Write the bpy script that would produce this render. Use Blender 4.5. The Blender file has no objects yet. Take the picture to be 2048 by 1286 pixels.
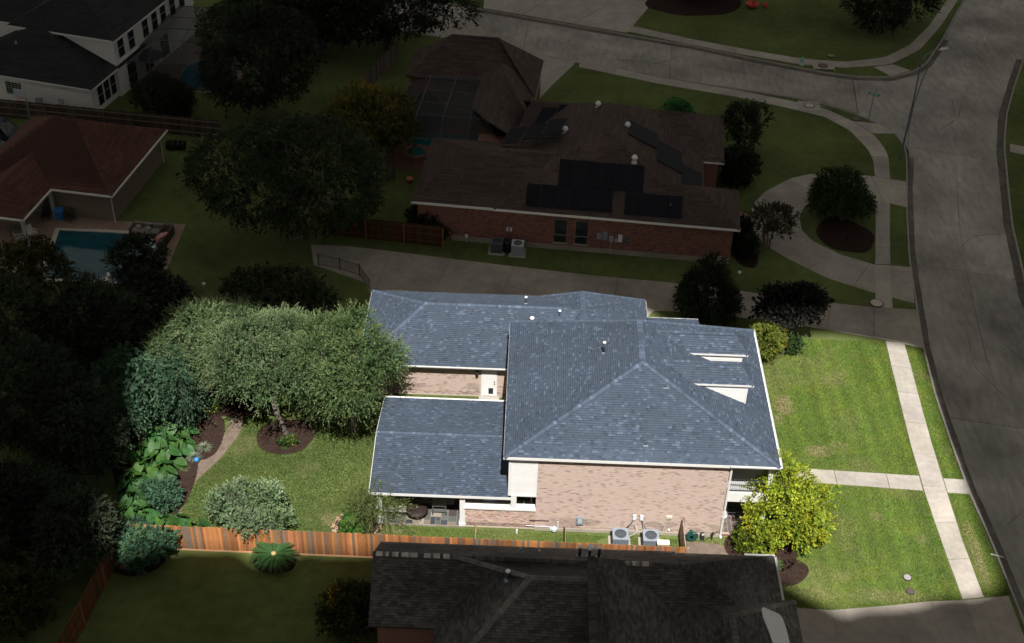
import bpy, math, random
import numpy as np
from mathutils import Matrix, Vector
random.seed(7)
RG = np.random.default_rng(11)
D = bpy.data
SC = bpy.context.scene
COL = SC.collection
R = math.radians

# ------------------------------------------------------------------ camera
cam = D.cameras.new('camera')
cam.sensor_fit = 'HORIZONTAL'
cam.sensor_width = 36.0
cam.lens = 45.222
cam.clip_start = 0.5
cam.clip_end = 4000
cam_ob = D.objects.new('camera', cam)
COL.objects.link(cam_ob)
_p, _r, _y = R(36.80), R(1.825), R(-0.498)
_f = Vector((math.sin(_y)*math.cos(_p), math.cos(_y)*math.cos(_p), -math.sin(_p)))
_rt = Vector((math.cos(_y), -math.sin(_y), 0))
_u = _rt.cross(_f)
_rr = _rt*math.cos(_r) + _u*math.sin(_r)
_uu = -_rt*math.sin(_r) + _u*math.cos(_r)
_m = Matrix((_rr, _uu, -_f)).transposed().to_4x4()
_m.translation = Vector((0, -51.2, 53.0))
cam_ob.matrix_world = _m
SC.camera = cam_ob

# ------------------------------------------------------------------ sky, sun, exposure
SUN_EL, SUN_AZ = R(59), R(6)          # azimuth measured from -y towards +x
S = Vector((math.cos(SUN_EL)*math.sin(SUN_AZ), -math.cos(SUN_EL)*math.cos(SUN_AZ), math.sin(SUN_EL)))
w = D.worlds.new('World')
SC.world = w
w.use_nodes = True
nt = w.node_tree
sky = nt.nodes.new('ShaderNodeTexSky')
sky.sky_type = 'NISHITA'
sky.sun_disc = False
sky.sun_elevation = SUN_EL
sky.sun_rotation = R(180) - SUN_AZ
nt.nodes['Background'].inputs['Strength'].default_value = 0.05
nt.links.new(sky.outputs[0], nt.nodes['Background'].inputs[0])
sl = D.lights.new('sun', 'SUN')
sl.energy = 5.0
sl.angle = R(0.5)
sl.color = (1.0, 0.965, 0.91)
so = D.objects.new('sun', sl)
COL.objects.link(so)
so.location = S*200
so.rotation_euler = S.to_track_quat('Z', 'Y').to_euler()
SC.view_settings.view_transform = 'Standard'
SC.view_settings.look = 'None'
SC.view_settings.exposure = 0.55
SC.view_settings.gamma = 1.0
SC.view_settings.use_curve_mapping = False
SC.render.engine = 'CYCLES'
cy = SC.cycles
cy.use_denoising = True
try:
    cy.denoiser = 'OPENIMAGEDENOISE'
    cy.denoising_input_passes = 'RGB_ALBEDO_NORMAL'
    cy.denoising_prefilter = 'ACCURATE'
except Exception:
    pass
cy.max_bounces = 8
cy.diffuse_bounces = 5
cy.transparent_max_bounces = 12
cy.use_adaptive_sampling = True
cy.adaptive_threshold = 0.008

# ------------------------------------------------------------------ helpers
def rootloc(o):
    while o.parent is not None:
        o = o.parent
    return o.location

def tag(o, label=None, cat=None, group=None, kind=None):
    if label: o['label'] = label
    if cat: o['category'] = cat
    if group: o['group'] = group
    if kind: o['kind'] = kind
    return o

def thing(name, label, cat, loc=(0, 0, 0), rz=0.0, group=None):
    o = D.objects.new(name, None)
    o.empty_display_size = 0.3
    COL.objects.link(o)
    o.location = loc
    o.rotation_euler = (0, 0, rz)
    return tag(o, label, cat, group)

def setting(name, loc=(0, 0, 0)):
    o = D.objects.new(name, None)
    COL.objects.link(o)
    o.location = loc
    o['kind'] = 'structure'
    return o

def vnoise(x, y, s=1.0, seed=0):
    """value noise 0..1, vectorised"""
    x = np.asarray(x, float)*s + seed*17.31
    y = np.asarray(y, float)*s + seed*9.77
    xi, yi = np.floor(x), np.floor(y)
    fx, fy = x - xi, y - yi
    fx, fy = fx*fx*(3-2*fx), fy*fy*(3-2*fy)
    def h(a, b):
        q = np.sin(a*127.1 + b*311.7 + seed*74.7)*43758.5453
        return q - np.floor(q)
    return (h(xi, yi)*(1-fx)+h(xi+1, yi)*fx)*(1-fy) + (h(xi, yi+1)*(1-fx)+h(xi+1, yi+1)*fx)*fy

def fbm(x, y, s=1.0, seed=0, o=4):
    a, t, k = 0.5, 0.0, 0.0
    for i in range(o):
        t = t + a*vnoise(x, y, s, seed+i)
        k += a
        a *= 0.5
        s *= 2.03
    return t/k

def obj(name, me, mat, parent=None):
    o = D.objects.new(name, me)
    COL.objects.link(o)
    if mat is not None and len(me.materials) == 0:
        me.materials.append(mat)
    if parent is not None:
        o.parent = parent
    return o

class MB:
    """collects faces (world or local coordinates), with one colour per face"""
    def __init__(self):
        self.v, self.f, self.c = [], [], []
        self.col = (1, 1, 1)
    def face(self, pts, col=None):
        n = len(self.v)
        self.v.extend([tuple(p) for p in pts])
        self.f.append(tuple(range(n, n+len(pts))))
        self.c.append(col or self.col)
        return self
    def box(self, x0, x1, y0, y1, z0, z1, col=None, skip=''):
        a = [(x0,y0,z0),(x1,y0,z0),(x1,y1,z0),(x0,y1,z0),(x0,y0,z1),(x1,y0,z1),(x1,y1,z1),(x0,y1,z1)]
        self.hexa(a, col, skip)
        return self
    def hexa(self, a, col=None, skip=''):
        n = len(self.v)
        self.v.extend([tuple(p) for p in a])
        for k, q in (('b',(3,2,1,0)),('t',(4,5,6,7)),('s',(0,1,5,4)),('e',(1,2,6,5)),('n',(2,3,7,6)),('w',(3,0,4,7))):
            if k not in skip:
                self.f.append(tuple(n+i for i in q))
                self.c.append(col or self.col)
        return self
    def prism(self, poly, z0, z1, col=None, bottom=True):
        n = len(poly)
        b = len(self.v)
        ar = sum(poly[i][0]*poly[(i+1) % n][1]-poly[(i+1) % n][0]*poly[i][1] for i in range(n))
        if ar < 0:
            poly = list(reversed(poly))
        self.v.extend([(p[0], p[1], z0) for p in poly])
        self.v.extend([(p[0], p[1], z1) for p in poly])
        self.f.append(tuple(range(b+n, b+2*n)))
        self.c.append(col or self.col)
        if bottom:
            self.f.append(tuple(range(b+n-1, b-1, -1)))
            self.c.append(col or self.col)
        for i in range(n):
            j = (i+1) % n
            self.f.append((b+i, b+j, b+n+j, b+n+i))
            self.c.append(col or self.col)
        return self
    def tube(self, pts, r, n=6, col=None, cap=True):
        """round bar along pts; r a number or a list"""
        pts = [Vector(p) for p in pts]
        rs = r if isinstance(r, (list, tuple)) else [r]*len(pts)
        b = len(self.v)
        ref = None
        for i, p in enumerate(pts):
            d = (pts[min(i+1, len(pts)-1)] - pts[max(i-1, 0)])
            if d.length < 1e-9: d = Vector((0, 0, 1))
            d.normalize()
            if ref is None:
                ref = Vector((1, 0, 0)) if abs(d.x) < 0.9 else Vector((0, 1, 0))
            a = d.cross(ref).normalized()
            ref = a.cross(d).normalized()
            for k in range(n):
                t = 2*math.pi*k/n
                self.v.append(tuple(p + (a*math.cos(t) + ref*math.sin(t))*rs[i]))
        for i in range(len(pts)-1):
            for k in range(n):
                k2 = (k+1) % n
                self.f.append((b+i*n+k, b+i*n+k2, b+(i+1)*n+k2, b+(i+1)*n+k))
                self.c.append(col or self.col)
        if cap:
            self.f.append(tuple(b+k for k in range(n-1, -1, -1)))
            self.f.append(tuple(b+(len(pts)-1)*n+k for k in range(n)))
            self.c += [col or self.col]*2
        return self
    def lathe(self, prof, c=(0, 0, 0), n=16, col=None):
        """prof: list of (radius, z); revolved about z at c"""
        b = len(self.v)
        for r_, z in prof:
            for k in range(n):
                t = 2*math.pi*k/n
                self.v.append((c[0]+r_*math.cos(t), c[1]+r_*math.sin(t), c[2]+z))
        for i in range(len(prof)-1):
            for k in range(n):
                k2 = (k+1) % n
                self.f.append((b+i*n+k, b+i*n+k2, b+(i+1)*n+k2, b+(i+1)*n+k))
                self.c.append(col or self.col)
        self.f.append(tuple(b+k for k in range(n-1, -1, -1)))
        self.f.append(tuple(b+(len(prof)-1)*n+k for k in range(n)))
        self.c += [col or self.col]*2
        return self
    def ball(self, c, rx, ry, rz, nu=12, nv=8, col=None):
        b = len(self.v)
        for i in range(nv+1):
            t = math.pi*i/nv
            for k in range(nu):
                p = 2*math.pi*k/nu
                self.v.append((c[0]+rx*math.sin(t)*math.cos(p), c[1]+ry*math.sin(t)*math.sin(p), c[2]-rz*math.cos(t)))
        for i in range(nv):
            for k in range(nu):
                k2 = (k+1) % nu
                self.f.append((b+i*nu+k, b+i*nu+k2, b+(i+1)*nu+k2, b+(i+1)*nu+k))
                self.c.append(col or self.col)
        return self
    def mesh(self, name, off=(0, 0, 0), smooth=False):
        me = D.meshes.new(name)
        vv = np.array(self.v, float) - np.array(off, float)
        me.from_pydata(vv.tolist(), [], self.f)
        if self.f:
            a = me.color_attributes.new('Col', 'FLOAT_COLOR', 'CORNER')
            n = np.array([len(f) for f in self.f])
            cc = np.ones((len(self.c), 4))
            cc[:, :3] = np.array([c[:3] for c in self.c])
            a.data.foreach_set('color', np.repeat(cc, n, axis=0).ravel())
        if smooth:
            me.polygons.foreach_set('use_smooth', [True]*len(me.polygons))
        me.update()
        return me
    def build(self, name, mat, parent=None, smooth=False, local=False):
        off = (0, 0, 0) if (local or parent is None) else tuple(rootloc(parent))
        return obj(name, self.mesh(name, off, smooth), mat, parent)

def quads_mesh(name, V, C=None, k=4):
    """V: (n,k,3) loose faces; C: (n,3) colours"""
    n = len(V)
    me = D.meshes.new(name)
    me.vertices.add(n*k)
    me.vertices.foreach_set('co', np.ascontiguousarray(V, dtype=np.float32).ravel())
    me.loops.add(n*k)
    me.loops.foreach_set('vertex_index', np.arange(n*k, dtype=np.int32))
    me.polygons.add(n)
    me.polygons.foreach_set('loop_start', np.arange(0, n*k, k, dtype=np.int32))
    me.polygons.foreach_set('loop_total', np.full(n, k, dtype=np.int32))
    if C is not None:
        a = me.color_attributes.new('Col', 'FLOAT_COLOR', 'CORNER')
        cc = np.ones((n, 4), np.float32)
        cc[:, :3] = C
        a.data.foreach_set('color', np.repeat(cc, k, axis=0).ravel())
    me.update(calc_edges=True)
    return me

def copy_tree(o, parent=None):
    c = o.copy()
    COL.objects.link(c)
    if parent is not None: c.parent = parent
    for ch in list(o.children):
        copy_tree(ch, c)
    return c

# ------------------------------------------------------------------ materials
def mat(name, col, rough=0.85, var=0.12, scale=2.0, attr=False, bump=0.0, bscale=40.0, spec=0.25, metal=0.0,
        col2=None, detail=6.0, big=None, aniso=None, trans=0.0):
    """principled surface; col is varied by noise (towards col2 or by +-var), times the colour attribute if attr"""
    m = D.materials.new(name)
    m.use_nodes = True
    t = m.node_tree
    N, L = t.nodes, t.links
    bs = N['Principled BSDF']
    bs.inputs['Roughness'].default_value = rough
    bs.inputs['Specular IOR Level'].default_value = spec
    bs.inputs['Metallic'].default_value = metal
    tc = N.new('ShaderNodeTexCoord')
    vec = tc.outputs['Object']
    if aniso:
        mp = N.new('ShaderNodeMapping')
        mp.inputs['Scale'].default_value = aniso
        L.new(vec, mp.inputs[0]); vec = mp.outputs[0]
    nz = N.new('ShaderNodeTexNoise')
    nz.inputs['Scale'].default_value = scale
    nz.inputs['Detail'].default_value = detail
    nz.inputs['Roughness'].default_value = 0.65
    L.new(vec, nz.inputs['Vector'])
    cr = N.new('ShaderNodeValToRGB')
    cr.color_ramp.elements[0].position = 0.3
    cr.color_ramp.elements[1].position = 0.7
    a = tuple(c*(1-var) for c in col) if col2 is None else col
    b = tuple(min(1, c*(1+var)) for c in col) if col2 is None else col2
    cr.color_ramp.elements[0].color = (*a, 1)
    cr.color_ramp.elements[1].color = (*b, 1)
    L.new(nz.outputs['Fac'], cr.inputs[0])
    out = cr.outputs[0]
    if big:                                   # (scale, amount): slow large stains
        n2 = N.new('ShaderNodeTexNoise')
        n2.inputs['Scale'].default_value = big[0]
        n2.inputs['Detail'].default_value = 4
        L.new(tc.outputs['Object'], n2.inputs['Vector'])
        mr = N.new('ShaderNodeMapRange')
        mr.inputs['From Min'].default_value = 0.3
        mr.inputs['From Max'].default_value = 0.7
        mr.inputs['To Min'].default_value = 1-big[1]
        mr.inputs['To Max'].default_value = 1+big[1]
        L.new(n2.outputs['Fac'], mr.inputs['Value'])
        mx = N.new('ShaderNodeMix'); mx.data_type = 'RGBA'; mx.blend_type = 'MULTIPLY'
        mx.inputs['Factor'].default_value = 1
        L.new(out, mx.inputs['A']); L.new(mr.outputs[0], mx.inputs['B'])
        out = mx.outputs['Result']
    if attr:
        at = N.new('ShaderNodeAttribute')
        at.attribute_name = 'Col'
        mx = N.new('ShaderNodeMix'); mx.data_type = 'RGBA'; mx.blend_type = 'MULTIPLY'
        mx.inputs['Factor'].default_value = 1
        L.new(out, mx.inputs['A']); L.new(at.outputs['Color'], mx.inputs['B'])
        out = mx.outputs['Result']
    L.new(out, bs.inputs['Base Color'])
    if bump:
        n3 = N.new('ShaderNodeTexNoise')
        n3.inputs['Scale'].default_value = bscale
        n3.inputs['Detail'].default_value = 4
        L.new(vec, n3.inputs['Vector'])
        bp = N.new('ShaderNodeBump')
        bp.inputs['Strength'].default_value = bump
        bp.inputs['Distance'].default_value = 0.03
        L.new(n3.outputs['Fac'], bp.inputs['Height'])
        L.new(bp.outputs[0], bs.inputs['Normal'])
    if trans:
        tr = N.new('ShaderNodeBsdfTranslucent')
        L.new(out, tr.inputs['Color'])
        ms = N.new('ShaderNodeMixShader')
        ms.inputs[0].default_value = trans
        L.new(bs.outputs[0], ms.inputs[1]); L.new(tr.outputs[0], ms.inputs[2])
        L.new(ms.outputs[0], N['Material Output'].inputs['Surface'])
    return m

m_grass = mat('lawn_grass', (0.072, 0.105, 0.030), 0.95, col2=(0.125, 0.145, 0.050), scale=1.3, bump=0.9, bscale=26, detail=10, big=(0.16, 0.3), spec=0.1)
m_blade = mat('grass_blade', (1, 1, 1), 0.9, var=0.0, attr=True, trans=0.25, spec=0.05)
m_conc = mat('pale_concrete', (0.385, 0.352, 0.315), 0.9, var=0.13, scale=3, bump=0.25, bscale=60, big=(0.5, 0.16), attr=True)
m_road = mat('road_concrete', (0.33, 0.305, 0.28), 0.9, var=0.2, scale=1.1, bump=0.3, bscale=50, big=(0.16, 0.38), attr=True, aniso=(2.2, 0.6, 1))
m_drive = mat('drive_concrete', (0.32, 0.285, 0.25), 0.88, var=0.14, scale=1.4, bump=0.25, bscale=50, big=(0.25, 0.28), attr=True)
m_kerb = mat('kerb_concrete', (0.33, 0.30, 0.27), 0.9, var=0.2, scale=1.5, bump=0.3, bscale=40)
m_mulch = mat('dark_mulch', (0.022, 0.014, 0.011), 0.95, col2=(0.058, 0.036, 0.028), scale=9, bump=1.0, bscale=18, spec=0.1)
m_dirt = mat('bare_path', (0.165, 0.125, 0.10), 0.95, var=0.25, scale=2.5, bump=0.5, bscale=30)
m_blue_sh = mat('blue_grey_shingle', (0.055, 0.074, 0.109), 0.8, var=0.16, scale=30, attr=True, bump=0.5, bscale=220, spec=0.3, big=(0.22, 0.10))
m_brown_sh = mat('brown_shingle', (0.080, 0.058, 0.051), 0.85, var=0.2, scale=4, attr=True, bump=0.4, bscale=160, big=(0.3, 0.2))
m_black_sh = mat('weathered_dark_shingle', (0.088, 0.081, 0.079), 0.85, var=0.22, scale=3, attr=True, bump=0.4, bscale=160, big=(0.22, 0.42))
m_red_sh = mat('red_brown_shingle', (0.095, 0.042, 0.032), 0.85, var=0.2, scale=4, attr=True, bump=0.4, bscale=160)
m_char_sh = mat('charcoal_shingle', (0.024, 0.024, 0.027), 0.85, var=0.2, scale=4, attr=True, bump=0.4, bscale=160)
m_brick = mat('beige_brick', (0.525, 0.415, 0.365), 0.9, var=0.06, scale=14, attr=True, bump=0.4, bscale=90)
m_redbrick = mat('red_brick', (0.255, 0.125, 0.10), 0.9, var=0.15, scale=12, attr=True, bump=0.4, bscale=90)
m_mortar = mat('mortar', (0.56, 0.46, 0.39), 0.95, var=0.12, scale=8)
m_white = mat('white_paint', (0.72, 0.715, 0.70), 0.55, var=0.03, scale=3, attr=True)
m_cream = mat('cream_wall', (0.78, 0.75, 0.73), 0.85, var=0.07, scale=4, bump=0.2, bscale=60)
m_taupe = mat('taupe_wall', (0.21, 0.165, 0.13), 0.85, var=0.06, scale=3)
m_cedar = mat('cedar_board', (0.36, 0.15, 0.062), 0.85, var=0.28, scale=3, attr=True, aniso=(14, 14, 1.2), bump=0.35, bscale=10)
m_greywood = mat('grey_weathered_wood', (0.16, 0.12, 0.10), 0.9, var=0.3, scale=3, attr=True, aniso=(12, 12, 1.5))
m_metal = mat('grey_metal', (0.34, 0.37, 0.40), 0.45, var=0.1, scale=6, metal=0.6, spec=0.5, attr=True)
m_dkmetal = mat('dark_metal', (0.03, 0.033, 0.038), 0.5, var=0.2, scale=6, attr=True, spec=0.4)
m_glass = mat('dark_glass', (0.018, 0.026, 0.032), 0.06, var=0.3, scale=1.5, spec=0.7)
m_black = mat('black_rubber', (0.014, 0.014, 0.015), 0.6, var=0.2, scale=6)
m_panel = mat('solar_black', (0.008, 0.009, 0.013), 0.5, var=0.2, scale=3, spec=0.12, attr=True)
m_slate = mat('slate_tile', (1, 1, 1), 0.75, var=0.14, scale=5, attr=True, bump=0.2, bscale=30)
m_plain = mat('painted_plain', (1, 1, 1), 0.6, var=0.06, scale=8, attr=True)
m_leaf = mat('leaf', (1, 1, 1), 0.6, var=0.0, attr=True, trans=0.38, spec=0.2)
m_bigleaf = mat('broad_leaf', (0.050, 0.122, 0.030), 0.5, var=0.35, scale=2.5, trans=0.25, spec=0.25, attr=True)
m_bark = mat('bark', (0.15, 0.125, 0.105), 0.95, var=0.35, scale=5, aniso=(3, 3, 0.7), bump=0.8, bscale=12)
m_pool = mat('pool_water', (0.012, 0.075, 0.10), 0.06, var=0.25, scale=0.6, spec=0.6)
m_pool_teal = mat('teal_pool_water', (0.014, 0.19, 0.17), 0.06, var=0.25, scale=0.6, spec=0.6)
m_pool_blue = mat('blue_pool_water', (0.02, 0.20, 0.34), 0.06, var=0.25, scale=0.6, spec=0.6)
m_pebble = mat('pebble', (0.36, 0.27, 0.19), 0.8, var=0.3, scale=5, attr=True)

# ------------------------------------------------------------------ added unseen light blocker, its gap shaped to sun only the lit lot
def sun_blocker_deck():
    H = 110.0
    sh = Vector((S.x/S.z*H, S.y/S.z*H))
    gap = [(-10.5,22.2),(-4,22.2),(3,22.2),(8.6,22.0),(10.6,19.6),(14.5,18.9),(18.5,19.7),(24.5,18.9),(26.9,18.3),(26.85,12),(26.65,5),(26.85,0),
           (26.95,-3.0),(24,-3.8),(20.5,-4.5),(17.2,-5.5),(15.6,-6.8),(14.3,-7.2),(13.75,-5.8),(13.75,-2.8),(13.2,-2.0),(9,-1.95),(0,-1.9),(-6.6,-2.0),(-8,-2.2),(-11.7,-2.25),(-12.2,-3.5),(-13.8,-3.5),(-14.4,-2.25),(-18.3,-2.25),(-19.0,-3.9),(-21.2,-3.9),
           (-21.9,-1),(-22.2,4),(-23.0,9),(-22.6,13),(-19.5,16.0),(-14.5,16.4),(-11.2,17.4),(-10.5,18.6)]
    pts = []
    n = len(gap)
    for i in range(n):
        a, b = gap[i], gap[(i+1) % n]
        k = max(2, int(math.hypot(b[0]-a[0], b[1]-a[1])/0.9))
        for j in range(k):
            t = j/k
            pts.append((a[0]+(b[0]-a[0])*t, a[1]+(b[1]-a[1])*t))
    P = np.array(pts)
    P = (np.roll(P, 1, 0) + 2*P + np.roll(P, -1, 0))/4
    P += np.stack([fbm(P[:,0], P[:,1], 0.5, 3)-0.5, fbm(P[:,0], P[:,1], 0.5, 8)-0.5], 1)*0.9
    P += np.array([sh.x, sh.y])
    c = P.mean(0)
    d = P - c
    ang = np.arctan2(d[:,1], d[:,0])
    n = len(P)
    outer = c + np.stack([np.cos(ang), np.sin(ang)], 1)*1400
    ts = [0, .0012, .004, .010, .02, .04, .075, .13, .21, .32, .5, .75, 1.0]
    V, F = [], []
    for top in (0, 1):
        for i, t in enumerate(ts):
            Q = P*(1-t) + outer*t
            far = np.linalg.norm(Q-P, axis=1)
            nz = fbm(Q[:,0], Q[:,1], 0.03, 5, 5)
            edge = np.clip(far/90, 0, 1)**1.15
            z = H + (edge*(9 + 26*nz) if top else edge*(nz-0.5)*9)
            if i == len(ts)-1: z = np.full(n, H+6.0)
            V.append(np.column_stack([Q, z]))
    V = np.concatenate(V)
    K = len(ts)
    for top in (0, 1):
        o = top*K*n
        for i in range(K-1):
            for k in range(n):
                k2 = (k+1) % n
                q = (o+i*n+k, o+i*n+k2, o+(i+1)*n+k2, o+(i+1)*n+k)
                F.append(q if top else q[::-1])
    me = D.meshes.new('sun_blocker')
    me.from_pydata(V.tolist(), [], F)
    m = D.materials.new('sun_blocker_grey')
    m.use_nodes = True
    N, L = m.node_tree.nodes, m.node_tree.links
    df = N.new('ShaderNodeBsdfDiffuse'); df.inputs[0].default_value = (0.85, 0.85, 0.86, 1)
    tr = N.new('ShaderNodeBsdfTranslucent'); tr.inputs[0].default_value = (0.88, 0.86, 0.84, 1)
    mx = N.new('ShaderNodeMixShader'); mx.inputs[0].default_value = 0.27
    L.new(df.outputs[0], mx.inputs[1]); L.new(tr.outputs[0], mx.inputs[2])
    L.new(mx.outputs[0], N['Material Output'].inputs[0])
    o = obj('sun_blocker', me, m)
    o['kind'] = 'stuff'
    me.polygons.foreach_set('use_smooth', [True]*len(me.polygons))
sun_blocker_deck()
# ------------------------------------------------------------------ ground, roads, pavements
def resample(pl, n):
    P = np.array(pl, float)
    s = np.concatenate([[0], np.cumsum(np.hypot(*(np.diff(P, axis=0)).T))])
    t = np.linspace(0, s[-1], n)
    return np.column_stack([np.interp(t, s, P[:, 0]), np.interp(t, s, P[:, 1])])

def smooth(pl, n, it=2):
    Q = resample(pl, n)
    for _ in range(it):
        Q[1:-1] = (Q[:-2] + 2*Q[1:-1] + Q[2:])/4
    return Q

def strip_slabs(parent, name, left, right, cuts, z0, z1, material, lanes=1, n=121, gap=0.02, tint=0.11):
    """concrete strip between two polylines, poured as slabs with open joints; cuts: fractions 0..1"""
    A, B = smooth(left, n), smooth(right, n)
    k = 0
    for a, b in zip(cuts[:-1], cuts[1:]):
        ia, ib = int(round(a*(n-1))), int(round(b*(n-1)))
        for l in range(lanes):
            t0, t1 = l/lanes, (l+1)/lanes
            la = A[ia:ib+1]*(1-t0) + B[ia:ib+1]*t0
            lb = A[ia:ib+1]*(1-t1) + B[ia:ib+1]*t1
            c = (la.mean(0)+lb.mean(0))/2
            def shrink(Q):
                d = c - Q
                ln = np.linalg.norm(d, axis=1, keepdims=True)
                return Q + d/np.maximum(ln, 1e-6)*gap
            poly = np.concatenate([shrink(la), shrink(lb)[::-1]])
            m = MB()
            q = random.uniform(1-tint, 1+tint)
            m.col = (q, q*random.uniform(0.985, 1.01), q*random.uniform(0.96, 1.01))
            dz = random.uniform(-0.004, 0.004)
            m.prism([tuple(p) for p in poly], z0, z1+dz)
            m.build(name, material, parent)
            k += 1

def poly_piece(parent, name, poly, z0, z1, material, col=None, kind=None):
    m = MB()
    if col: m.col = col
    m.prism(poly, z0, z1)
    o = m.build(name, material, parent)
    if kind: o['kind'] = kind
    return o

def kerb(pl, n=160, w=0.16, z0=-0.15, z1=0.012, side=1):
    Q = smooth(pl, n)
    T = np.gradient(Q, axis=0)
    T /= np.linalg.norm(T, axis=1, keepdims=True)
    Nn = np.column_stack([-T[:, 1], T[:, 0]])*side
    O = Q + Nn*w
    m = MB()
    for i in range(n-1):
        q = 0.93+0.14*float(fbm(Q[i, 0], Q[i, 1], 0.6, 4))
        a = [(*Q[i], z0), (*Q[i+1], z0), (*O[i+1], z0), (*O[i], z0), (*(Q[i]+Nn[i]*0.03), z1), (*(Q[i+1]+Nn[i+1]*0.03), z1), (*O[i+1], z1), (*O[i], z1)]
        m.hexa(a, (q, q, q), skip='ew' if 0 < i < n-2 else '')
    o = m.build('kerb', m_kerb)
    o['kind'] = 'structure'

poly_piece(None, 'ground', [(-700, -300), (700, -300), (700, 900), (-700, 900)], -1.2, -0.30, m_grass, kind='structure')

RL = [(27.6, -45), (27.4, -6), (27.25, 0.5), (27.0, 4.5), (27.0, 8.7), (27.1, 13.5), (27.5, 18.8), (28.2, 24.1), (28.9, 29.3), (30.1, 35.7), (31.3, 41.2), (32.3, 45.4), (33.3, 50), (34.9, 55), (36.8, 60), (38.7, 64.5), (41.0, 69.3), (45.7, 79.5), (50.4, 90), (60, 112)]
RRt = [(35.7, -45), (35.4, -6), (35.2, 0.5), (35.1, 8.7), (35.4, 16.6), (36.3, 24.5), (36.9, 28.5), (37.9, 34.7), (39.3, 40.9), (40.9, 47.7), (42.7, 53.4), (45.2, 59.6), (47.6, 65.1), (51.7, 74.9), (58.2, 89.0), (67, 108)]
SLo = [(-70, 85.5), (-15, 67.5), (-1.0, 62.8), (4.2, 61.0), (12.5, 58.2), (19.3, 56.5), (24.1, 55.2), (26.7, 54.1), (29.3, 52.3)]
SUp = [(-70, 94.0), (-15, 75.6), (-5.9, 72.6), (1.8, 70.0), (9.5, 67.4), (15.4, 65.5), (21.0, 63.1), (27.3, 60.7), (30.2, 59.9)]
road = setting('road')
strip_slabs(road, 'road_slab', RL, RRt, [0, .126, .235, .345, .455, .565, .67, .78, .89, 1], -0.42, -0.13, m_road, lanes=2, n=241)
side = setting('side_street')
strip_slabs(side, 'road_slab', SLo, SUp, [0, .14, .28, .42, .56, .695, .835, 1], -0.42, -0.128, m_road, lanes=2, n=181)
poly_piece(side, 'road_slab', [(29.35, 52.28), (30.8, 50.75), (31.8, 49.4), (32.3, 47.6), (32.45, 46.1), (33.25, 50), (34.85, 55), (36.7, 60), (38.6, 64.4), (37.9, 63.3), (36.4, 61.5), (33.7, 60.0), (30.25, 59.85)], -0.42, -0.137, m_road)
kerb([(27.6, -45), (27.4, -6), (27.25, 0.5), (27.0, 4.5), (27.0, 8.7), (27.1, 13.5), (27.5, 18.8), (28.2, 24.1), (28.9, 29.3), (30.1, 35.7), (31.3, 41.2), (32.2, 45.4), (32.3, 47.5), (31.8, 49.5), (30.8, 50.8), (29.3, 52.3), (26.7, 54.1), (24.1, 55.2), (19.3, 56.5), (12.5, 58.2), (4.2, 61.0), (-1.0, 62.8), (-15, 67.5), (-70, 85.5)], 300, side=1)
kerb([(-70, 94.0), (-15, 75.6), (-5.9, 72.6), (1.8, 70.0), (9.5, 67.4), (15.4, 65.5), (21.0, 63.1), (27.3, 60.7), (30.2, 59.9), (33.7, 60.0), (36.4, 61.5), (38.0, 63.4), (41.0, 69.3), (45.7, 79.5), (50.4, 90), (60, 112)], 260, side=1)
kerb(RRt, 240, side=-1)

def gutter_strip(pl, w, side, n=200, z=-0.124):
    Q = smooth(pl, n)
    T = np.gradient(Q, axis=0); T /= np.linalg.norm(T, axis=1, keepdims=True)
    Nn = np.column_stack([-T[:, 1], T[:, 0]])*side
    A = Q + Nn*.01; B = Q + Nn*w*(0.8+.4*fbm(Q[:, 0], Q[:, 1], .5, 2))[:, None]
    m = MB()
    for i in range(n-1):
        s = .36+.34*float(fbm(Q[i, 0], Q[i, 1], .35, 6))
        m.hexa([(*A[i], -.2), (*A[i+1], -.2), (*B[i+1], -.2), (*B[i], -.2), (*A[i], z), (*A[i+1], z), (*B[i+1], z), (*B[i], z)], (s, s*.97, s*.94), skip='bew')
    o = m.build('gutter', m_kerb2); o['kind'] = 'structure'
m_kerb2 = mat('stained_gutter', (0.24, 0.22, 0.2), 0.9, var=0.3, scale=1.5, attr=True)
gutter_strip([(27.6, -45), (27.4, -6), (27.25, 0.5), (27.0, 4.5), (27.0, 8.7), (27.1, 13.5), (27.5, 18.8), (28.2, 24.1), (28.9, 29.3), (30.1, 35.7), (31.3, 41.2), (32.2, 45.0)], .42, -1)
gutter_strip([(35.7, -45), (35.4, -6), (35.2, 0.5), (35.1, 8.7), (35.4, 16.6), (36.3, 24.5), (36.9, 28.5), (37.9, 34.7), (39.3, 40.9), (40.9, 47.7), (42.7, 53.4), (45.2, 59.6), (47.6, 65.1)], .55, 1)
gutter_strip([(-5.9, 72.6), (1.8, 70.0), (9.5, 67.4), (15.4, 65.5), (21.0, 63.1), (27.3, 60.7), (30.2, 59.9), (33.7, 60.0), (36.4, 61.5), (38.0, 63.4), (41.0, 69.3)], .5, -1)
gutter_strip([(-15, 67.5), (-1.0, 62.8), (4.2, 61.0), (12.5, 58.2), (19.3, 56.5), (24.1, 55.2), (26.7, 54.1), (29.3, 52.3)], .3, 1)

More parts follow.
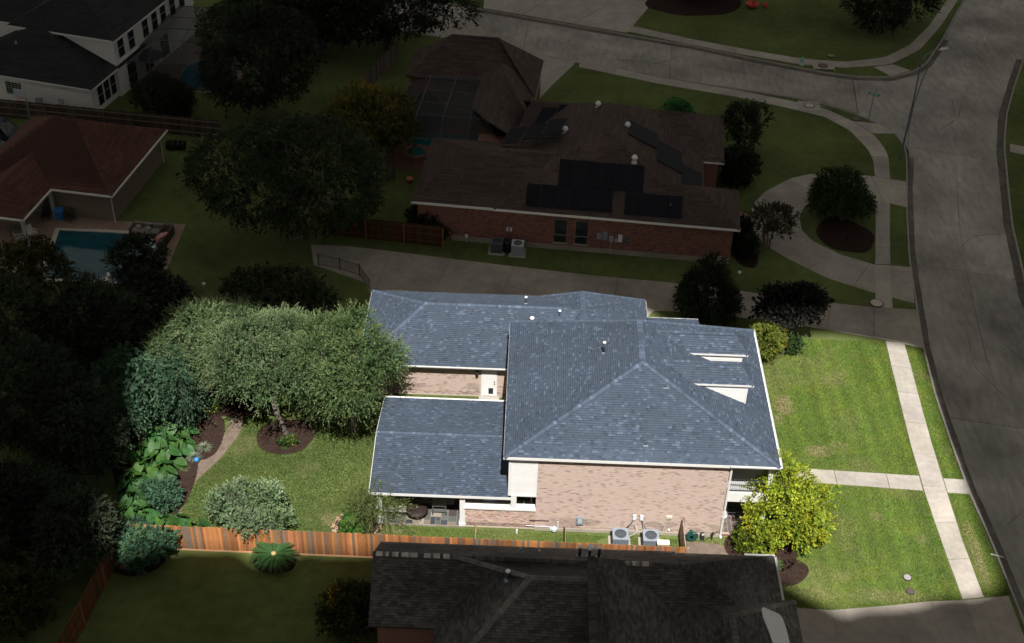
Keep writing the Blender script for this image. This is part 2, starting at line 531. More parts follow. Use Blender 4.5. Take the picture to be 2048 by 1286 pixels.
def lawn_block(pl):
    poly_piece(None, 'lawn', pl, -0.5, 0.0, m_grass, kind='structure')
ka = smooth([(27.4, -45), (27.2, -6), (27.05, 0.5), (26.8, 4.5), (26.8, 8.7), (26.9, 13.5), (27.3, 18.8), (28.0, 24.1), (28.7, 29.3), (29.9, 35.7), (31.1, 41.2), (32.0, 45.4), (32.1, 47.4), (31.6, 49.3), (30.6, 50.6), (29.1, 52.1), (26.5, 53.9), (24.0, 55.0), (19.2, 56.3), (12.4, 58.0), (4.1, 60.8), (-1.0, 62.6), (-15, 67.3), (-70, 85.3)], 240)
lawn_block([tuple(p) for p in ka] + [(-70, -45)])
kb = smooth([(-70, 94.2), (-15, 75.8), (-5.9, 72.8), (1.8, 70.2), (9.5, 67.6), (15.4, 65.7), (21.0, 63.3), (27.3, 60.9), (30.2, 60.1), (33.6, 60.2), (36.3, 61.7), (37.9, 63.6), (40.8, 69.4), (45.5, 79.6), (50.2, 90), (59.8, 112)], 200)
lawn_block([tuple(p) for p in kb] + [(50, 150), (-70, 150)])
kc = smooth(RRt, 160) + np.array([0.2, 0])
lawn_block([tuple(p) for p in kc] + [(110, 108), (110, -45)])

# pavements
sw = setting('sidewalk')
strip_slabs(sw, 'pavement_slab', [(24.38, -3.9), (24.25, 0.1), (24.2, 4.1), (24.3, 8.5), (24.5, 12.3), (24.7, 15.8), (24.9, 19.0)],
            [(25.58, -3.7), (25.48, 0.5), (25.55, 4.6), (25.65, 8.5), (25.8, 11.8), (26.0, 15.4), (26.15, 18.75)], [0, .125, .25, .38, .505, .63, .76, .88, 1], -0.1, 0.034, m_conc, n=161)
strip_slabs(sw, 'pavement_slab', [(24.95, 22.9), (25.3, 24.4), (26.0, 28.3)], [(26.2, 22.8), (26.4, 24.0), (27.15, 28.3)], [0, 1], -0.1, 0.034, m_conc, n=21)
strip_slabs(sw, 'pavement_slab', [(26.05, 28.35), (27.0, 33), (27.9, 37.6)], [(27.2, 28.4), (28.1, 33), (29.0, 37.2)], [0, .25, .5, .75, 1], -0.1, 0.032, m_conc, n=41, tint=0.12)
strip_slabs(sw, 'pavement_slab', [(28.6, 41.3), (29.0, 44.1), (28.9, 45.8), (28.0, 49.1), (26.2, 51.5), (24.2, 52.5), (21.6, 53.6), (19.1, 54.7), (12.4, 56.7), (4.5, 59.8)],
            [(29.8, 41.0), (30.4, 44.6), (30.4, 46.3), (29.9, 48.7), (28.4, 51.1), (26.5, 53.1), (24.4, 54.1), (19.2, 56.1), (12.5, 58.0), (4.7, 61.1)], [0, .1, .2, .3, .4, .5, .6, .7, .8, .9, 1], -0.1, 0.034, m_conc, n=121)
strip_slabs(sw, 'pavement_slab', [(9.9, 69.6), (15.6, 67.0), (21.2, 64.9), (25.8, 63.4), (30.0, 63.0), (34.1, 64.3), (37.2, 67.4), (40.3, 72.4), (43.7, 79.1), (48, 88)],
            [(9.5, 68.2), (15.5, 65.7), (21.0, 63.6), (25.6, 62.1), (29.8, 61.7), (34.2, 62.7), (37.9, 66.3), (41.2, 71.9), (44.8, 79.1), (49, 88)], [0, .1, .2, .3, .4, .5, .6, .7, .8, .9, 1], -0.1, 0.034, m_conc, n=121)
for poly in ([(28.5, 51.0), (29.95, 48.8), (32.0, 48.9), (30.7, 50.6)], [(32.6, 62.1), (34.6, 62.8), (36.0, 61.6), (33.8, 60.3)], [(41.1, 46.4), (44.5, 45.0), (45.3, 46.3), (41.5, 47.8)],
             [(26.5, 53.4), (27.1, 53.0), (25.4, 54.3), (24.6, 54.3)]):
    poly_piece(sw, 'ramp', poly, -0.1, 0.026, m_conc)
walk = setting('front_walk')
strip_slabs(walk, 'pavement_slab', [(14.4, 6.15), (17.1, 6.0), (18.6, 5.9), (24.2, 5.7)], [(14.4, 4.9), (18.1, 4.75), (21, 4.6), (24.15, 4.4)], [0, .17, .48, .80, 1], -0.1, 0.030, m_conc, n=61)
poly_piece(walk, 'pavement_slab', [(25.62, 5.55), (26.88, 5.5), (26.88, 4.3), (25.58, 4.35)], -0.1, 0.028, m_conc)
dw = setting('driveway')
strip_slabs(dw, 'driveway_slab', [(-15.8, 28.2), (-12.9, 28.2), (-9.5, 27.7), (-1.7, 26.5), (5.6, 25.5), (11.0, 25.0), (15.2, 24.4), (19.1, 23.6), (24.8, 22.9), (27.95, 22.8)],
            [(-15.2, 25.6), (-11.2, 23.6), (-9.5, 19.35), (-1, 19.3), (8.0, 19.3), (9.2, 21.5), (10.7, 21.5), (16.6, 20.9), (19.3, 20.4), (24.9, 19.1), (27.3, 18.3)], [0, .135, .24, .345, .52, .70, .865, .93, 1], -0.1, 0.024, m_drive, n=221, tint=0.1)
nd = setting('neighbour_driveway')
strip_slabs(nd, 'driveway_slab', [(14.5, -4.9), (17.1, -5.0), (20.4, -4.5), (22.6, -4.1), (24.4, -3.95), (26.95, -3.5)], [(14.5, -16), (17.3, -16), (20.4, -16), (22.6, -16), (24.6, -16), (27.2, -16)], [0, .205, .65, .80, 1], -0.1, 0.024, m_drive, n=121)
cd = setting('circular_driveway')
strip_slabs(cd, 'driveway_slab', [(31.0, 40.7), (29.7, 41.0), (28.4, 41.4), (26.2, 41.6), (23.3, 41.4), (21.5, 40.5), (19.2, 38.3), (17.9, 36.2), (17.5, 33.9), (17.6, 32.1), (18.2, 30.4), (19.5, 28.8), (22.0, 26.4), (25.3, 24.6), (27.9, 23.5)],
            [(30.2, 36.6), (28.0, 37.55), (26.1, 38.6), (25.3, 38.6), (23.5, 37.5), (22.1, 36.3), (21.4, 34.6), (21.3, 32.7), (21.9, 31.2), (23.7, 29.5), (26.0, 28.3), (27.2, 28.3), (28.65, 28.15)], [0, .08, .3, .43, .52, .60, .76, .87, 1], -0.1, 0.026, m_conc, n=121)
fdw = setting('far_driveway')
for poly in ([(-1.6, 57.6), (0.95, 57.6), (4.35, 60.9), (-1.0, 62.65)], [(0.95, 53.2), (2.2, 56.2), (4.25, 60.75), (0.99, 57.55)], [(-5.0, 72.7), (-1, 71.4), (3.2, 78), (-5, 80)], [(-0.95, 71.35), (4.2, 69.6), (8.8, 76.5), (3.25, 78)],
             [(4.25, 69.55), (9.4, 67.9), (12.4, 75.6), (8.85, 76.5)], [(-5, 80.1), (3.3, 78.1), (12.5, 75.7), (15.5, 86), (-4, 90)]):
    poly_piece(fdw, 'driveway_slab', poly, -0.1, 0.026, m_conc)

# planting beds and bare paths
def bed(name, c, rx, ry, rz=0.0, z=0.035, m=None, wob=0.12, seed=1, n=36):
    pts = []
    for k in range(n):
        t = 2*math.pi*k/n
        r_ = 1 + wob*(2*float(vnoise(math.cos(t)*1.5+c[0], math.sin(t)*1.5+c[1], 1.0, seed))-1)
        x, y = rx*r_*math.cos(t), ry*r_*math.sin(t)
        pts.append((c[0]+x*math.cos(rz)-y*math.sin(rz), c[1]+x*math.sin(rz)+y*math.cos(rz)))
    mb = MB(); mb.prism(pts, -0.05, z)
    P = np.array(pts)
    lo, hi = P.min(0), P.max(0)
    area = (hi-lo).prod()
    K = min(3500, int(area*130))
    xy = RG.uniform(lo, hi, (K, 2))
    for x, y in xy:                      # wood chips lying on it
        dx, dy = x-c[0], y-c[1]
        a = dx*math.cos(-rz)-dy*math.sin(-rz); b = dx*math.sin(-rz)+dy*math.cos(-rz)
        if (a/rx)**2+(b/ry)**2 > 0.93: continue
        t = random.random()*6.28; l = random.uniform(.03, .09); w_ = random.uniform(.012, .03)
        u = (math.cos(t)*l, math.sin(t)*l); v = (-math.sin(t)*w_, math.cos(t)*w_)
        zz = z + random.uniform(.004, .03); dz = random.uniform(-.02, .02)
        mb.face([(x-u[0]-v[0], y-u[1]-v[1], zz-dz), (x+u[0]-v[0], y+u[1]-v[1], zz+dz), (x+u[0]+v[0], y+u[1]+v[1], zz+dz+.004), (x-u[0]+v[0], y-u[1]+v[1], zz-dz+.004)])
    o = mb.build(name, m or m_mulch)
    o['kind'] = 'structure'
    return o
bed('mulch_bed', (-14.1, 7.1), 1.75, 1.6, seed=3)
bed('mulch_bed', (-18.2, 10.1), 2.3, 1.4, seed=4)
bed('mulch_bed', (-21.4, 4.6), 2.6, 5.6, 0.25, seed=5)
bed('mulch_bed', (-19.0, 6.9), 1.25, 2.3, 0.1, seed=16)
bed('mulch_bed', (-8.8, -0.2), 1.35, 1.15, seed=6)
bed('mulch_bed', (13.9, -0.9), 2.0, 1.7, 0.1, seed=7)
bed('mulch_bed', (15.1, -2.5), 1.35, 0.85, 0.5, seed=8)
bed('mulch_bed', (17.6, 18.6), 1.5, 1.3, 0.3, seed=9)
bed('mulch_bed', (14.8, 7.6), 0.55, 4.2, 0.06, seed=10)
bed('mulch_bed', (-20.4, -3.7), 1.5, .75, 0.25, seed=11)
bed('mulch_bed', (-12.9, -3.2), 1.15, .75, seed=12)
bed('mulch_bed', (24.6, 32.2), 2.0, 2.6, 0.3, seed=13)
bed('mulch_bed', (17.0, 76.0), 5.0, 3.4, 0.3, seed=14)
bed('mulch_bed', (16.4, 30.0), 1.0, 2.8, 0.05, seed=15)
# worn earth path beside the big-leaved plants
pth = smooth([(-17.0, 9.2), (-16.9, 7.2), (-17.6, 5.0), (-18.7, 2.9), (-19.0, 0.4), (-18.2, -0.6)], 40)
pin = smooth([(-17.7, 9.4), (-17.7, 7.3), (-18.5, 5.0), (-19.8, 3.0), (-20.2, 0.4), (-19.4, -0.9)], 40)
poly_piece(None, 'earth_path', [tuple(p) for p in pth] + [tuple(p) for p in pin[::-1]], -0.05, 0.02, m_dirt, kind='structure')
poly_piece(None, 'bare_soil', [(9.4, -0.3), (11.3, -0.5), (12.6, -0.9), (12.3, -2.2), (10.4, -2.7), (9.5, -2.4)], -0.05, 0.014, m_dirt, kind='structure')

# short grass growing over the front, back and side lawns
def inpoly(x, y, poly):
    r_ = np.zeros(len(x), bool)
    n = len(poly)
    for i in range(n):
        (x0, y0), (x1, y1) = poly[i], poly[(i+1) % n]
        c = ((y0 > y) != (y1 > y)) & (x < (x1-x0)*(y-y0)/((y1-y0) + 1e-12) + x0)
        r_ ^= c
    return r_

def grass_patch(poly, dens, tone, holes=(), stripes=True, bare=()):
    P = np.array(poly)
    lo, hi = P.min(0), P.max(0)
    n = int((hi-lo).prod()*dens*1.5)
    xy = RG.uniform(lo, hi, (n, 2))
    k = inpoly(xy[:, 0], xy[:, 1], poly)
    for (hx, hy, rx, ry) in holes:
        k &= ((xy[:, 0]-hx)/rx)**2 + ((xy[:, 1]-hy)/ry)**2 > 1
    xy = xy[k]
    x, y = xy.T
    big = fbm(x, y, 0.22, 1); mid = fbm(x, y, 0.9, 5); fine = RG.random(len(x))
    dry = np.clip((fbm(x, y, 0.45, 21)-0.56)*4, 0, 1)*0.30
    for (bx, by, rx, ry, a) in bare:
        d = ((x-bx)/rx)**2 + ((y-by)/ry)**2
        dry = np.maximum(dry, a*np.clip(1.9-d - 1.5*fbm(x, y, 1.7, 9), 0, 1))
    st = 0.5+0.5*np.sin((x + 0.03*y + 0.7*fbm(x, y, 0.15, 4))*2*np.pi/1.05) if stripes else 0.5
    v = 0.69 + 0.35*big + 0.30*mid + 0.11*fine + ((0.22*(st-0.5)+0.55*(fbm(x*1.6, y*0.12, 0.9, 31)-0.5)) if stripes else 0.3*(fbm(x, y, 0.35, 17)-0.5))
    g = np.array(tone)[None]*v[:, None]
    g[:, 0] *= 0.85+0.5*mid
    tan = np.array([0.40, 0.32, 0.18])[None]*(0.7+0.5*fine)[:, None]
    c = g*(1-dry[:, None]) + tan*dry[:, None]
    keep = RG.random(len(x)) > dry*0.1
    x, y, c = x[keep], y[keep], c[keep]
    n = len(x)
    a = RG.uniform(0, 6.283, n); h = RG.uniform(.03, .085, n); wd = RG.uniform(.022, .05, n)
    lean = RG.normal(0, 0.04, (n, 2))
    V = np.zeros((n, 3, 3))
    V[:, 0, 0] = x-np.cos(a)*wd; V[:, 0, 1] = y-np.sin(a)*wd
    V[:, 1, 0] = x+np.cos(a)*wd; V[:, 1, 1] = y+np.sin(a)*wd
    V[:, 2, 0] = x+lean[:, 0]; V[:, 2, 1] = y+lean[:, 1]; V[:, 2, 2] = h
    V[:, :2, 2] = -0.004
    return V, c

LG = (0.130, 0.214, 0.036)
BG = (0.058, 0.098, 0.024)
parts = [
    grass_patch([(14.9, 18.9), (24.85, 18.9), (24.15, 5.75), (14.6, 6.25)], 420, LG, [(17.6, 18.6, 1.5, 1.3), (14.8, 7.6, .6, 4.2)], True,
                [(16.9, 11.8, .75, 1.0, 1), (16.4, 10.4, .5, .6, .8), (18.4, 7.6, 1.1, .6, .8), (19.9, 8.1, .7, .5, .6), (20.5, 14.6, 1.2, .9, .45), (15.6, 5.2, .8, .5, .9)]),
    grass_patch([(14.5, 4.75), (24.15, 4.45), (24.3, -3.9), (20.4, -4.45), (17.1, -4.95), (14.2, -4.9), (14.2, -3.5), (13.2, -3.4)], 420, LG, [(13.9, -.9, 2.0, 1.7), (15.1, -2.5, 1.3, .85)], True,
                [(18.0, -2.6, .9, .5, .5), (21.0, 2.1, .5, .4, .6), (20.3, -3.9, 3, .6, .5), (16.2, -3.9, 1.6, .7, .5), (23.2, .5, .5, .4, .4)]),
    grass_patch([(26.15, 18.6), (27.25, 18.3), (26.85, 12), (26.75, 5.55), (25.65, 5.6), (25.8, 12)], 420, LG, [], True),
    grass_patch([(25.6, 4.3), (26.75, 4.25), (27.15, -3.4), (25.6, -3.6)], 420, LG, [], True, [(26.0, -0.5, .4, 2.5, .7)]),
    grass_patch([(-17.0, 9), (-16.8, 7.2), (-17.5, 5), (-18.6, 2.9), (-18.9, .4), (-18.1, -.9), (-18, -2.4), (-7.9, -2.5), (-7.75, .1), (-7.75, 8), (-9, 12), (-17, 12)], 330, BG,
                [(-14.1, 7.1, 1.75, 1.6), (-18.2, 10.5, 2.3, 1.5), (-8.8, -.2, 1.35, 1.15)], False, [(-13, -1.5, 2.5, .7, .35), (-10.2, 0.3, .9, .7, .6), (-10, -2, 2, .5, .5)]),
    grass_patch([(-7.5, -.05), (11.6, -.3), (12.4, -2.5), (-7.6, -2.5)], 420, (0.105, 0.165, 0.034), [(5.6, -1.2, 1.0, .9), (10.8, -1.4, 1.3, 1.0)], False, [(2.4, -1.4, .4, .4, .9), (-0.5, -1.3, 2.4, .5, .5), (10.8, -1.5, 2.0, 1.2, .9), (-6.8, -.4, 1.2, .4, .6)]),
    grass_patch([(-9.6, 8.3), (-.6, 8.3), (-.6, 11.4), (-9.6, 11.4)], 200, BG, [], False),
]
gv = np.concatenate([p[0] for p in parts]); gc = np.concatenate([p[1] for p in parts])
go = obj('grass', quads_mesh('grass', gv, gc, 3), m_blade)
go['kind'] = 'stuff'
del gv, gc, parts

# sealed cracks wandering over the street slabs
def crack(pts, w_, z=-0.118):
    P_ = smooth(pts, 40, 0)
    P_ += np.stack([fbm(P_[:, 0], P_[:, 1], .8, 3)-.5, fbm(P_[:, 0], P_[:, 1], .8, 7)-.5], 1)*.5
    T = np.gradient(P_, axis=0); T /= np.linalg.norm(T, axis=1, keepdims=True)
    Nn = np.column_stack([-T[:, 1], T[:, 0]])
    m = MB()
    for i in range(39):
        a = w_*random.uniform(.25, .6)
        m.hexa([(*(P_[i]-Nn[i]*a), -.2), (*(P_[i+1]-Nn[i+1]*a), -.2), (*(P_[i+1]+Nn[i+1]*a), -.2), (*(P_[i]+Nn[i]*a), -.2), (*(P_[i]-Nn[i]*a), z), (*(P_[i+1]-Nn[i+1]*a), z), (*(P_[i+1]+Nn[i+1]*a), z), (*(P_[i]+Nn[i]*a), z)], (.42, .41, .4), skip='b')
    o = m.build('road_crack', m_kerb2); o['kind'] = 'structure'
for pts, w_ in (([(28.6, 2), (30, 3.5), (31.6, 3.2), (34, 4.6)], .03), ([(31.4, 14), (30.4, 17), (30.9, 21)], .025), ([(34, 10), (33.2, 13), (33.9, 17), (33.0, 20)], .025), ([(33, 31), (34.5, 33), (36.8, 33.5)], .03), ([(8, 62), (12, 61.5), (14, 63)], .04), ([(36, 50), (38, 52), (38.5, 56)], .04)):
    crack(pts, w_)
# ------------------------------------------------------------------ roofs, bricks, boards
def plane_axes(poly):
    a, b, c = Vector(poly[0]), Vector(poly[1]), Vector(poly[-1])
    e = (b-a).normalized()
    n = e.cross(c-a).normalized()
    s = n.cross(e).normalized()
    return a, e, s, n

def span(pl, s):
    xs = []
    n = len(pl)
    for i in range(n):
        (x0, s0), (x1, s1) = pl[i], pl[(i+1) % n]
        if (s0 <= s < s1) or (s1 <= s < s0):
            xs.append(x0+(x1-x0)*(s-s0)/(s1-s0))
    return (min(xs), max(xs)) if len(xs) >= 2 else None

def shingles(mb, poly, expo=0.135, tabs=(0.11, 0.27), pal=None, thick=0.014, solo=None, nsolo=0, slots=0.0, cover=None, shadow_band=True):
    """shingle courses laid on the planar polygon poly (first edge is the eave); every tab a wedge of its own.
    the first nsolo tabs go into solo as single lists of faces"""
    a, e, s, n = plane_axes(poly)
    pl = [((Vector(p)-a).dot(e), (Vector(p)-a).dot(s)) for p in poly]
    smax = max(q[1] for q in pl)
    k = 0
    row = 0
    def pt(x, t, h): return tuple(a + e*x + s*t + n*h)
    while row*expo < smax-0.02:
        t0 = row*expo; t1 = min(t0+expo, smax-0.004)
        A = span(pl, t0+0.002); B = span(pl, t1-0.002)
        row += 1
        if A is None: continue
        if B is None: B = ((A[0]+A[1])/2,)*2
        if cover and cover(a + e*((A[0]+A[1])/2) + s*t0):
            pass
        lo, hi = min(A[0], B[0]), max(A[1], B[1])
        x = lo - random.uniform(0, tabs[0]) if not slots else lo - (0.5*tabs[0] if row % 2 else 0)
        while x < hi:
            wd = random.uniform(*tabs)
            x0, x1 = x, x+wd-slots
            x += wd
            b0, b1 = max(x0, A[0]), min(x1, A[1])
            c0, c1 = max(x0, B[0]), min(x1, B[1])
            if b1-b0 < 0.01 and c1-c0 < 0.01: continue
            if b1 < b0: b0 = b1 = (b0+b1)/2
            if c1 < c0: c0 = c1 = min(max((c0+c1)/2, b0), b1)
            th = thick*random.uniform(.7, 1.5)
            col = pal(a + e*((x0+x1)/2) + s*t0)
            q = [pt(b0, t0-.006, 0), pt(b1, t0-.006, 0), pt(c1, t1, .001), pt(c0, t1, .001), pt(b0, t0-.006, th), pt(b1, t0-.006, th), pt(c1, t1, .004), pt(c0, t1, .004)]
            if solo is not None and k < nsolo and b1-b0 > 0.12:
                solo.append((q, col)); k += 1
            else:
                mb.hexa(q, col, skip='bn')
                if shadow_band:  # printed darker strip, also standing in for the shadow under each butt
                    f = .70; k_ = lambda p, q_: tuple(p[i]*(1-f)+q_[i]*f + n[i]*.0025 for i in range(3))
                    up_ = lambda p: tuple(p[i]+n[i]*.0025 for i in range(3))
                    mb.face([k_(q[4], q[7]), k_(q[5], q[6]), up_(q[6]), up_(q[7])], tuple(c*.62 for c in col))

def pal_blue(p):
    r_ = random.random()
    base = 0.90 + 0.18*random.random()
    if r_ > 0.90: base = random.uniform(1.3, 1.75)
    elif r_ > 0.82: base = random.uniform(1.1, 1.25)
    elif r_ < 0.07: base = random.uniform(.68, .82)
    base *= .93+.14*float(fbm(p.x, p.y+p.z, .35, 5))
    return (base*random.uniform(.95, 1.05), base, base*random.uniform(.93, 1.02))

def pal_dark(lo=.7, hi=1.3):
    def f(p):
        b = random.uniform(lo, hi)*(0.75+0.5*float(fbm(p.x, p.y, 0.5, 3)))
        return (b*random.uniform(.97, 1.05), b, b*random.uniform(.95, 1.02))
    return f

def deck(mb, poly, t=0.12, col=(.5, .5, .5)):
    """the board under the shingles, with its own thickness"""
    n = len(poly)
    b = len(mb.v)
    mb.v.extend([tuple(p) for p in poly]); mb.v.extend([(p[0], p[1], p[2]-t) for p in poly])
    mb.f.append(tuple(range(b, b+n))); mb.c.append(col)
    mb.f.append(tuple(range(b+2*n-1, b+n-1, -1))); mb.c.append(col)
    for i in range(n):
        j = (i+1) % n
        mb.f.append((b+j, b+i, b+n+i, b+n+j)); mb.c.append(col)

def caps(mb, p0, p1, wd=0.16, step=0.16, pal=pal_blue, h=0.03, drop=0.07):
    """bent cap shingles along a hip or ridge"""
    p0, p1 = Vector(p0), Vector(p1)
    d = (p1-p0); L = d.length; d.normalize()
    side = d.cross(Vector((0, 0, 1))).normalized()
    up = side.cross(d).normalized()
    n = max(1, int(L/step))
    for i in range(n):
        a = p0 + d*(L*i/n - .01); b = p0 + d*(L*(i+1)/n)
        c = pal(a)
        f0, f1 = h*1.3, h*.75
        A = [a - side*wd - up*(drop-f0), a + up*(f0+.01), a + side*wd - up*(drop-f0)]
        B = [b - side*wd - up*(drop-f1), b + up*(f1+.01), b + side*wd - up*(drop-f1)]
        mb.face([A[0], A[1], B[1], B[0]], c); mb.face([A[1], A[2], B[2], B[1]], c)
        mb.face([A[0], A[0]-up*.05, A[1]-up*.05, A[1]], c); mb.face([A[1], A[1]-up*.05, A[2]-up*.05, A[2]], c)

def roof_set(parent, slopes, capl, material, pal, name='roof', nsolo=0, cap_pal=None, **kw):
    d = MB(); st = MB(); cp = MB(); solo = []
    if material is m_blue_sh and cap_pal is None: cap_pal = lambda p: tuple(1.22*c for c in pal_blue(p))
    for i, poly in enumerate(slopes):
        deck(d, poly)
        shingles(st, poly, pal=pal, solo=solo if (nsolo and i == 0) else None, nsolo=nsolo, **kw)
    r_ = d.build(name, material, parent)
    o = st.build('shingle_field', material, r_); o['kind'] = 'stuff'
    for q, c in solo:
        m = MB(); m.hexa(q, c); m.build('shingle', material, r_)
    for a, b in capl:
        caps(cp, a, b, pal=cap_pal or pal)
    if capl: cp.build('ridge_cap', material, r_)['kind'] = 'stuff'
    return r_

def bricks(parent, o, u, L, z0, z1, nrm, material, pal, holes=(), bl=0.2, bh=0.067, mort=0.011, name='brick_face'):
    """a running-bond brick face: o start point (x,y), u direction (x,y), nrm outward (x,y); holes in (along, z)"""
    m = MB()
    rows = int((z1-z0)/(bh+mort))
    for r_ in range(rows):
        z = z0 + r_*(bh+mort)
        s = -bl/2 if r_ % 2 else 0.0
        while s < L:
            a, b = max(s, 0.0), min(s+bl, L)
            s += bl+mort
            if b-a < .03: continue
            if any(h0 < (a+b)/2 < h1 and g0 < z+bh/2 < g1 for h0, h1, g0, g1 in holes): continue
            c = pal((a+b)/2, z)
            pr = 0.006 + random.uniform(0, .004)
            p = lambda t, d: (o[0]+u[0]*t+nrm[0]*d, o[1]+u[1]*t+nrm[1]*d)
            q = [(*p(a, pr), z), (*p(b, pr), z), (*p(b, -.01), z), (*p(a, -.01), z), (*p(a, pr), z+bh), (*p(b, pr), z+bh), (*p(b, -.01), z+bh), (*p(a, -.01), z+bh)]
            m.hexa(q, c, skip='n')
    ob = m.build(name, material, parent)
    ob['kind'] = 'stuff'
    return ob

def pal_beige(s, z):
    r_ = random.random()
    b = random.uniform(.94, 1.07)
    st = 0.78 if (z < .35 and random.random() < .6) else 1.0
    if z < 1.0 and fbm(s, z, 1.1, 12) > 0.62: st *= 0.72
    if r_ < .085: return (.63*b*st, .62*b*st, .62*b*st)
    if r_ < .14: return (.78*b*st, .75*b*st, .73*b*st)
    return (b*st, b*st*random.uniform(.93, 1.03), b*st*random.uniform(.9, 1.03))

def pal_red(s, z):
    b = random.uniform(.75, 1.25)
    if random.random() < .1: b *= .6
    return (b, b*random.uniform(.85, 1.1), b*random.uniform(.85, 1.1))

def siding(parent, x0, x1, y, z0, z1, material=None, expo=0.17, nrm=-1, clip=None):
    """lapped boards on a face in the xz plane at y; clip(z) -> (x0, x1)"""
    z = z0
    while z < z1-.02:
        h = min(expo, z1-z)
        a0, b0 = clip(z) if clip else (x0, x1)
        a1, b1 = clip(z+h) if clip else (x0, x1)
        m = MB()
        t = .018
        if b0-a0 > .02:
            m.hexa([(a0, y+nrm*t, z), (b0, y+nrm*t, z), (b0, y, z), (a0, y, z), (a1, y+nrm*.004, z+h), (max(b1, a1), y+nrm*.004, z+h), (max(b1, a1), y, z+h), (a1, y, z+h)], random.choice([(1, 1, 1), (.98, .98, .98), (.96, .96, .97)]))
            m.build('siding_board', material or m_white, parent)
        z += h

def gutter(parent, a, b, material=None, r_=0.075, name='gutter', ticks=True):
    """open trough along an eave, with hanger straps"""
    a, b = Vector(a), Vector(b)
    d = (b-a).normalized(); o = Vector((d.y, -d.x, 0))
    m = MB()
    prof = [(0, 0), (0, -.10), (.075, -.10), (.10, -.035), (.11, 0), (.095, 0), (.085, -.035), (.068, -.086), (.014, -.086), (.014, 0)]
    k = len(prof)
    A = [a+o*p[0]+Vector((0, 0, p[1])) for p in prof]; B = [b+o*p[0]+Vector((0, 0, p[1])) for p in prof]
    for i in range(k):
        j = (i+1) % k
        m.face([A[i], B[i], B[j], A[j]])
    m.face(A[::-1]); m.face(B)
    g = m.build(name, material or m_white, parent)
    if ticks:
        n = max(2, int((b-a).length/0.75))
        for i in range(n+1):
            p = a + d*((b-a).length*i/n)
            q = MB(); h = .018
            q.hexa([p-d*h, p+d*h, p+d*h+o*.1, p-d*h+o*.1, p-d*h+Vector((0, 0, .012)), p+d*h+Vector((0, 0, .012)), p+d*h+o*.1+Vector((0, 0, .012)), p-d*h+o*.1+Vector((0, 0, .012))])
            q.build('gutter_strap', material or m_white, g)
    return g

def pipe_vent(parent, x, y, z, h=.55, r_=.06, cap=False):
    m = MB(); m.lathe([(r_*2.6, -.12), (r_*2.2, 0.0), (r_*1.2, .05), (r_*1.2, .08)], (x, y, z), 10, (.9, .95, 1))
    f = m.build('vent_pipe', m_metal, parent, True)
    m = MB(); m.lathe([(r_, 0), (r_, h)], (x, y, z), 10, (.25, .3, .38)); m.build('pipe', m_metal, f, True)
    m = MB()
    if cap: m.lathe([(r_*1.1, h+.02), (r_*2.4, h+.03), (r_*2.2, h+.12), (r_*.6, h+.2)], (x, y, z), 10, (.85, .86, .88))
    else: m.lathe([(r_*1.25, h-.03), (r_*1.45, h), (r_*1.45, h+.04), (r_*1.0, h+.05)], (x, y, z), 10, (.85, .86, .88))
    m.build('vent_cap', m_plain, f, True)

# ------------------------------------------------------------------ the blue-roofed house
H = thing('brick_house', 'two-storey pinkish brick house with blue-grey shingle roofs and two white dormers', 'house', (5, 6, 0))
EZ, RZ = 5.75, 9.2
xl, xr, yf, yb = -0.65, 14.22, -0.20, 12.0
rf, rb = (6.76, 4.18, RZ), (6.76, 7.94, RZ)
e1, e2, e3, e4 = (xl, yf, EZ), (xr, yf, EZ), (xr, yb, EZ), (xl, yb, EZ)
roof_set(H, [[e1, e2, rf], [e2, e3, rb, rf], [e3, e4, rb], [e4, e1, rf, rb]], [(e1, rf), (e2, rf), (e3, rb), (e4, rb), (rf, rb)], m_blue_sh, pal_blue, 'main_roof', nsolo=300)
# soffit and fascia
m = MB(); m.box(xl+.02, xr-.02, yf+.02, yb-.02, EZ-.16, EZ-.125, (.93, .93, .93)); m.build('soffit', m_white, H)
m = MB()
m.box(xl, xr, yf-.022, yf, EZ-.19, EZ-.01); m.box(xl, xr, yb, yb+.022, EZ-.19, EZ-.01); m.box(xl-.022, xl, yf, yb, EZ-.19, EZ-.01); m.box(xr, xr+.022, yf, yb, EZ-.19, EZ-.01)
m.build('fascia', m_white, H)
gutter(H, (xr+.025, yf-.02, EZ-.01), (xr+.025, yb, EZ-.01))
gutter(H, (11.55, yf-.025, EZ-.01), (xr, yf-.025, EZ-.01))

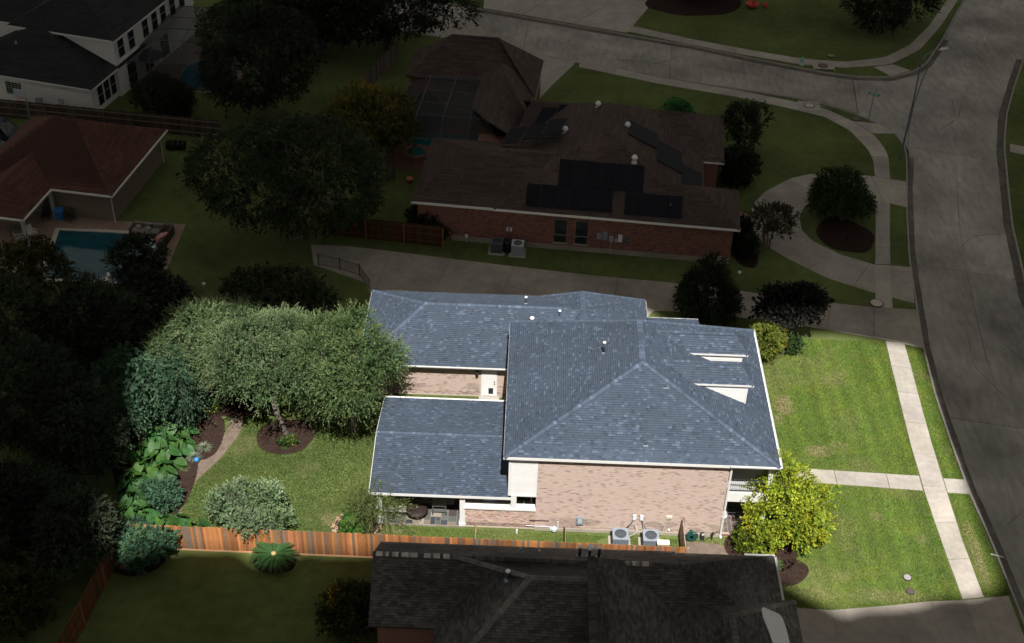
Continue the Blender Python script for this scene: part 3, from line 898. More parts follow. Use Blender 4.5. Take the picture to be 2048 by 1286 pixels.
def dormer(yc, hw):
    z0, z1 = 7.85, 8.69
    sx = lambda z: xr - (z-EZ)/((RZ-EZ)/(xr-rf[0]))
    d = MB()
    xe, xrr = 13.03, 12.22
    L0, R0 = (sx(z0)-.02, yc-hw, z0), (xe, yc-hw, z0)
    L1, R1 = (sx(z0)-.02, yc+hw, z0), (xe, yc+hw, z0)
    A, B = (sx(z1)-.02, yc, z1), (xrr, yc, z1)
    dr = MB(); dr.box(12.70, 12.72, yc-hw+.11, yc+hw-.11, 6.42, z0-.05)
    dm = dr.build('dormer', m_white, H)
    dk = MB(); st = MB(); cp = MB()
    for poly in ([L0, R0, B, A], [R1, L1, A, B], [R0, R1, B]):
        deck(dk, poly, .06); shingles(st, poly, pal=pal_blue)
    ro = dk.build('dormer_roof', m_blue_sh, dm)
    st.build('shingle_field', m_blue_sh, dm)['kind'] = 'stuff'
    for a, b in ((A, B), (B, R0), (B, R1)): caps(cp, a, b, .13)
    cp.build('ridge_cap', m_blue_sh, dm)['kind'] = 'stuff'
    # cheeks, clipped by the main slope
    for s in (-1, 1):
        y = yc + s*(hw-.11)
        k = MB(); p = [(sx(6.40)-.0, y, 6.40), (12.72, y, 6.42), (12.72, y, z0-.03), (sx(z0-.03), y, z0-.03)]
        k.face(p if s < 0 else p[::-1]); k.build('cheek', m_white, dm)
        siding(dm, 0, 0, y, 6.42, z0-.04, nrm=s, expo=.16, clip=lambda z: (sx(z)+.02, 12.72))
    t = MB(); t.box(sx(z0), xe, yc-hw-.02, yc-hw, z0-.11, z0+.01); t.box(sx(z0), xe, yc+hw, yc+hw+.02, z0-.11, z0+.01); t.box(xe-.06, xe-.04, yc-hw, yc+hw, z0-.16, z0-.075)
    t.box(12.66, 12.745, yc-hw+.085, yc-hw+.17, 6.40, z0-.1)
    t.build('dormer_trim', m_white, dm)
    g = MB(); g.box(12.725, 12.74, yc-.42, yc+.42, 6.95, 7.65); g.build('dormer_window', m_glass, dm)
dormer(5.0, .95)
dormer(7.68, .90)

# walls
m = MB(); m.box(1.2, 11.6, .08, .25, 0.0, EZ-.16); m.box(11.45, 11.6, .25, 11.8, 0, EZ-.16); m.box(-.35, -.2, 2.6, 11.8, 0, EZ-.16); m.box(-.2, 11.45, 11.65, 11.8, 0, EZ-.16)
wl = m.build('wall', m_mortar, H)
bricks(wl, (1.2, .08), (1, 0), 10.4, .22, EZ-.18, (0, -1), m_brick, pal_beige, bl=.235, bh=.062)
bricks(wl, (11.6, .08), (0, 1), 11.6, .3, EZ-.18, (1, 0), m_brick, pal_beige, holes=[(4, 5.2, .3, 2.6), (7, 9, .9, 2.5), (1.2, 2.6, .9, 2.4), (1.2, 2.6, 3.6, 5.3), (5, 7, 3.6, 5.3)])
bricks(wl, (-.35, 11.8), (0, -1), 9.2, .2, EZ-.18, (-1, 0), m_brick, pal_beige)
m = MB(); m.box(1.2, 11.62, .03, .08, -.05, .21, (.95, .9, .85)); m.build('foundation', m_conc, H)
for (y0, y1, z0, z1) in ((1.3, 2.65, .95, 2.4), (1.3, 2.65, 3.65, 5.3), (5.1, 7.0, 3.65, 5.3), (7.1, 9.0, .95, 2.5)):
    m = MB(); m.box(11.6, 11.64, y0, y1, z0, z1); f = m.build('window', m_white, H)
    m = MB(); m.box(11.64, 11.65, y0+.07, y1-.07, z0+.07, (z0+z1)/2-.02); m.build('pane', m_glass, f)
    m = MB(); m.box(11.64, 11.65, y0+.07, y1-.07, (z0+z1)/2+.02, z1-.07); m.build('pane', m_glass, f)
m = MB(); m.box(11.6, 11.66, 4.1, 5.2, .32, 2.6, (.25, .1, .06)); m.build('front_door', m_white, H)
# white sided bay over the kitchen corner
m = MB(); m.box(-.2, 1.2, .085, .22, 2.6, EZ-.16); m.box(-.35, -.2, .085, 2.6, 2.6, EZ-.16); bay = m.build('sided_bay', m_white, H)
siding(bay, -.19, 1.19, .083, 2.66, EZ-.17, expo=.148)
m = MB(); m.box(-.37, -.19, .045, .085, 2.62, EZ-.165); m.box(1.16, 1.22, .045, .085, 2.62, EZ-.165); m.box(-.2, 1.2, .05, .085, 2.58, 2.68); m.build('corner_trim', m_white, bay)
# outdoor kitchen under the bay
m = MB(); m.box(-2.76, 1.2, .12, .26, 0, 1.48); hw = m.build('half_wall', m_mortar, H)
bricks(hw, (-2.76, .12), (1, 0), 3.96, .12, 1.46, (0, -1), m_redbrick, lambda s, z: tuple(c*(2.0 if z > .35 else 1.1)*v for c, v in zip(pal_red(s, z), (1, 1.5, 1.6))), bl=.2, bh=.058)
m = MB(); m.box(-2.8, 1.2, .02, .48, 1.485, 1.60); m.build('counter_cap', m_white, hw)
m = MB(); m.box(-.19, .12, .06, .3, 1.60, 2.6); m.box(.92, 1.0, .9, 1.0, 1.0, 2.5); m.build('post', m_white, H)
m = MB(); m.box(-2.7, 1.15, .5, 1.25, .12, 1.0, (.5, .47, .42)); m.box(-2.7, 1.15, .48, 1.3, 1.0, 1.05, (.9, .85, .78)); ct = m.build('counter', m_conc, H)
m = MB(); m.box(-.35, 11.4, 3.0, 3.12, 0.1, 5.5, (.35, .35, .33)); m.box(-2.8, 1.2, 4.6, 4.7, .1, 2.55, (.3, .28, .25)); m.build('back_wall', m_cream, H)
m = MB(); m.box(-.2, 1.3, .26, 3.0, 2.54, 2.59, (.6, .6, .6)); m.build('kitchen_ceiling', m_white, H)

# covered patio roof
PZ, PR = 2.62, 3.50
a, b, c, d, r0, r1 = (-8.05, -.10, PZ), (-.36, -.10, PZ), (-.36, 8.03, PZ), (-8.05, 8.03, PZ), (-8.05, 3.96, PR), (-.36, 3.96, PR)
roof_set(H, [[a, b, r1, r0], [c, d, r0, r1]], [(r0, r1)], m_blue_sh, pal_blue, 'patio_roof')
m = MB(); m.box(-8.07, -.19, -.125, -.10, PZ-.17, PZ+.0); m.box(-8.07, -.36, 8.03, 8.055, PZ-.17, PZ)
m.build('patio_fascia', m_white, H)
gutter(H, (-.4, 8.06, PZ+.01), (-8.05, 8.06, PZ+.01), ticks=False)
m = MB(); m.hexa([(-8.075, -.1, PZ-.16), (-8.05, -.1, PZ-.16), (-8.05, 3.96, PR-.16), (-8.075, 3.96, PR-.16), (-8.075, -.1, PZ), (-8.05, -.1, PZ), (-8.05, 3.96, PR), (-8.075, 3.96, PR)])
m.hexa([(-8.075, 3.96, PR-.16), (-8.05, 3.96, PR-.16), (-8.05, 8.03, PZ-.16), (-8.075, 8.03, PZ-.16), (-8.075, 3.96, PR), (-8.05, 3.96, PR), (-8.05, 8.03, PZ), (-8.075, 8.03, PZ)])
m.build('rake_board', m_white, H)
m = MB(); m.face([(-7.75, .15, PZ-.14), (-7.75, 3.96, PR-.13), (-7.75, 7.8, PZ-.14)]); m.build('gable', m_white, H)
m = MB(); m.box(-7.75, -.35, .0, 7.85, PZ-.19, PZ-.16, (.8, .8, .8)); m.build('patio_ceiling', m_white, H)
for x, y in ((-7.55, .22), (-2.89, .22), (-7.55, 7.6), (-2.89, 7.6)):
    m = MB(); m.box(x-.15, x+.15, y-.14, y+.14, .1, PZ-.16); m.box(x-.19, x+.19, y-.18, y+.18, .1, .3); m.box(x-.18, x+.18, y-.17, y+.17, PZ-.3, PZ-.165)
    m.build('post', m_white, H)

# rear wing with its hip roof
WZ, WR = 2.68, 4.66
w1, w2, w3, w4 = (-10.05, 11.15, WZ), (8.3, 11.15, WZ), (8.3, 19.0, WZ), (-10.05, 19.0, WZ)
q0, q1 = (-6.16, 15.07, WR), (4.4, 15.07, WR)
roof_set(H, [[w1, w2, q1, q0], [w3, w4, q0, q1], [w4, w1, q0], [w2, w3, q1]], [(w1, q0), (w4, q0), (q0, (2.9, 15.07, WR))], m_blue_sh, pal_blue, 'wing_roof')
g1, g2, gb, ga = (8.3, 19.02, WZ), (1.2, 19.02, WZ), (3.9, 16.9, WR+.02), (3.9, 12.5, WR+.02)
roof_set(H, [[g2, (1.2, 12.5, WZ), ga, gb], [(8.3, 12.5, WZ), g1, gb, ga], [g1, g2, gb]], [(ga, gb), (gb, g1), (gb, g2)], m_blue_sh, pal_blue, 'cross_roof')
roof_set(H, [[(11.6, 16.95, 2.75), (8.3, 16.95, 2.75), (8.3, 12.1, 4.5), (11.6, 12.1, 4.5)]], [], m_blue_sh, pal_blue, 'low_roof')
m = MB(); m.box(8.3, 11.62, 16.95, 16.99, 2.62, 2.76); m.box(11.6, 11.63, 12.1, 16.95, 2.6, 2.74); m.box(-10.05, 1.2, 19.0, 19.03, WZ-.16, WZ-.01); m.box(8.3, 8.33, 11.9, 19, WZ-.16, WZ-.01); m.box(-10.08, -10.05, 11.15, 19.0, WZ-.16, WZ-.01); m.build('wing_fascia', m_white, H)
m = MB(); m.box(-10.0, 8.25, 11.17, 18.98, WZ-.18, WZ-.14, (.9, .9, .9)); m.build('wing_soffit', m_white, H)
gutter(H, (-10.0, 11.13, WZ), (-.4, 11.13, WZ))
m = MB(); m.box(-9.6, 8.0, 11.55, 11.75, 0, WZ-.17); m.box(-9.6, -9.4, 11.75, 18.6, 0, WZ-.17); m.box(-9.4, 8.0, 18.4, 18.6, 0, WZ-.17); m.box(7.8, 8.0, 11.75, 18.4, 0, WZ-.17); m.box(8.0, 11.3, 16.4, 16.6, 0, 2.6); m.box(11.2, 11.4, 12, 16.4, 0, 2.6)
ww = m.build('wing_wall', m_mortar, H)
bricks(ww, (-9.6, 11.55), (1, 0), 9.2, .12, WZ-.19, (0, -1), m_brick, pal_beige, holes=[(7.22, 8.22, 0, 2.4)], bl=.235, bh=.062)
m = MB(); m.box(-2.38, -1.36, 11.50, 11.56, .12, 2.33, (.95, .95, .95)); dr = m.build('back_door', m_white, H)
m = MB(); m.box(-2.30, -1.44, 11.478, 11.50, .16, 2.26, (1.05, 1.05, 1.05)); m.build('door_leaf', m_white, dr)
m = MB(); m.box(-1.90, -1.60, 11.463, 11.478, .32, .78, (.02, .025, .04)); m.build('pet_flap', m_plain, dr)
for z in (1.12, 1.30):
    m = MB(); m.lathe([(.035, 0), (.035, .05)], (-1.53, 11.45, z), 8, (.1, .1, .1)); m.build('handle', m_plain, dr)
m = MB(); m.lathe([(.03, 0), (.09, .05), (.12, .3), (.05, .36), (.02, .45)], (-2.64, 11.40, 1.78), 8, (.03, .03, .03)); m.box(-2.66, -2.62, 11.42, 11.55, 2.0, 2.04, (.03, .03, .03)); m.build('wall_lantern', m_plain, H)
m = MB(); m.box(-2.5, -1.2, 10.6, 11.5, 0, .11, (.95, .95, .95)); m.box(-.95, -.45, 10.9, 11.5, .0, .16, (.6, .6, .6)); m.build('door_step', m_conc, H)

# street-side porch and balcony
m = MB(); m.box(11.62, 14.02, .10, 11.7, 0, .30); pf = m.build('porch_base', m_mortar, H)
bricks(pf, (11.62, .10), (1, 0), 2.4, .04, .22, (0, -1), m_redbrick, pal_red)
bk = MB()
for i in range(34):
    for j in range(10):
        s = random.uniform(.7, 1.2); x = 11.66 + j*.236; y = .14 + i*.11
        bk.box(x, x+.222, y, y+.098, .298, .312, (s*.62, s*1.0, s*1.15), skip='b')
bk.build('brick_paving', m_redbrick, pf)['kind'] = 'stuff'
m = MB(); m.box(11.62, 14.0, .12, 11.7, 3.02, 3.46, (.62, .62, .64)); m.build('balcony_floor', m_white, H)
m = MB(); m.box(11.62, 14.05, .06, .12, 2.80, 3.475); m.box(14.0, 14.05, .12, 11.7, 2.80, 3.475); m.build('balcony_beam', m_white, H)
for y in (.22, 3.6, 7.6, 11.4):
    m = MB(); m.box(13.76, 14.0, y-.1, y+.14, .31, 2.80); m.box(13.72, 14.04, y-.13, y+.18, .31, .5); m.build('porch_column', m_white, H)
    m = MB(); m.box(13.76, 14.0, y-.1, y+.14, 3.46, EZ-.165); m.build('balcony_column', m_white, H)
rl = MB(); rl.box(11.66, 13.76, .14, .19, 4.34, 4.39); rl.box(11.66, 13.76, .15, .18, 3.56, 3.59)
for y0, y1 in ((.36, 3.5), (3.74, 7.5), (7.74, 11.3)):
    rl.box(13.86, 13.9, y0, y1, 4.34, 4.39); rl.box(13.86, 13.9, y0, y1, 3.56, 3.59)
ro = rl.build('balcony_rail', m_dkmetal, H)
for i in range(19):
    x = 11.72 + i*.112
    m = MB(); m.box(x, x+.018, .155, .173, 3.585, 4.345); m.build('baluster', m_dkmetal, ro)
bl = MB()
for y0, y1 in ((.36, 3.5), (3.74, 7.5), (7.74, 11.3)):
    for i in range(int((y1-y0)/.12)):
        bl.box(13.87, 13.888, y0+i*.12, y0+i*.12+.018, 3.585, 4.345)
bl.build('street_balusters', m_dkmetal, ro)['kind'] = 'stuff'
# downspout at the front corner
m = MB(); m.tube([(11.72, -.02, EZ-.12), (11.68, .0, EZ-.35), (11.68, .0, .25), (11.70, -.12, .08)], .062, 6); m.build('downspout', m_white, H)

# things fixed on the brick wall
m = MB(); m.box(3.52, 3.92, -.06, .07, .66, 1.16, (.22, .26, .3)); u = m.build('utility_box', m_plain, H)
m = MB(); m.box(3.60, 3.84, -.075, -.06, .78, 1.08, (.42, .47, .5)); m.build('box_door', m_plain, u)
for x in (6.75, 7.15):
    m = MB(); m.box(x-.1, x+.1, -.03, .07, 1.14, 1.5, (.6, .64, .68)); u = m.build('disconnect_box', m_plain, H)
    m = MB(); m.box(x-.06, x+.06, -.042, -.03, 1.2, 1.4, (.75, .78, .8)); m.build('box_door', m_plain, u)
m = MB(); m.box(8.52, 8.84, -.0, .07, 1.34, 1.52, (.66, .64, .48)); m.tube([(8.56, .04, 1.34), (8.52, .04, .7), (8.40, .03, .05)], .018, 5, (.6, .6, .55)); m.build('junction_box', m_plain, H)
m = MB(); m.box(.9, 2.0, .055, .075, .70, .78, (.1, .06, .05)); m.build('weep_vent', m_plain, H)
m = MB(); m.tube([(.7, .02, .36), (2.5, .02, .30)], .028, 6, (.55, .57, .6)); m.tube([(2.5, .02, .12), (2.5, .02, .75)], .04, 6, (.6, .62, .65)); m.lathe([(.12, 0), (.16, .06), (.16, .22), (.1, .28)], (2.3, -.08, .12), 10, (.55, .6, .62)); m.box(2.05, 2.2, -.12, .0, .15, .33, (.5, .55, .57)); m.build('gas_meter', m_plain, H)
m = MB(); m.lathe([(.05, 0), (.05, .28)], (.2, -.25, 0), 8, (.8, .8, .8)); m.build('cleanout_cap', m_plain, H)
m = MB(); m.lathe([(.05, 0), (.07, .03), (.05, .06)], (8.75, .02, .42), 8, (.75, .75, .75)); m.build('wall_tap', m_plain, H)

for x, y, z, h, cp in ((4.73, 6.0, 8.22, .75, False), (.27, 15.95, 4.25, .5, False), (2.44, 14.6, 4.2, .55, False), (.7, 14.1, 4.15, .25, True), (7.55, 14.3, 3.2, .5, False)):
    pipe_vent(H, x, y, z, h, .065, cp)
for x, y, z in ((8.02, 3.0, 8.25), (6.97, .45, 6.27)):
    m = MB(); m.box(x-.12, x+.12, y-.02, y+.2, z, z+.06, (1.5, 1.55, 1.6)); m.lathe([(.05, 0), (.05, .16)], (x, y+.08, z+.05), 8, (.3, .35, .42)); m.build('roof_jack', m_metal, H)

# patio floor of mixed slate tiles
pt = setting('patio')
m = MB(); m.box(-7.75, -2.74, .02, 7.8, -.1, .095, (.62, .58, .54)); m.build('patio_slab', m_conc, pt)
cols = [(.055, .062, .072), (.10, .105, .10), (.16, .145, .12), (.20, .18, .14), (.085, .07, .07), (.27, .24, .20), (.12, .13, .12)]
def tiles(x0, x1, y0, y1):
    if x1-x0 > .75 or (x1-x0 > .5 and random.random() < .35):
        c = x0 + (x1-x0)*random.choice([.4, .5, .6]); tiles(x0, c, y0, y1); tiles(c, x1, y0, y1); return
    if y1-y0 > .6 or (y1-y0 > .45 and random.random() < .3):
        c = y0 + (y1-y0)*random.choice([.4, .5, .6]); tiles(x0, x1, y0, c); tiles(x0, x1, c, y1); return
    m = MB(); c = random.choice(cols); s = random.uniform(.75, 1.15)
    m.box(x0+.01, x1-.01, y0+.01, y1-.01, .09, .112+random.uniform(0, .005), tuple(k*s for k in c), skip='b'); m.build('slate_tile', m_slate, pt)
for i in range(5):
    for j in range(3):
        tiles(-7.70+i*.99, -7.70+(i+1)*.99, .08+j*1.2, .08+(j+1)*1.2)
# ------------------------------------------------------------------ dark-roofed neighbour at the lower edge
NB = thing('neighbour_house', 'single-storey house under a stained dark three-tab shingle roof with ridge vents, beside the cedar fence', 'house', (4, -9, 0))
palN = pal_dark(.62, 1.35)
def pal_stain(p):
    if p.y > -7.2 and (p.x < -2.9 or 5.0 < p.x < 7.2):
        s = random.choice([.8, 1.4, 3.2, 4.8, 5.6]); return (s, s, s*.98)
    return palN(p)
e = 2.6
def hipblock(x0, x1, y0, y1, ze, r0, r1):
    """four slopes of a hip or gable block; ridge r0-r1 along x"""
    a, b, c, d = (x0, y0, ze), (x1, y0, ze), (x1, y1, ze), (x0, y1, ze)
    return [[a, b, r1, r0], [b, c, r1], [c, d, r0, r1], [d, a, r0]]
def hipblock_y(x0, x1, y0, y1, ze, r0, r1):
    a, b, c, d = (x0, y0, ze), (x1, y0, ze), (x1, y1, ze), (x0, y1, ze)
    return [[a, b, r0], [b, c, r1, r0], [c, d, r1], [d, a, r0, r1]]
kw = dict(tabs=(.305, .305), slots=.014, expo=.14)
rA0, rA1 = (-7.0, -6.55, 4.75), (8.7, -6.55, 4.75)
sl = hipblock(-7.0, 13.84, -9.4, -3.75, e, rA0, rA1)[:3]
roof_set(NB, sl, [(rA0, (3.3, -6.55, 4.75)), ((4.9, -6.55, 4.75), rA1), (rA1, (13.84, -3.75, e)), (rA1, (12.0, -8.4, 3.34))], m_black_sh, palN, 'roof', cap_pal=pal_stain, **kw)
rC0, rC1 = (.92, -8.65, 5.75), (3.9, -8.65, 5.75)
sl = [[(-3.9, -13.6, e), (8.6, -13.6, e), rC1, rC0], [(-3.4, -3.9, 2.7), (-3.9, -13.6, e), rC0], [(8.6, -3.8, 2.75), (-3.4, -3.9, 2.7), rC0, rC1]]
roof_set(NB, sl, [(rC0, rC1), (rC0, (-3.9, -13.6, e)), (rC0, (-2.75, -6.55, 4.72))], m_black_sh, palN, 'centre_roof', cap_pal=pal_dark(1.3, 2.0), **kw)
rB0, rB1 = (3.9, -7.3, 5.82), (3.9, -18, 5.82)
sl = [[(9.3, -18, e), (9.3, -4.6, e), rB0, rB1], [(-1.5, -18, 4.0), (3.9, -18, 5.8), (3.9, -8.2, 5.8), (-1.5, -14.5, 4.0)], [(6, -5.4, 4.4), (2.4, -5.4, 4.6), rB0]]
roof_set(NB, [sl[0]], [], m_black_sh, palN, 'cross_roof', **kw)
m = MB(); caps(m, rB0, rB1, .22, .16, palN, .10, .09); m.build('ridge_cap', m_black_sh, NB)['kind'] = 'stuff'
rG0, rG1 = (10.75, -9.6, 4.65), (10.75, -18, 4.65)
sl = [[(14.5, -18, e), (14.5, -6.75, e), rG0, rG1], [(14.5, -6.75, e), (8.0, -6.75, e), rG0], [(7.5, -6.75, e), (7.5, -18, e), rG1, rG0]]
roof_set(NB, sl, [(rG0, (14.5, -6.75, e)), (rG0, rG1), (rG0, (9.0, -8.3, 3.4))], m_black_sh, palN, 'garage_roof', cap_pal=pal_dark(1.2, 1.9), **kw)
m = MB(); m.box(-6.6, 13.5, -9.2, -4.1, 0, e-.15); m.box(-3.4, 9, -18, -9.2, 0, e-.15); m.box(9, 14.2, -18, -7.1, 0, e-.15); m.build('wall', m_redbrick, NB)
m = MB(); m.face([(-6.6, -9.1, e-.1), (-6.6, -4.0, e-.1), (-6.6, -6.55, 4.6)]); m.build('gable', m_taupe, NB)
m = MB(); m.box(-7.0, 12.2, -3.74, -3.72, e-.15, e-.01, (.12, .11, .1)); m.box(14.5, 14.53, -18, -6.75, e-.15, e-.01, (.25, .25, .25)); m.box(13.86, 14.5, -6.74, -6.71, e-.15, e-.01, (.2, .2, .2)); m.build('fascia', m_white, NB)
gutter(NB, (13.9, -3.70, e), (12.3, -3.70, e), ticks=False); gutter(NB, (13.87, -6.7, e), (13.87, -3.72, e), ticks=False)
for x, y, z, h, cp in ((3.44, -5.55, 3.95, .75, False), (3.95, -5.5, 3.95, .6, True), (4.43, -5.55, 3.95, .75, False), (-.18, -8.2, 5.0, .6, False)):
    pipe_vent(NB, x, y, z, h, .085, cp)
for x, y in ((-1.9, -4.5), (.4, -4.6), (1.4, -4.7), (7.2, -4.9)):
    m = MB(); m.box(x-.05, x+.05, y-.05, y+.05, 3.1, 3.42, (1.2, 1.3, 1.5)); m.build('roof_clip', m_metal, NB)
# pale patch of unknown kind, made up as a panel on the garage slope
zg = lambda x: e + (14.5-x)/3.75*2.05
m = MB()
pl = [(12.42, -8.40), (12.55, -8.24), (13.40, -8.24), (13.55, -8.40), (13.66, -9.0), (13.80, -11.2), (12.9, -11.2), (12.62, -9.7), (12.42, -8.9)]
m.face([(x, y, zg(x)+.09) for x, y in pl[::-1]]); 
for i in range(len(pl)):
    (xa, ya), (xb, yb) = pl[i], pl[(i+1) % len(pl)]
    m.face([(xa, ya, zg(xa)-.05), (xb, yb, zg(xb)-.05), (xb, yb, zg(xb)+.09), (xa, ya, zg(xa)+.09)])
m.col = (.5, .5, .5)
o = m.build('pale_panel', m_white, NB)

# ------------------------------------------------------------------ brown-roofed house with the solar panels
FT = R(-5.2)
FO = (15.496, 27.284)
def FL(u, v, z=0.0):
    return (FO[0] + u*math.cos(FT) - v*math.sin(FT), FO[1] + u*math.sin(FT) + v*math.cos(FT), z)
def FP(pts): return [FL(*p) for p in pts]
FH = thing('solar_house', 'red brick house with a brown hipped roof carrying black solar panels', 'house', FL(-9, 8))
palB = pal_dark(.75, 1.25)
fz = 3.3
kf = dict(tabs=(.6, 1.6), expo=.16)
def froof(name, blocks, capl): return roof_set(FH, [FP(b) for b in blocks], [(FL(*a), FL(*b)) for a, b in capl], m_brown_sh, palB, name, **kf)
aF, aB = (-10.25, 6.6, 7.0), (-10.45, 10.75, 7.0)
froof('main_roof', [[(-17.9, 0, fz), (-2.6, 0, fz), aF], [(-2.6, 0, fz), (-2.6, 17, fz), aB, aF], [(-2.6, 17, fz), (-17.9, 17, fz), aB], [(-17.9, 17, fz), (-17.9, 0, fz), aF, aB]],
      [(aF, aB), (aF, (-17.9, 0, fz)), (aF, (-2.9, .2, 3.45))])
pA, pB = (-3.1, 2.85, 4.9), (-9, 2.85, 4.9)
froof('side_roof', [[(-9, 0.003, fz+.003), (0, 0.003, fz+.003), pA, pB], [(0, 0, fz), (0, 5.5, fz), pA], [(0, 5.5, fz), (-9, 5.5, fz), pB, pA]], [(pA, (0, 0, fz)), (pA, (0, 5.5, fz)), (pA, (-5.2, 2.85, 4.9))])
nA, nB = (-16.6, 13.4, 5.4), (-4.8, 13.4, 5.4)
froof('north_roof', [[(-17.9, 9.5, fz), (-1.0, 9.5, fz), nB, nA], [(-1.0, 9.5, fz), (-1.0, 17.2, fz), nB], [(-1.0, 17.2, fz), (-17.9, 17.2, fz), nA, nB]], [(nA, nB), (nB, (-1, 9.5, fz)), (nB, (-1, 17.2, fz))])
wA, wB = (-20.7, 5.0, 5.4), (-13.6, 5.0, 5.4)
froof('west_roof', [[(-24.0, .1, fz-.02), (-12, .1, fz-.02), wB, wA], [(-12, 9.9, fz-.02), (-24.0, 9.9, fz-.02), wA, wB], [(-24.0, 9.9, fz-.02), (-24.0, .1, fz-.02), wA]], [(wA, wB), (wA, (-24, .1, fz-.02)), (wA, (-24, 9.9, fz-.02))])
cA, cB = (-19.6, 10, 5.0), (-19.6, 20.5, 5.0)
froof('link_roof', [[(-22.6, 20.5, fz), (-22.6, 16.5, fz), (-19.0, 10.2, fz+.3), cA, cB], [(-16.8, 10, fz), (-16.8, 20.5, fz), cB, cA]], [((-19.2, 18.3, 5.05), (-16.9, 12.6, 4.95))])
tA, tB = (-24.5, 22.75, 6.3), (-20.5, 22.75, 6.3)
froof('garage_roof', [[(-28.2, 20.2, fz), (-16.7, 20.2, fz), tB, tA], [(-16.7, 18.0, fz), (-16.7, 25.3, fz), tB], [(-16.7, 25.3, fz), (-28.2, 25.3, fz), tA, tB], [(-28.2, 25.3, fz), (-28.2, 20.2, fz), tA]], [(tA, tB), (tB, (-16.7, 20.2, fz)), (tA, (-28.2, 20.2, fz))])
m = MB()
def fbox(m, u0, u1, v0, v1, z0, z1, col=None, skip=''):
    m.hexa([FL(u0, v0, z0), FL(u1, v0, z0), FL(u1, v1, z0), FL(u0, v1, z0), FL(u0, v0, z1), FL(u1, v0, z1), FL(u1, v1, z1), FL(u0, v1, z1)], col, skip)
fbox(m, -21.0, -.4, .4, 5.1, 0, fz-.12); fbox(m, -17.5, -3, 5.1, 16.6, 0, fz-.12); fbox(m, -3, -1.4, 9.9, 16.8, 0, fz-.12); fbox(m, -23.6, -17.5, 5.1, 9.5, 0, fz-.12); fbox(m, -23.6, -21, .5, 5.1, 0, fz-.12); fbox(m, -27.8, -17.1, 20.6, 24.9, 0, fz-.12); fbox(m, -20.5, -17.12, 9.5, 20.6, 0, fz-.12)
fw = m.build('wall', m_redbrick, FH)
fu = (math.cos(FT), math.sin(FT)); fn = (math.sin(FT), -math.cos(FT)); fe = (math.cos(FT), math.sin(FT)); fvv = (-math.sin(FT), math.cos(FT))
p = FL(-21.0, .4); bricks(fw, p[:2], fu, 20.6, .42, fz-.14, fn, m_redbrick, pal_red, holes=[(7.55, 8.6, .6, 2.62), (9.1, 10.15, .6, 2.62)])
p = FL(-.4, .4); bricks(fw, p[:2], fvv, 4.7, .42, fz-.14, fe, m_redbrick, pal_red)
p = FL(-17.1, 9.5); bricks(fw, FL(-17.1, 14.5)[:2], fvv, 10.4, .3, fz-.14, fe, m_redbrick, pal_red)
m = MB(); fbox(m, -21.03, -.37, .34, .4, -.05, .40, (.8, .8, .78)); fbox(m, -.4, -.34, .34, 5.1, -.05, .4, (.8, .8, .78)); m.build('foundation', m_conc, FH)
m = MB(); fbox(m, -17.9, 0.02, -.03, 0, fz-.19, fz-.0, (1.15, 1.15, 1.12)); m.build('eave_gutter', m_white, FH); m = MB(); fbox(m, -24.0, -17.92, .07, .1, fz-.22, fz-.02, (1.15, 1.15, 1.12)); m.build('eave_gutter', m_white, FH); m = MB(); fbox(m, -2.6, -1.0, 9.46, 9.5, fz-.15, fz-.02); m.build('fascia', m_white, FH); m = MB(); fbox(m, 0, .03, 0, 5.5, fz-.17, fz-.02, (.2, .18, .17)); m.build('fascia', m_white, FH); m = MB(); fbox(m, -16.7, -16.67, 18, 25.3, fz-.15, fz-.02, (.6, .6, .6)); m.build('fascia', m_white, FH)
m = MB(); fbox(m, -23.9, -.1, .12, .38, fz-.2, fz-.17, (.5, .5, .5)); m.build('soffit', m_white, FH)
for u in (-13.42, -11.87):
    m = MB(); fbox(m, u, u+1.0, .37, .45, .62, 2.62, (.25, .22, .2)); w_ = m.build('window', m_white, FH)
    for z0, z1 in ((.68, 1.28), (1.33, 2.56)):
        m = MB(); fbox(m, u+.06, u+.94, .355, .37, z0, z1); m.build('pane', m_glass, w_)
    m = MB(); fbox(m, u+.03, u+.97, .345, .372, 1.28, 1.33, (.4, .4, .38)); m.build('sash_bar', m_white, w_)
    m = MB(); fbox(m, u-.05, u+1.05, .30, .4, .54, .62, (.55, .5, .45)); m.build('sill', m_white, w_)
for u, w_, z0, z1, c in ((-10.05, .36, 1.25, 1.75, (.28, .31, .35)), (-9.62, .36, 1.2, 1.95, (.24, .28, .34)), (-9.15, .3, 1.15, 1.6, (.4, .42, .45)), (-8.78, .18, 1.1, 1.35, (.45, .47, .5)), (-8.5, .3, 1.15, 1.75, (.75, .77, .8)), (-8.05, .34, 1.05, 1.6, (.12, .12, .13))):
    m = MB(); fbox(m, u-w_/2, u+w_/2, .28, .40, z0, z1, c); fbox(m, u-w_/2-.015, u+w_/2+.015, .27, .3, z1-.03, z1+.02, tuple(k*1.2 for k in c)); m.build('meter_box', m_plain, FH)
m = MB(); m.tube([FL(-9.15, .33, 1.2), FL(-9.15, .33, .05)], .03, 6, (.4, .4, .42)); m.build('conduit', m_plain, FH); m = MB(); m.tube([FL(-7.55, .36, fz-.2), FL(-7.55, .36, .5)], .025, 6, (.2, .1, .08)); m.build('conduit', m_plain, FH)
m = MB(); fbox(m, -1.42, -1.0, .2, .4, .15, .6, (.55, .57, .6)); fbox(m, -1.36, -1.06, .185, .2, .22, .52, (.35, .36, .4)); m.build('crawl_vent', m_plain, FH)
for u in (-16.85, -16.6):
    m = MB(); fbox(m, u-.07, u+.07, .3, .4, 1.25, 1.55, (.75, .77, .8)); m.build('disconnect_box', m_plain, FH)
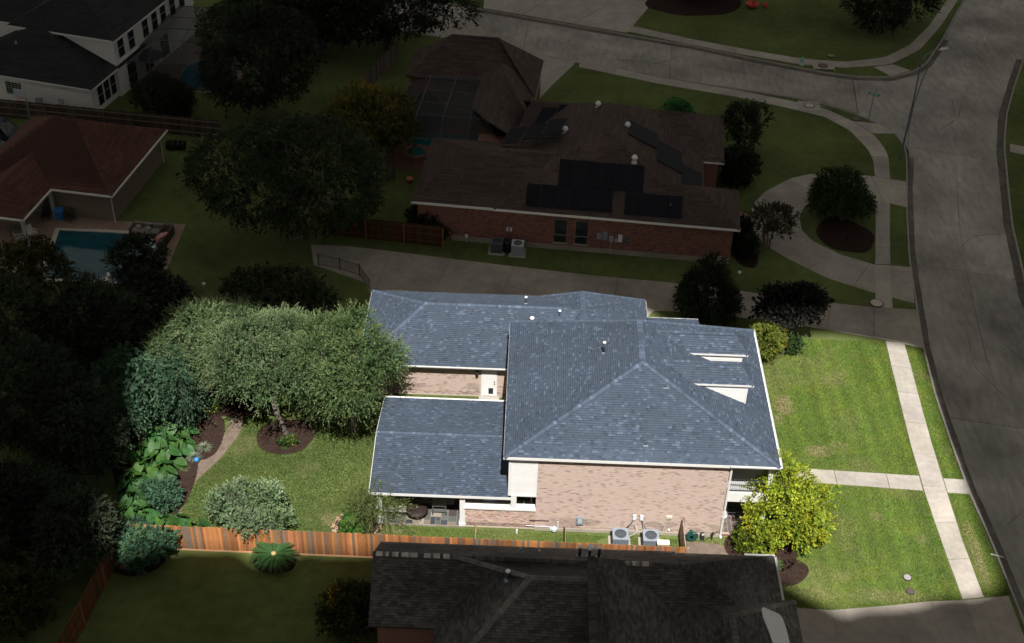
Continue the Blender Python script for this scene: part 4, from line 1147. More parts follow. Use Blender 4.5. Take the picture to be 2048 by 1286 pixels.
m = MB(); p = FL(-19.9, .25, .55); m.lathe([(.1, -.1), (.14, 0), (.12, .1), (.04, .16)], p, 8, (.7, .72, .75)); m.tube([FL(-19.9, .25, .45), FL(-19.9, .25, 0)], .03, 6, (.5, .5, .5)); m.build('gas_regulator', m_plain, FH)
def turbine(u, v, z):
    p = FL(u, v, z)
    m = MB(); m.lathe([(.26, -.12), (.2, 0), (.13, .06), (.13, .16)], p, 10, (.55, .57, .6)); b_ = m.build('roof_vent', m_plain, FH)
    m = MB()
    for k in range(12):
        t = 2*math.pi*k/12
        f = lambda r_, zz, dt=0: (p[0]+r_*math.cos(t+dt), p[1]+r_*math.sin(t+dt), p[2]+zz)
        m.face([f(.15, .16), f(.15, .16, .42), f(.24, .30, .5), f(.24, .30, .1)], (.78, .8, .84)); m.face([f(.24, .30, .1), f(.24, .30, .5), f(.14, .46, .45), f(.14, .46, .05)], (.85, .87, .9))
    m.lathe([(.15, .45), (.16, .47), (.03, .53)], p, 10, (.88, .9, .93)); m.build('turbine', m_plain, b_)
turbine(-11.15, 10.8, 6.6); turbine(-13.45, 8.35, 5.5); turbine(-8.72, 8.6, 6.15); turbine(-7.98, 4.3, 5.75)
for u, v, z in ((-20.6, 2.4, 4.3), (-5.1, 1.2, 4.0), (-9.0, .35, 3.5), (-17.5, 2.0, 4.2), (-12.3, 8.6, 6.1)):
    m = MB(); q = FL(u, v, z-.1); m.lathe([(.1, 0), (.06, .06), (.05, .3), (.06, .32)], q, 8, (.2, .15, .12)); m.build('roof_pipe', m_plain, FH)

def solar(name_label, rows, zf, lift=.08):
    """rows: list of (u0,u1,v0,v1,n) fields of panels on the roof plane zf(u,v)"""
    u, v = rows[0][0], rows[0][2]
    t = thing('solar_array', name_label, 'solar panels', FL(u, v, zf(u, v)), group='solar arrays on the brown roof')
    for (u0, u1, v0, v1, n, du) in rows:
        for i in range(n):
            a, b = u0+(u1-u0)*i/n+.012, u0+(u1-u0)*(i+1)/n-.012
            m = MB()
            P4 = [(a, v0), (b, v0), (b+du, v1), (a+du, v1)]
            m.hexa([FL(x, y, zf(x, y)+lift) for x, y in P4] + [FL(x, y, zf(x, y)+lift+.05) for x, y in P4], (1.4, 1.4, 1.5))
            pn = m.build('panel', m_panel, t)
            m = MB()
            Q = [(a+.04, v0+.05), (b-.04, v0+.05), (b+du-.04, v1-.05), (a+du+.04, v1-.05)]
            m.hexa([FL(x, y, zf(x, y)+lift+.045) for x, y in Q] + [FL(x, y, zf(x, y)+lift+.054) for x, y in Q], random.choice([(.8, .8, .9), (1, 1, 1.1), (.9, .95, 1.1)]))
            m.build('glass_face', m_panel, pn)
        m = MB(); m.tube([FL(u0, v0-.06, zf(u0, v0-.06)+.12), FL(u1, v0-.06, zf(u1, v0-.06)+.12)], .035, 6, (2, 2.2, 2.6)); m.tube([FL(u0, v0+.3, zf(u0, v0)-.02), FL(u0+.01, v0+.3, zf(u0, v0)+lift)], .03, 6); m.build('header_pipe', m_panel, t)
zfr = lambda u, v: fz+.56*v
zrt = lambda u, v: fz+.48*(-2.6-u)
solar('long lower row of black solar panels above the white eave, nearer the west end', [(-15.6, -9.28, .42, 1.95, 6, -.05)], zfr)
solar('short lower row of four black solar panels above the two meter boxes', [(-8.4, -4.2, .40, 1.92, 4, 0)], zfr)
solar('upper row of six black solar panels beside the round white roof vent', [(-13.4, -7.12, 2.04, 3.95, 6, -.06)], zfr)
solar('stepped black solar panels on the east slope facing the street', [(-8.6, -6.35, 7.5, 9.7, 2, 0), (-6.3, -4.35, 5.8, 8.9, 2, 0), (-4.3, -2.75, 3.9, 7.2, 2, 0)], zrt)
znf = lambda u, v: fz+.53*(v-9.5)
solar('four overlapping solar panels high on the north slope', [(-16.2, -15.0, 11.0, 12.7, 1, .6), (-14.75, -13.5, 11.3, 13.0, 1, .5), (-13.2, -12.45, 11.3, 12.9, 1, .45), (-12.2, -11.4, 11.6, 13.2, 1, .4)], znf, .25)
zw = lambda u, v: 4.75+.20*(u+18)+.1*(v-7)
solar('three tilted solar panels on the roof edge by the pool screen', [(-18.2, -16.9, 6.6, 8.6, 1, .5), (-16.7, -15.4, 6.9, 8.9, 1, .5), (-15.2, -13.9, 7.2, 9.3, 1, .5)], zw, .3)

def screen_material():
    m = D.materials.new('insect_screen'); m.use_nodes = True
    N, L = m.node_tree.nodes, m.node_tree.links
    N['Principled BSDF'].inputs['Base Color'].default_value = (.02, .022, .026, 1)
    N['Principled BSDF'].inputs['Roughness'].default_value = .6
    t = N.new('ShaderNodeBsdfTransparent'); x = N.new('ShaderNodeMixShader'); x.inputs[0].default_value = .68
    L.new(N['Principled BSDF'].outputs[0], x.inputs[1]); L.new(t.outputs[0], x.inputs[2]); L.new(x.outputs[0], N['Material Output'].inputs[0])
    return m
m_screen = screen_material()

def cage(name, label, T, loc, us, vs, ztop, zlow, uslope, vslope, front=True):
    """screen enclosure: grid of bars over us x vs (flat top), sloping to zlow at the open sides"""
    t = thing(name, label, 'screen enclosure', loc)
    def h(u, v):
        k = 1.0
        if uslope: k = min(k, max(0, (u-us[0])/uslope))
        if vslope: k = min(k, max(0, (v-vs[0])/vslope))
        return zlow + (ztop-zlow)*min(1, k)
    bar = lambda a, b, r_=.045: MB().tube([a, b], r_, 4, (2.4, 2.5, 2.9)).build('beam', m_dkmetal, t)
    for i, u in enumerate(us):
        for a, b in zip(vs[:-1], vs[1:]): bar(T(u, a, h(u, a)), T(u, b, h(u, b)))
        bar(T(u, vs[0], 0.03), T(u, vs[0], h(u, vs[0])))
    for v in vs:
        for a, b in zip(us[:-1], us[1:]): bar(T(a, v, h(a, v)), T(b, v, h(b, v)))
        bar(T(us[0], v, 0.03), T(us[0], v, h(us[0], v)))
    for a, b in zip(us[:-1], us[1:]):
        for c, d in zip(vs[:-1], vs[1:]):
            m = MB(); q = .006
            m.hexa([T(a, c, h(a, c)-q), T(b, c, h(b, c)-q), T(b, d, h(b, d)-q), T(a, d, h(a, d)-q), T(a, c, h(a, c)+q), T(b, c, h(b, c)+q), T(b, d, h(b, d)+q), T(a, d, h(a, d)+q)]); m.build('screen_panel', m_screen, t)
        if not front: continue
        m = MB(); m.hexa([T(a, vs[0]-.006, .05), T(b, vs[0]-.006, .05), T(b, vs[0]+.006, .05), T(a, vs[0]+.006, .05), T(a, vs[0]-.006, h(a, vs[0])), T(b, vs[0]-.006, h(b, vs[0])), T(b, vs[0]+.006, h(b, vs[0])), T(a, vs[0]+.006, h(a, vs[0]))]); m.build('screen_wall', m_screen, t)
    return t
cage('pool_screen', 'dark framed insect screen over the teal pool behind the brown-roofed house', FL, FL(-23, 15), [-27.8, -25.8, -23.6, -21.4, -19.2], [10.6, 12.4, 14.6, 16.8, 19.4], 3.9, 2.7, 2.0, 1.8, False)

def pool(name, label, pts, mwater, mrim, rimw=.3, z=.05, deckpoly=None, T=None, loc=None):
    t = thing(name, label, 'pool', loc or (*pts[0], 0))
    n = len(pts)
    P_ = np.array(pts, float); c = P_.mean(0)
    out = c + (P_-c)*(1+rimw/np.linalg.norm(P_-c, axis=1, keepdims=True))
    m = MB()
    for i in range(n):
        j = (i+1) % n
        s = random.uniform(.85, 1.15)
        m.hexa([(*P_[i], 0), (*P_[j], 0), (*out[j], 0), (*out[i], 0), (*P_[i], z+.06), (*P_[j], z+.06), (*out[j], z+.06), (*out[i], z+.06)], (s, s, s))
    m.build('coping', mrim, t)
    m = MB(); m.prism([tuple(p) for p in P_], 0.005, z); m.build('water', mwater, t)
    return t
def blob(c, rx, ry, n=22, k=.18, s=2):
    return [(c[0]+rx*(1+k*math.sin(s*2*math.pi*i/n+.7))*math.cos(2*math.pi*i/n), c[1]+ry*(1+k*math.cos(s*2*math.pi*i/n))*math.sin(2*math.pi*i/n)) for i in range(n)]
poly_piece(None, 'pool_paving', [FL(-28, 10.2)[:2], FL(-18.2, 9.6)[:2], FL(-17.2, 20)[:2], FL(-28.2, 20.2)[:2]], -.1, .02, mat('pool_brick_paving', (.15, .075, .055), .9, var=.2, scale=6), kind='structure')
pool('swimming_pool', 'teal swimming pool under the dark insect screen', blob(FL(-23.4, 15.4)[:2], 3.6, 1.5), m_pool_teal, m_redbrick)
pool('spa', 'small round teal spa ringed with brick beside the screen enclosure', [(FL(-25.9, 12.5)[0]+.75*math.cos(i*.393), FL(-25.9, 12.5)[1]+.75*math.sin(i*.393)) for i in range(16)], m_pool_teal, m_redbrick, .45, .35)

# ------------------------------------------------------------------ red-roofed pool house, white house
TT = R(-8.5)
def TL(a, b, z=0.0):
    return (-30.97 + a*math.cos(TT) - b*math.sin(TT), 30.41 + a*math.sin(TT) + b*math.cos(TT), z)
TH = thing('pool_house', 'taupe walled pool house with a red-brown hip roof and white gutters', 'house', TL(-4, 4))
palR = pal_dark(.75, 1.25)
tz = 2.6
A1, A2 = (-4.3, 5.0, 5.5), (-6.6, 5.2, 5.5)
def troof(name, blocks, capl): return roof_set(TH, [[TL(*p) for p in b] for b in blocks], [(TL(*a), TL(*b)) for a, b in capl], m_red_sh, palR, name, tabs=(.5, 1.5), expo=.16)
troof('main_roof', [[(-11, -.5, tz), (.4, -.5, tz), A1, A2], [(.4, -.5, tz), (.4, 9.9, tz), A1], [(.4, 9.9, tz), (-11, 9.9, tz), A2, A1], [(-11, 9.9, tz), (-11, -.5, tz), A2]], [(A1, (.4, -.5, tz)), (A1, (.4, 9.9, tz)), (A1, A2), (A2, (-11, 9.9, tz))])
B1, B2 = (-6.9, -2.2, 3.9), (-6.9, 3, 3.9)
troof('porch_roof', [[(-9.4, -4.9, tz), (-4.4, -4.9, tz), B1], [(-4.4, -4.9, tz), (-4.4, .8, tz), B2, B1], [(-9.4, .8, tz), (-9.4, -4.9, tz), B1, B2]], [(B1, B2), (B1, (-4.4, -4.9, tz)), (B1, (-9.4, -4.9, tz))])
def tbox(m, a0, a1, b0, b1, z0, z1, col=None):
    m.hexa([TL(a0, b0, z0), TL(a1, b0, z0), TL(a1, b1, z0), TL(a0, b1, z0), TL(a0, b0, z1), TL(a1, b0, z1), TL(a1, b1, z1), TL(a0, b1, z1)], col)
m = MB(); tbox(m, -10.6, 0, 0, 9.5, 0, tz-.12); m.build('wall', m_taupe, TH)
m = MB(); tbox(m, .4, .5, -.6, 9.95, tz-.14, tz); tbox(m, -4.4, .5, -.6, -.5, tz-.14, tz); tbox(m, -4.4, -4.3, -5.0, -.6, tz-.14, tz); tbox(m, -9.5, -4.3, -5.0, -4.9, tz-.14, tz); m.build('gutter', m_white, TH)
for a, b in ((.06, -.06), (.06, 9.3)):
    m = MB(); m.tube([TL(a+.3, b-.3, tz-.1), TL(a, b, tz-.4), TL(a, b, .15), TL(a+.1, b-.2, .05)], .06, 6, (.75, .74, .72)); m.build('downspout', m_white, TH)
for a, b in ((-4.6, -4.7), (-4.6, -.4), (-9.2, -4.7)):
    m = MB(); tbox(m, a-.12, a+.12, b-.12, b+.12, .02, tz-.12, (.6, .58, .55)); m.build('post', m_white, TH)
m = MB(); tbox(m, -5.6, -4.7, -.04, 0, .05, 2.1, (.12, .1, .09)); m.build('door', m_white, TH)
poly_piece(None, 'pool_deck', [TL(-13, -8.2)[:2], (-25.5, 21.6), (-25.6, 30.35), TL(-.1, 0)[:2], TL(-13, 0)[:2]], -.1, .03, mat('deck_paving', (.30, .215, .17), .9, var=.15, scale=2, big=(.4, .2)), kind='structure')
pool('rectangular_pool', 'long dark blue swimming pool with pale coping beside the taupe pool house', [(-34.7, 28.85), (-33.9, 22.6), (-27.4, 22.4), (-27.0, 26.8), (-28.6, 28.7)], m_pool, mat('pale_coping', (.55, .50, .45), .8, var=.12, scale=6), .42)

# outdoor sofa in an L
so_ = thing('corner_sofa', 'L-shaped brown wicker sofa with grey cushions on the pool deck', 'sofa', (-26.6, 28.3, 0), R(-6))
def lb(par, name, mt, *b, col=None, bev=0):
    m = MB(); m.box(*b, col); return m.build(name, mt, par, local=True)
wick = (.085, .065, .055)
lb(so_, 'sofa_base', m_plain, -2.6, .3, -.1, .85, .03, .36, col=wick); lb(so_, 'sofa_base', m_plain, -.55, .3, -2.6, -.1, .03, .36, col=wick)
lb(so_, 'backrest', m_plain, -2.6, .4, .7, .9, .03, .78, col=(.12, .10, .09)); lb(so_, 'backrest', m_plain, .25, .42, -2.6, .7, .03, .78, col=(.05, .04, .035)); lb(so_, 'armrest', m_plain, -2.75, -2.6, -.1, .9, .03, .62, col=wick)
for i in range(3): lb(so_, 'seat_cushion', m_plain, -2.55+i*.7, -1.9+i*.7, -.05, .68, .36, .5, col=(.27, .235, .21))
for i in range(3): lb(so_, 'seat_cushion', m_plain, -.5, .24, -2.55+i*.8, -1.8+i*.8, .36, .5, col=(.25, .22, .20))
for i in range(3): lb(so_, 'back_cushion', m_plain, -2.5+i*.75, -1.8+i*.75, .5, .7, .5, .88, col=(.22, .195, .18))
for x, y in ((-2.1, .35), (-1.3, .2)):
    m = MB(); m.ball((x, y, .62), .24, .16, .2, 8, 6, (.36, .34, .33)); m.build('pillow', m_plain, so_, True, local=True)
m = MB(); m.ball((0, -.35, .62), .22, .2, .18, 8, 6, (.6, .6, .6)); tag(m.build('sun_hat', m_plain, None, True), 'pale cushion lying on the long arm of the wicker sofa', 'cushion').location = (-26.65, 28.2, 0)
o = MB(); o.tube([(-27.05, 26.75, .62), (-26.6, 27.5, .66), (-26.35, 28.0, .66)], [.2, .22, .18], 8, (.75, .32, .29)); tag(o.build('rolled_float', m_plain, None, True), 'pink inflatable float lying rolled up on the wicker sofa', 'pool float')
o = MB()
for k in range(20):
    t0, t1 = k*.314, (k+1)*.314
    for q in range(6):
        a, b = q*1.047, (q+1)*1.047
        f = lambda t, s: (-27.35+(.46+.16*math.cos(s))*math.cos(t), 26.65+(.46+.16*math.cos(s))*math.sin(t), .32+.16*math.sin(s)+.12*math.cos(t))
        o.face([f(t0, a), f(t1, a), f(t1, b), f(t0, b)], (.55, .78, .80) if k % 5 else (.1, .32, .36))
tag(o.build('swim_ring', m_plain), 'white and teal swim ring lying beside the wicker sofa', 'swim ring')
m = MB(); m.lathe([(.34, 0), (.38, .1), (.38, .62), (.42, .64), (.42, .74), (.3, .84), (.1, .86)], (0, 0, .03), 12, (.05, .25, .62)); o = m.build('blue_barrel', m_plain, None, True); o.location = (-35.2, 30.6, 0); tag(o, 'bright blue lidded drum against the taupe wall', 'drum')
def chair(loc, rz, col, label, grp):
    t = thing('patio_chair', label, 'chair', loc, rz, grp)
    lb(t, 'seat', m_plain, -.28, .28, -.28, .28, .40, .46, col=col)
    m = MB(); m.hexa([(-.28, .24, .46), (.28, .24, .46), (.28, .29, .46), (-.28, .29, .46), (-.28, .36, .98), (.28, .36, .98), (.28, .41, .98), (-.28, .41, .98)], col); m.build('backrest', m_plain, t, local=True)
    for x in (-.26, .26):
        for y in (-.26, .26): lb(t, 'leg', m_plain, x-.02, x+.02, y-.02, y+.02, .03, .4, col=(.05, .05, .05))
        lb(t, 'armrest', m_plain, x-.03, x+.03, -.26, .28, .62, .66, col=col)
    return t
chair((-36.1, 30.3, 0), R(10), (.05, .042, .035), 'dark patio chair between the blue drum and the doorway', 'dark chairs by the taupe wall')
chair((-34.3, 30.2, 0), R(-20), (.06, .04, .03), 'dark patio chair on the pool side of the blue drum', 'dark chairs by the taupe wall')
chair((-36.9, 27.0, 0), R(120), (.75, .73, .70), 'white patio chair under the red porch roof corner', 'white chairs by the pool')
chair((-36.3, 27.8, 0), R(60), (.70, .68, .66), 'white patio chair behind another, beside the porch post', 'white chairs by the pool')
t = thing('patio_table', 'low dark table beside the white chairs under the porch edge', 'table', (-37.4, 28.0, 0)); lb(t, 'tabletop', m_plain, -.6, .6, -.4, .4, .66, .72, col=(.2, .17, .15))
for x in (-.5, .5):
    for y in (-.3, .3): lb(t, 'leg', m_plain, x-.03, x+.03, y-.03, y+.03, .03, .66, col=(.06, .05, .05))
m = MB(); m.box(-.5, .5, -.25, .25, .28, .38, (.7, .7, .68)); m.box(-.45, -.35, -.2, .2, 0.03, .28, (.6, .6, .6)); m.box(.35, .45, -.2, .2, .03, .28, (.6, .6, .6)); m.box(.3, .5, -.25, .25, .38, .7, (.72, .72, .7))
o = m.build('sun_lounger', m_plain); o.location = (-29.5, 22.3, 0); o.rotation_euler = (0, 0, .5); tag(o, 'white sun lounger on the far deck edge seen through leaves', 'lounger')

WT = R(-14)
def WL(a, b, z=0.0): return (-37.21 + a*math.cos(WT) - b*math.sin(WT), 46.8 + a*math.sin(WT) + b*math.cos(WT), z)
WH = thing('white_house', 'two-storey cream house with charcoal roofs at the far corner of the lots', 'house', WL(-5, 6))
palW = pal_dark(.7, 1.3)
def wroof(name, blocks, capl): return roof_set(WH, [[WL(*p) for p in b] for b in blocks], [(WL(*a), WL(*b)) for a, b in capl], m_char_sh, palW, name, tabs=(.6, 1.8), expo=.18)
wz = 2.8
h1, h2 = (-6.6, 4.2, 6.0), (-9, 4.6, 6.0)
wroof('low_roof', [[(-13, -.45, wz), (.45, -.45, wz), h1], [(.45, -.45, wz), (.45, 9, wz), h1], [(.45, 9, wz), (-13, 9, wz), h1], [(-13, 9, wz), (-13, -.45, wz), h1]], [(h1, (.45, -.45, wz)), (h1, (-13, -.45, wz))])
k1, k2, k3 = (-4.6, 7.4, 8.2), (-4.6, 15.5, 8.2), (-4.6, 16, 8.2)
wroof('upper_roof', [[(-9.6, 3.6, 5.5), (.75, 3.6, 5.5), k1], [(.75, 3.6, 5.5), (.75, 19, 5.5), k2, k1], [(-9.6, 19, 5.5), (-9.6, 3.6, 5.5), k1, k2]], [(k1, (.75, 3.6, 5.5)), (k1, k2)])
l1, l2 = (-12, 9, 7.8), (-14, 9, 7.8)
wroof('west_roof', [[(-16, 4.5, 5.3), (-7.2, 4.5, 5.3), l1, l2], [(-7.2, 4.5, 5.3), (-7.2, 13.5, 5.3), l1]], [(l1, (-7.2, 4.5, 5.3))])
def wbox(m, a0, a1, b0, b1, z0, z1, col=None):
    m.hexa([WL(a0, b0, z0), WL(a1, b0, z0), WL(a1, b1, z0), WL(a0, b1, z0), WL(a0, b0, z1), WL(a1, b0, z1), WL(a1, b1, z1), WL(a0, b1, z1)], col)
m = MB(); wbox(m, -12.6, 0, 0, 8.5, 0, wz-.1); wbox(m, -9, .3, 4.05, 18.5, 0, 5.36); wbox(m, -15, -7.6, 4.8, 13, 0, 5.15); m.build('wall', m_cream, WH)
m = MB(); wbox(m, -13, .5, -.5, -.45, wz-.15, wz); wbox(m, .45, .5, -.45, 4.0, wz-.15, wz); wbox(m, .75, .8, 3.6, 19, 5.33, 5.5); wbox(m, -9.6, .8, 3.55, 3.6, 5.33, 5.5); wbox(m, -16, -7.2, 4.45, 4.5, 5.15, 5.3); wbox(m, .3, .42, 4.1, 18.5, 3.0, 3.1); m.build('fascia', m_white, WH)
def wwin(u0, u1, z0, z1, side, o0, mull=False):
    m = MB()
    if side == 'e': wbox(m, o0, o0+.05, u0, u1, z0, z1, (.8, .8, .8))
    else: wbox(m, u0, u1, o0-.05, o0, z0, z1, (.8, .8, .8))
    f = m.build('window', m_white, WH)
    for a, b in ((z0+.06, (z0+z1)/2-.03), ((z0+z1)/2+.03, z1-.06)):
        m = MB()
        if side == 'e': wbox(m, o0+.05, o0+.065, u0+.06, u1-.06, a, b)
        else: wbox(m, u0+.06, u1-.06, o0-.065, o0-.05, a, b)
        m.build('pane', m_glass, f)
    if mull:
        m = MB()
        for k in range(1, 5): wbox(m, u0+(u1-u0)*k/5-.02, u0+(u1-u0)*k/5+.02, o0-.08, o0-.06, z0, z1, (.5, .5, .5))
        for k in range(1, 6): wbox(m, u0, u1, o0-.08, o0-.06, z0+(z1-z0)*k/6-.02, z0+(z1-z0)*k/6+.02, (.5, .5, .5))
        m.build('glazing_bars', m_white, f)
for b in (4.6, 6.4, 8.9, 10.6, 12.2, 14.0, 15.8): wwin(b, b+1.05, 3.35, 5.2, 'e', .3)
for b in (.9, 1.95, 3.0): wwin(b, b+.9, .5, 2.4, 'e', 0)
wwin(-8.3, -6.7, .9, 2.1, 's', 0, True); wwin(-10.4, -9.3, .9, 2.3, 's', 0, True)
for b in (5.5, 8.5, 11.5): wwin(b, b+1.5, .2, 2.3, 'e', .3)
m = MB(); wbox(m, -5.4, -4.9, -.3, 0, .3, 1.0, (.3, .33, .38)); m.build('utility_box', m_plain, WH); m = MB(); wbox(m, -3.2, -2.8, -.2, 0, .5, 1.3, (.45, .47, .5)); m.build('utility_box', m_plain, WH)
m = MB(); q = WL(-8, 2.2, 4.2); m.lathe([(.14, 0), (.09, .1), (.09, .6)], q, 8, (.28, .27, .26)); m.build('roof_pipe', m_plain, WH)
cage('pool_screen', 'dark framed insect screen over the blue pool beside the cream house', lambda u, v, z: (u, v, z), (-31, 56, 0), [-36.0, -33.6, -31.0, -28.4, -26], [52.2, 54.5, 57, 59.5, 62], 3.7, 2.6, .01, 1.6)
poly_piece(None, 'pool_paving', [(-36.0, 52), (-26, 51.9), (-26, 62), (-34, 62)], -.1, .025, mat('tan_paving', (.26, .20, .17), .9, var=.12, scale=3), kind='structure')
pool('swimming_pool', 'bright blue swimming pool under the screen of the cream house', blob((-30.0, 55.6), 1.6, 3.3, 20, .1), m_pool_blue, m_kerb, .3)
t = thing('parasol', 'dark folded patio parasol beside the cream house pool', 'parasol', (-34.4, 55.0, 0))
m = MB(); m.lathe([(.05, 0), (.05, 2.6)], (0, 0, 0), 8, (.2, .2, .2)); m.build('pole', m_plain, t, local=True)
m = MB(); m.lathe([(1.3, 1.9), (1.1, 2.1), (.5, 2.4), (.05, 2.6)], (0, 0, 0), 8, (.05, .05, .06)); m.build('canopy', m_plain, t, local=True)

# ------------------------------------------------------------------ cars at the far fence
def car(label, loc, rz, col, suv):
    t = thing('parked_car', label, 'car', loc, rz, 'cars behind the red-roofed pool house')
    L_, W_, h1, h2 = (4.7, .93, 1.0, 1.75) if suv else (4.6, .9, .92, 1.42)
    def loft(secs, c):
        m = MB()
        for (xa, wa, za, zb), (xb, wb, zc, zd) in zip(secs[:-1], secs[1:]):
            m.hexa([(xa, -wa, za), (xb, -wb, zc), (xb, wb, zc), (xa, wa, za), (xa, -wa*.95, zb), (xb, -wb*.95, zd), (xb, wb*.95, zd), (xa, wa*.95, zb)], c)
        return m
    loft([(-L_/2, W_*.85, .35, .7), (-L_/2+.25, W_, .28, h1-.12), (-L_/2+1.3, W_, .25, h1), (L_/2-.9, W_, .25, h1), (L_/2-.12, W_*.97, .28, h1-.05), (L_/2, W_*.85, .4, h1-.25)], col).build('body', m_plain, t, local=True)
    m = MB(); x0, x1 = -L_/2+1.25, L_/2-(.25 if suv else .75)
    m.hexa([(x0, -W_*.92, h1-.02), (x1, -W_*.92, h1-.02), (x1, W_*.92, h1-.02), (x0, W_*.92, h1-.02), (x0+.75, -W_*.75, h2), (x1-.35, -W_*.75, h2), (x1-.35, W_*.75, h2), (x0+.75, W_*.75, h2)]); cb = m.build('cabin_glass', m_glass, t, local=True)
    m = MB(); m.hexa([(x0+.72, -W_*.77, h2-.02), (x1-.32, -W_*.77, h2-.02), (x1-.32, W_*.77, h2-.02), (x0+.72, W_*.77, h2-.02), (x0+.85, -W_*.7, h2+.05), (x1-.42, -W_*.7, h2+.05), (x1-.42, W_*.7, h2+.05), (x0+.85, W_*.7, h2+.05)], col); m.build('roof', m_plain, t, local=True)
    m = MB()
    for s in (-1, 1):
        for xa, xb in ((x0, x0+.75), (x1, x1-.35), ((x0+x1)/2+.1, (x0+x1)/2+.15)):
            m.tube([(xa, s*W_*.92, h1), (xb, s*W_*.76, h2)], .05, 4, col)
    m.build('pillar', m_plain, t, local=True)
    for x in (-L_/2+.85, L_/2-.85):
        for s in (-1, 1):
            m = MB(); m.tube([(x, s*(W_-.22), .34), (x, s*W_, .34)], .34, 14, (.02, .02, .02)); wh = m.build('wheel', m_plain, t, local=True)
            m = MB(); m.tube([(x, s*W_, .34), (x, s*(W_+.02), .34)], .2, 10, (.4, .4, .42)); m.build('rim', m_plain, wh, local=True)
    for s in (-.62, .62):
        m = MB(); m.box(-L_/2-.01, -L_/2+.12, s*W_-.16, s*W_+.16, .55, .7, (.7, .7, .65)); m.build('headlight', m_plain, t, local=True)
    return t
car('dark grey sport utility car parked beyond the red roof', (-43.6, 42.1, 0), R(172), (.035, .042, .055), True)
car('silver blue saloon car parked nearer the pool house wall', (-43.4, 39.3, 0), R(172), (.26, .31, .36), False)
m = MB()
for i in range(4):
    x = -29.6+i*.42
    for k in range(14):
        t0, t1 = k*.449, (k+1)*.449
        f = lambda t, y, r_: (x+y, 41.7+r_*math.cos(t), .42+r_*math.sin(t))
        m.face([f(t0, -.14, .4), f(t1, -.14, .4), f(t1, .14, .4), f(t0, .14, .4)], (1, 1, 1)); m.face([f(t0, .14, .24), f(t1, .14, .24), f(t1, .14, .4), f(t0, .14, .4)], (1.4, 1.4, 1.4)); m.face([f(t0, -.14, .24), f(t1, -.14, .24), f(t1, -.14, .4), f(t0, -.14, .4)], (1.4, 1.4, 1.4))
t = thing('tyre_row', 'row of black tyres standing against the far wooden fence', 'tyres', (-29, 41.7, 0)); m.build('tyre', m_black, t)['kind'] = 'stuff'

# ------------------------------------------------------------------ fences
def picket_fence(name, label, a, b, h, col_f, material, pw=.14, rails_side=1, single=True, posts=2.4, kick=None, z0=.02, grp=None, rail_col=(.8, .85, .9)):
    """board fence from a to b; each board a part"""
    a, b = Vector((*a, 0)), Vector((*b, 0))
    d = (b-a); L_ = d.length; d.normalize(); nn = Vector((-d.y, d.x, 0))
    t = thing(name, label, 'fence', tuple(a), 0, grp)
    n = int(L_/pw)
    allb = MB()
    for i in range(n):
        s = i*pw
        c = col_f(i)
        hh = h + random.uniform(-.035, .03)
        k = random.uniform(-.004, .004)
        A = a + d*(s+.004); B = a + d*(s+pw-.004)
        lo, hi = nn*k, nn*(k+.018)
        q = [A+lo+Vector((0, 0, z0)), B+lo+Vector((0, 0, z0)), B+hi+Vector((0, 0, z0)), A+hi+Vector((0, 0, z0)), A+lo+Vector((0, 0, hh)), B+lo+Vector((0, 0, hh+random.uniform(-.01, .01))), B+hi+Vector((0, 0, hh)), A+hi+Vector((0, 0, hh))]
        if single:
            m = MB(); m.hexa(q, c); m.build('picket', material, t)
        else: allb.hexa(q, c)
    if not single: allb.build('pickets', material, t)['kind'] = 'stuff'; 
    for z in (.35, h*.55, h-.25):
        m = MB(); o0 = nn*(.02*rails_side if rails_side > 0 else -.045)
        m.hexa([a+o0+Vector((0, 0, z)), b+o0+Vector((0, 0, z)), b+o0+nn*.04+Vector((0, 0, z)), a+o0+nn*.04+Vector((0, 0, z)), a+o0+Vector((0, 0, z+.09)), b+o0+Vector((0, 0, z+.09)), b+o0+nn*.04+Vector((0, 0, z+.09)), a+o0+nn*.04+Vector((0, 0, z+.09))], rail_col); m.build('rail', material, t)
    k = int(L_/posts)
    for i in range(k+1):
        p = a + d*(L_*i/k) + nn*(.07*rails_side)
        m = MB(); m.box(p.x-.045, p.x+.045, p.y-.045, p.y+.045, 0, h-.06, (.75, .8, .85)); m.build('post', material, t)
    if kick:
        m = MB(); o0 = nn*-.03
        m.hexa([a+o0, b+o0, b+o0+nn*.025, a+o0+nn*.025, a+o0+Vector((0, 0, .1)), b+o0+Vector((0, 0, .1)), b+o0+nn*.025+Vector((0, 0, .1)), a+o0+nn*.025+Vector((0, 0, .1))], kick); m.build('kickboard', material, t)
    return t
def ced(i):
    g = float(vnoise(i*.23, 3.3, 1, 5)); s = random.uniform(.7, 1.35)
    if random.random() < .22: return (s*.55, s*.95, s*1.7)            # weathered grey boards
    if g > .72: return (s*1.35, s*1.35, s*1.2)
    return (s, s*random.uniform(.9, 1.1), s*random.uniform(.8, 1.15))
picket_fence('cedar_fence', 'long orange cedar board fence along the side of the lit lot', (-21.2, -2.45), (9.35, -2.6), 1.84, ced, m_cedar, kick=(1.9, 2.6, 3.6))
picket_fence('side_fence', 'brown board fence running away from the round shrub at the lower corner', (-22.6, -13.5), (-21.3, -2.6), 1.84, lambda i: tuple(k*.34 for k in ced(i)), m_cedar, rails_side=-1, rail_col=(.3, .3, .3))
drk = lambda i: (random.uniform(.5, 1.1),)*3
picket_fence('yard_fence', 'dark board fence between the big oak and the brick house wall', (-14.7, 29.65), (-6.0, 28.55), 1.8, lambda i: tuple(q*k for k in ((1.3, 1, .9) if i % 7 < 3 else (.8, 1.1, 1.5)) for q in (random.uniform(.12, .3),)), m_cedar, rails_side=-1, rail_col=(.3, .4, .5))
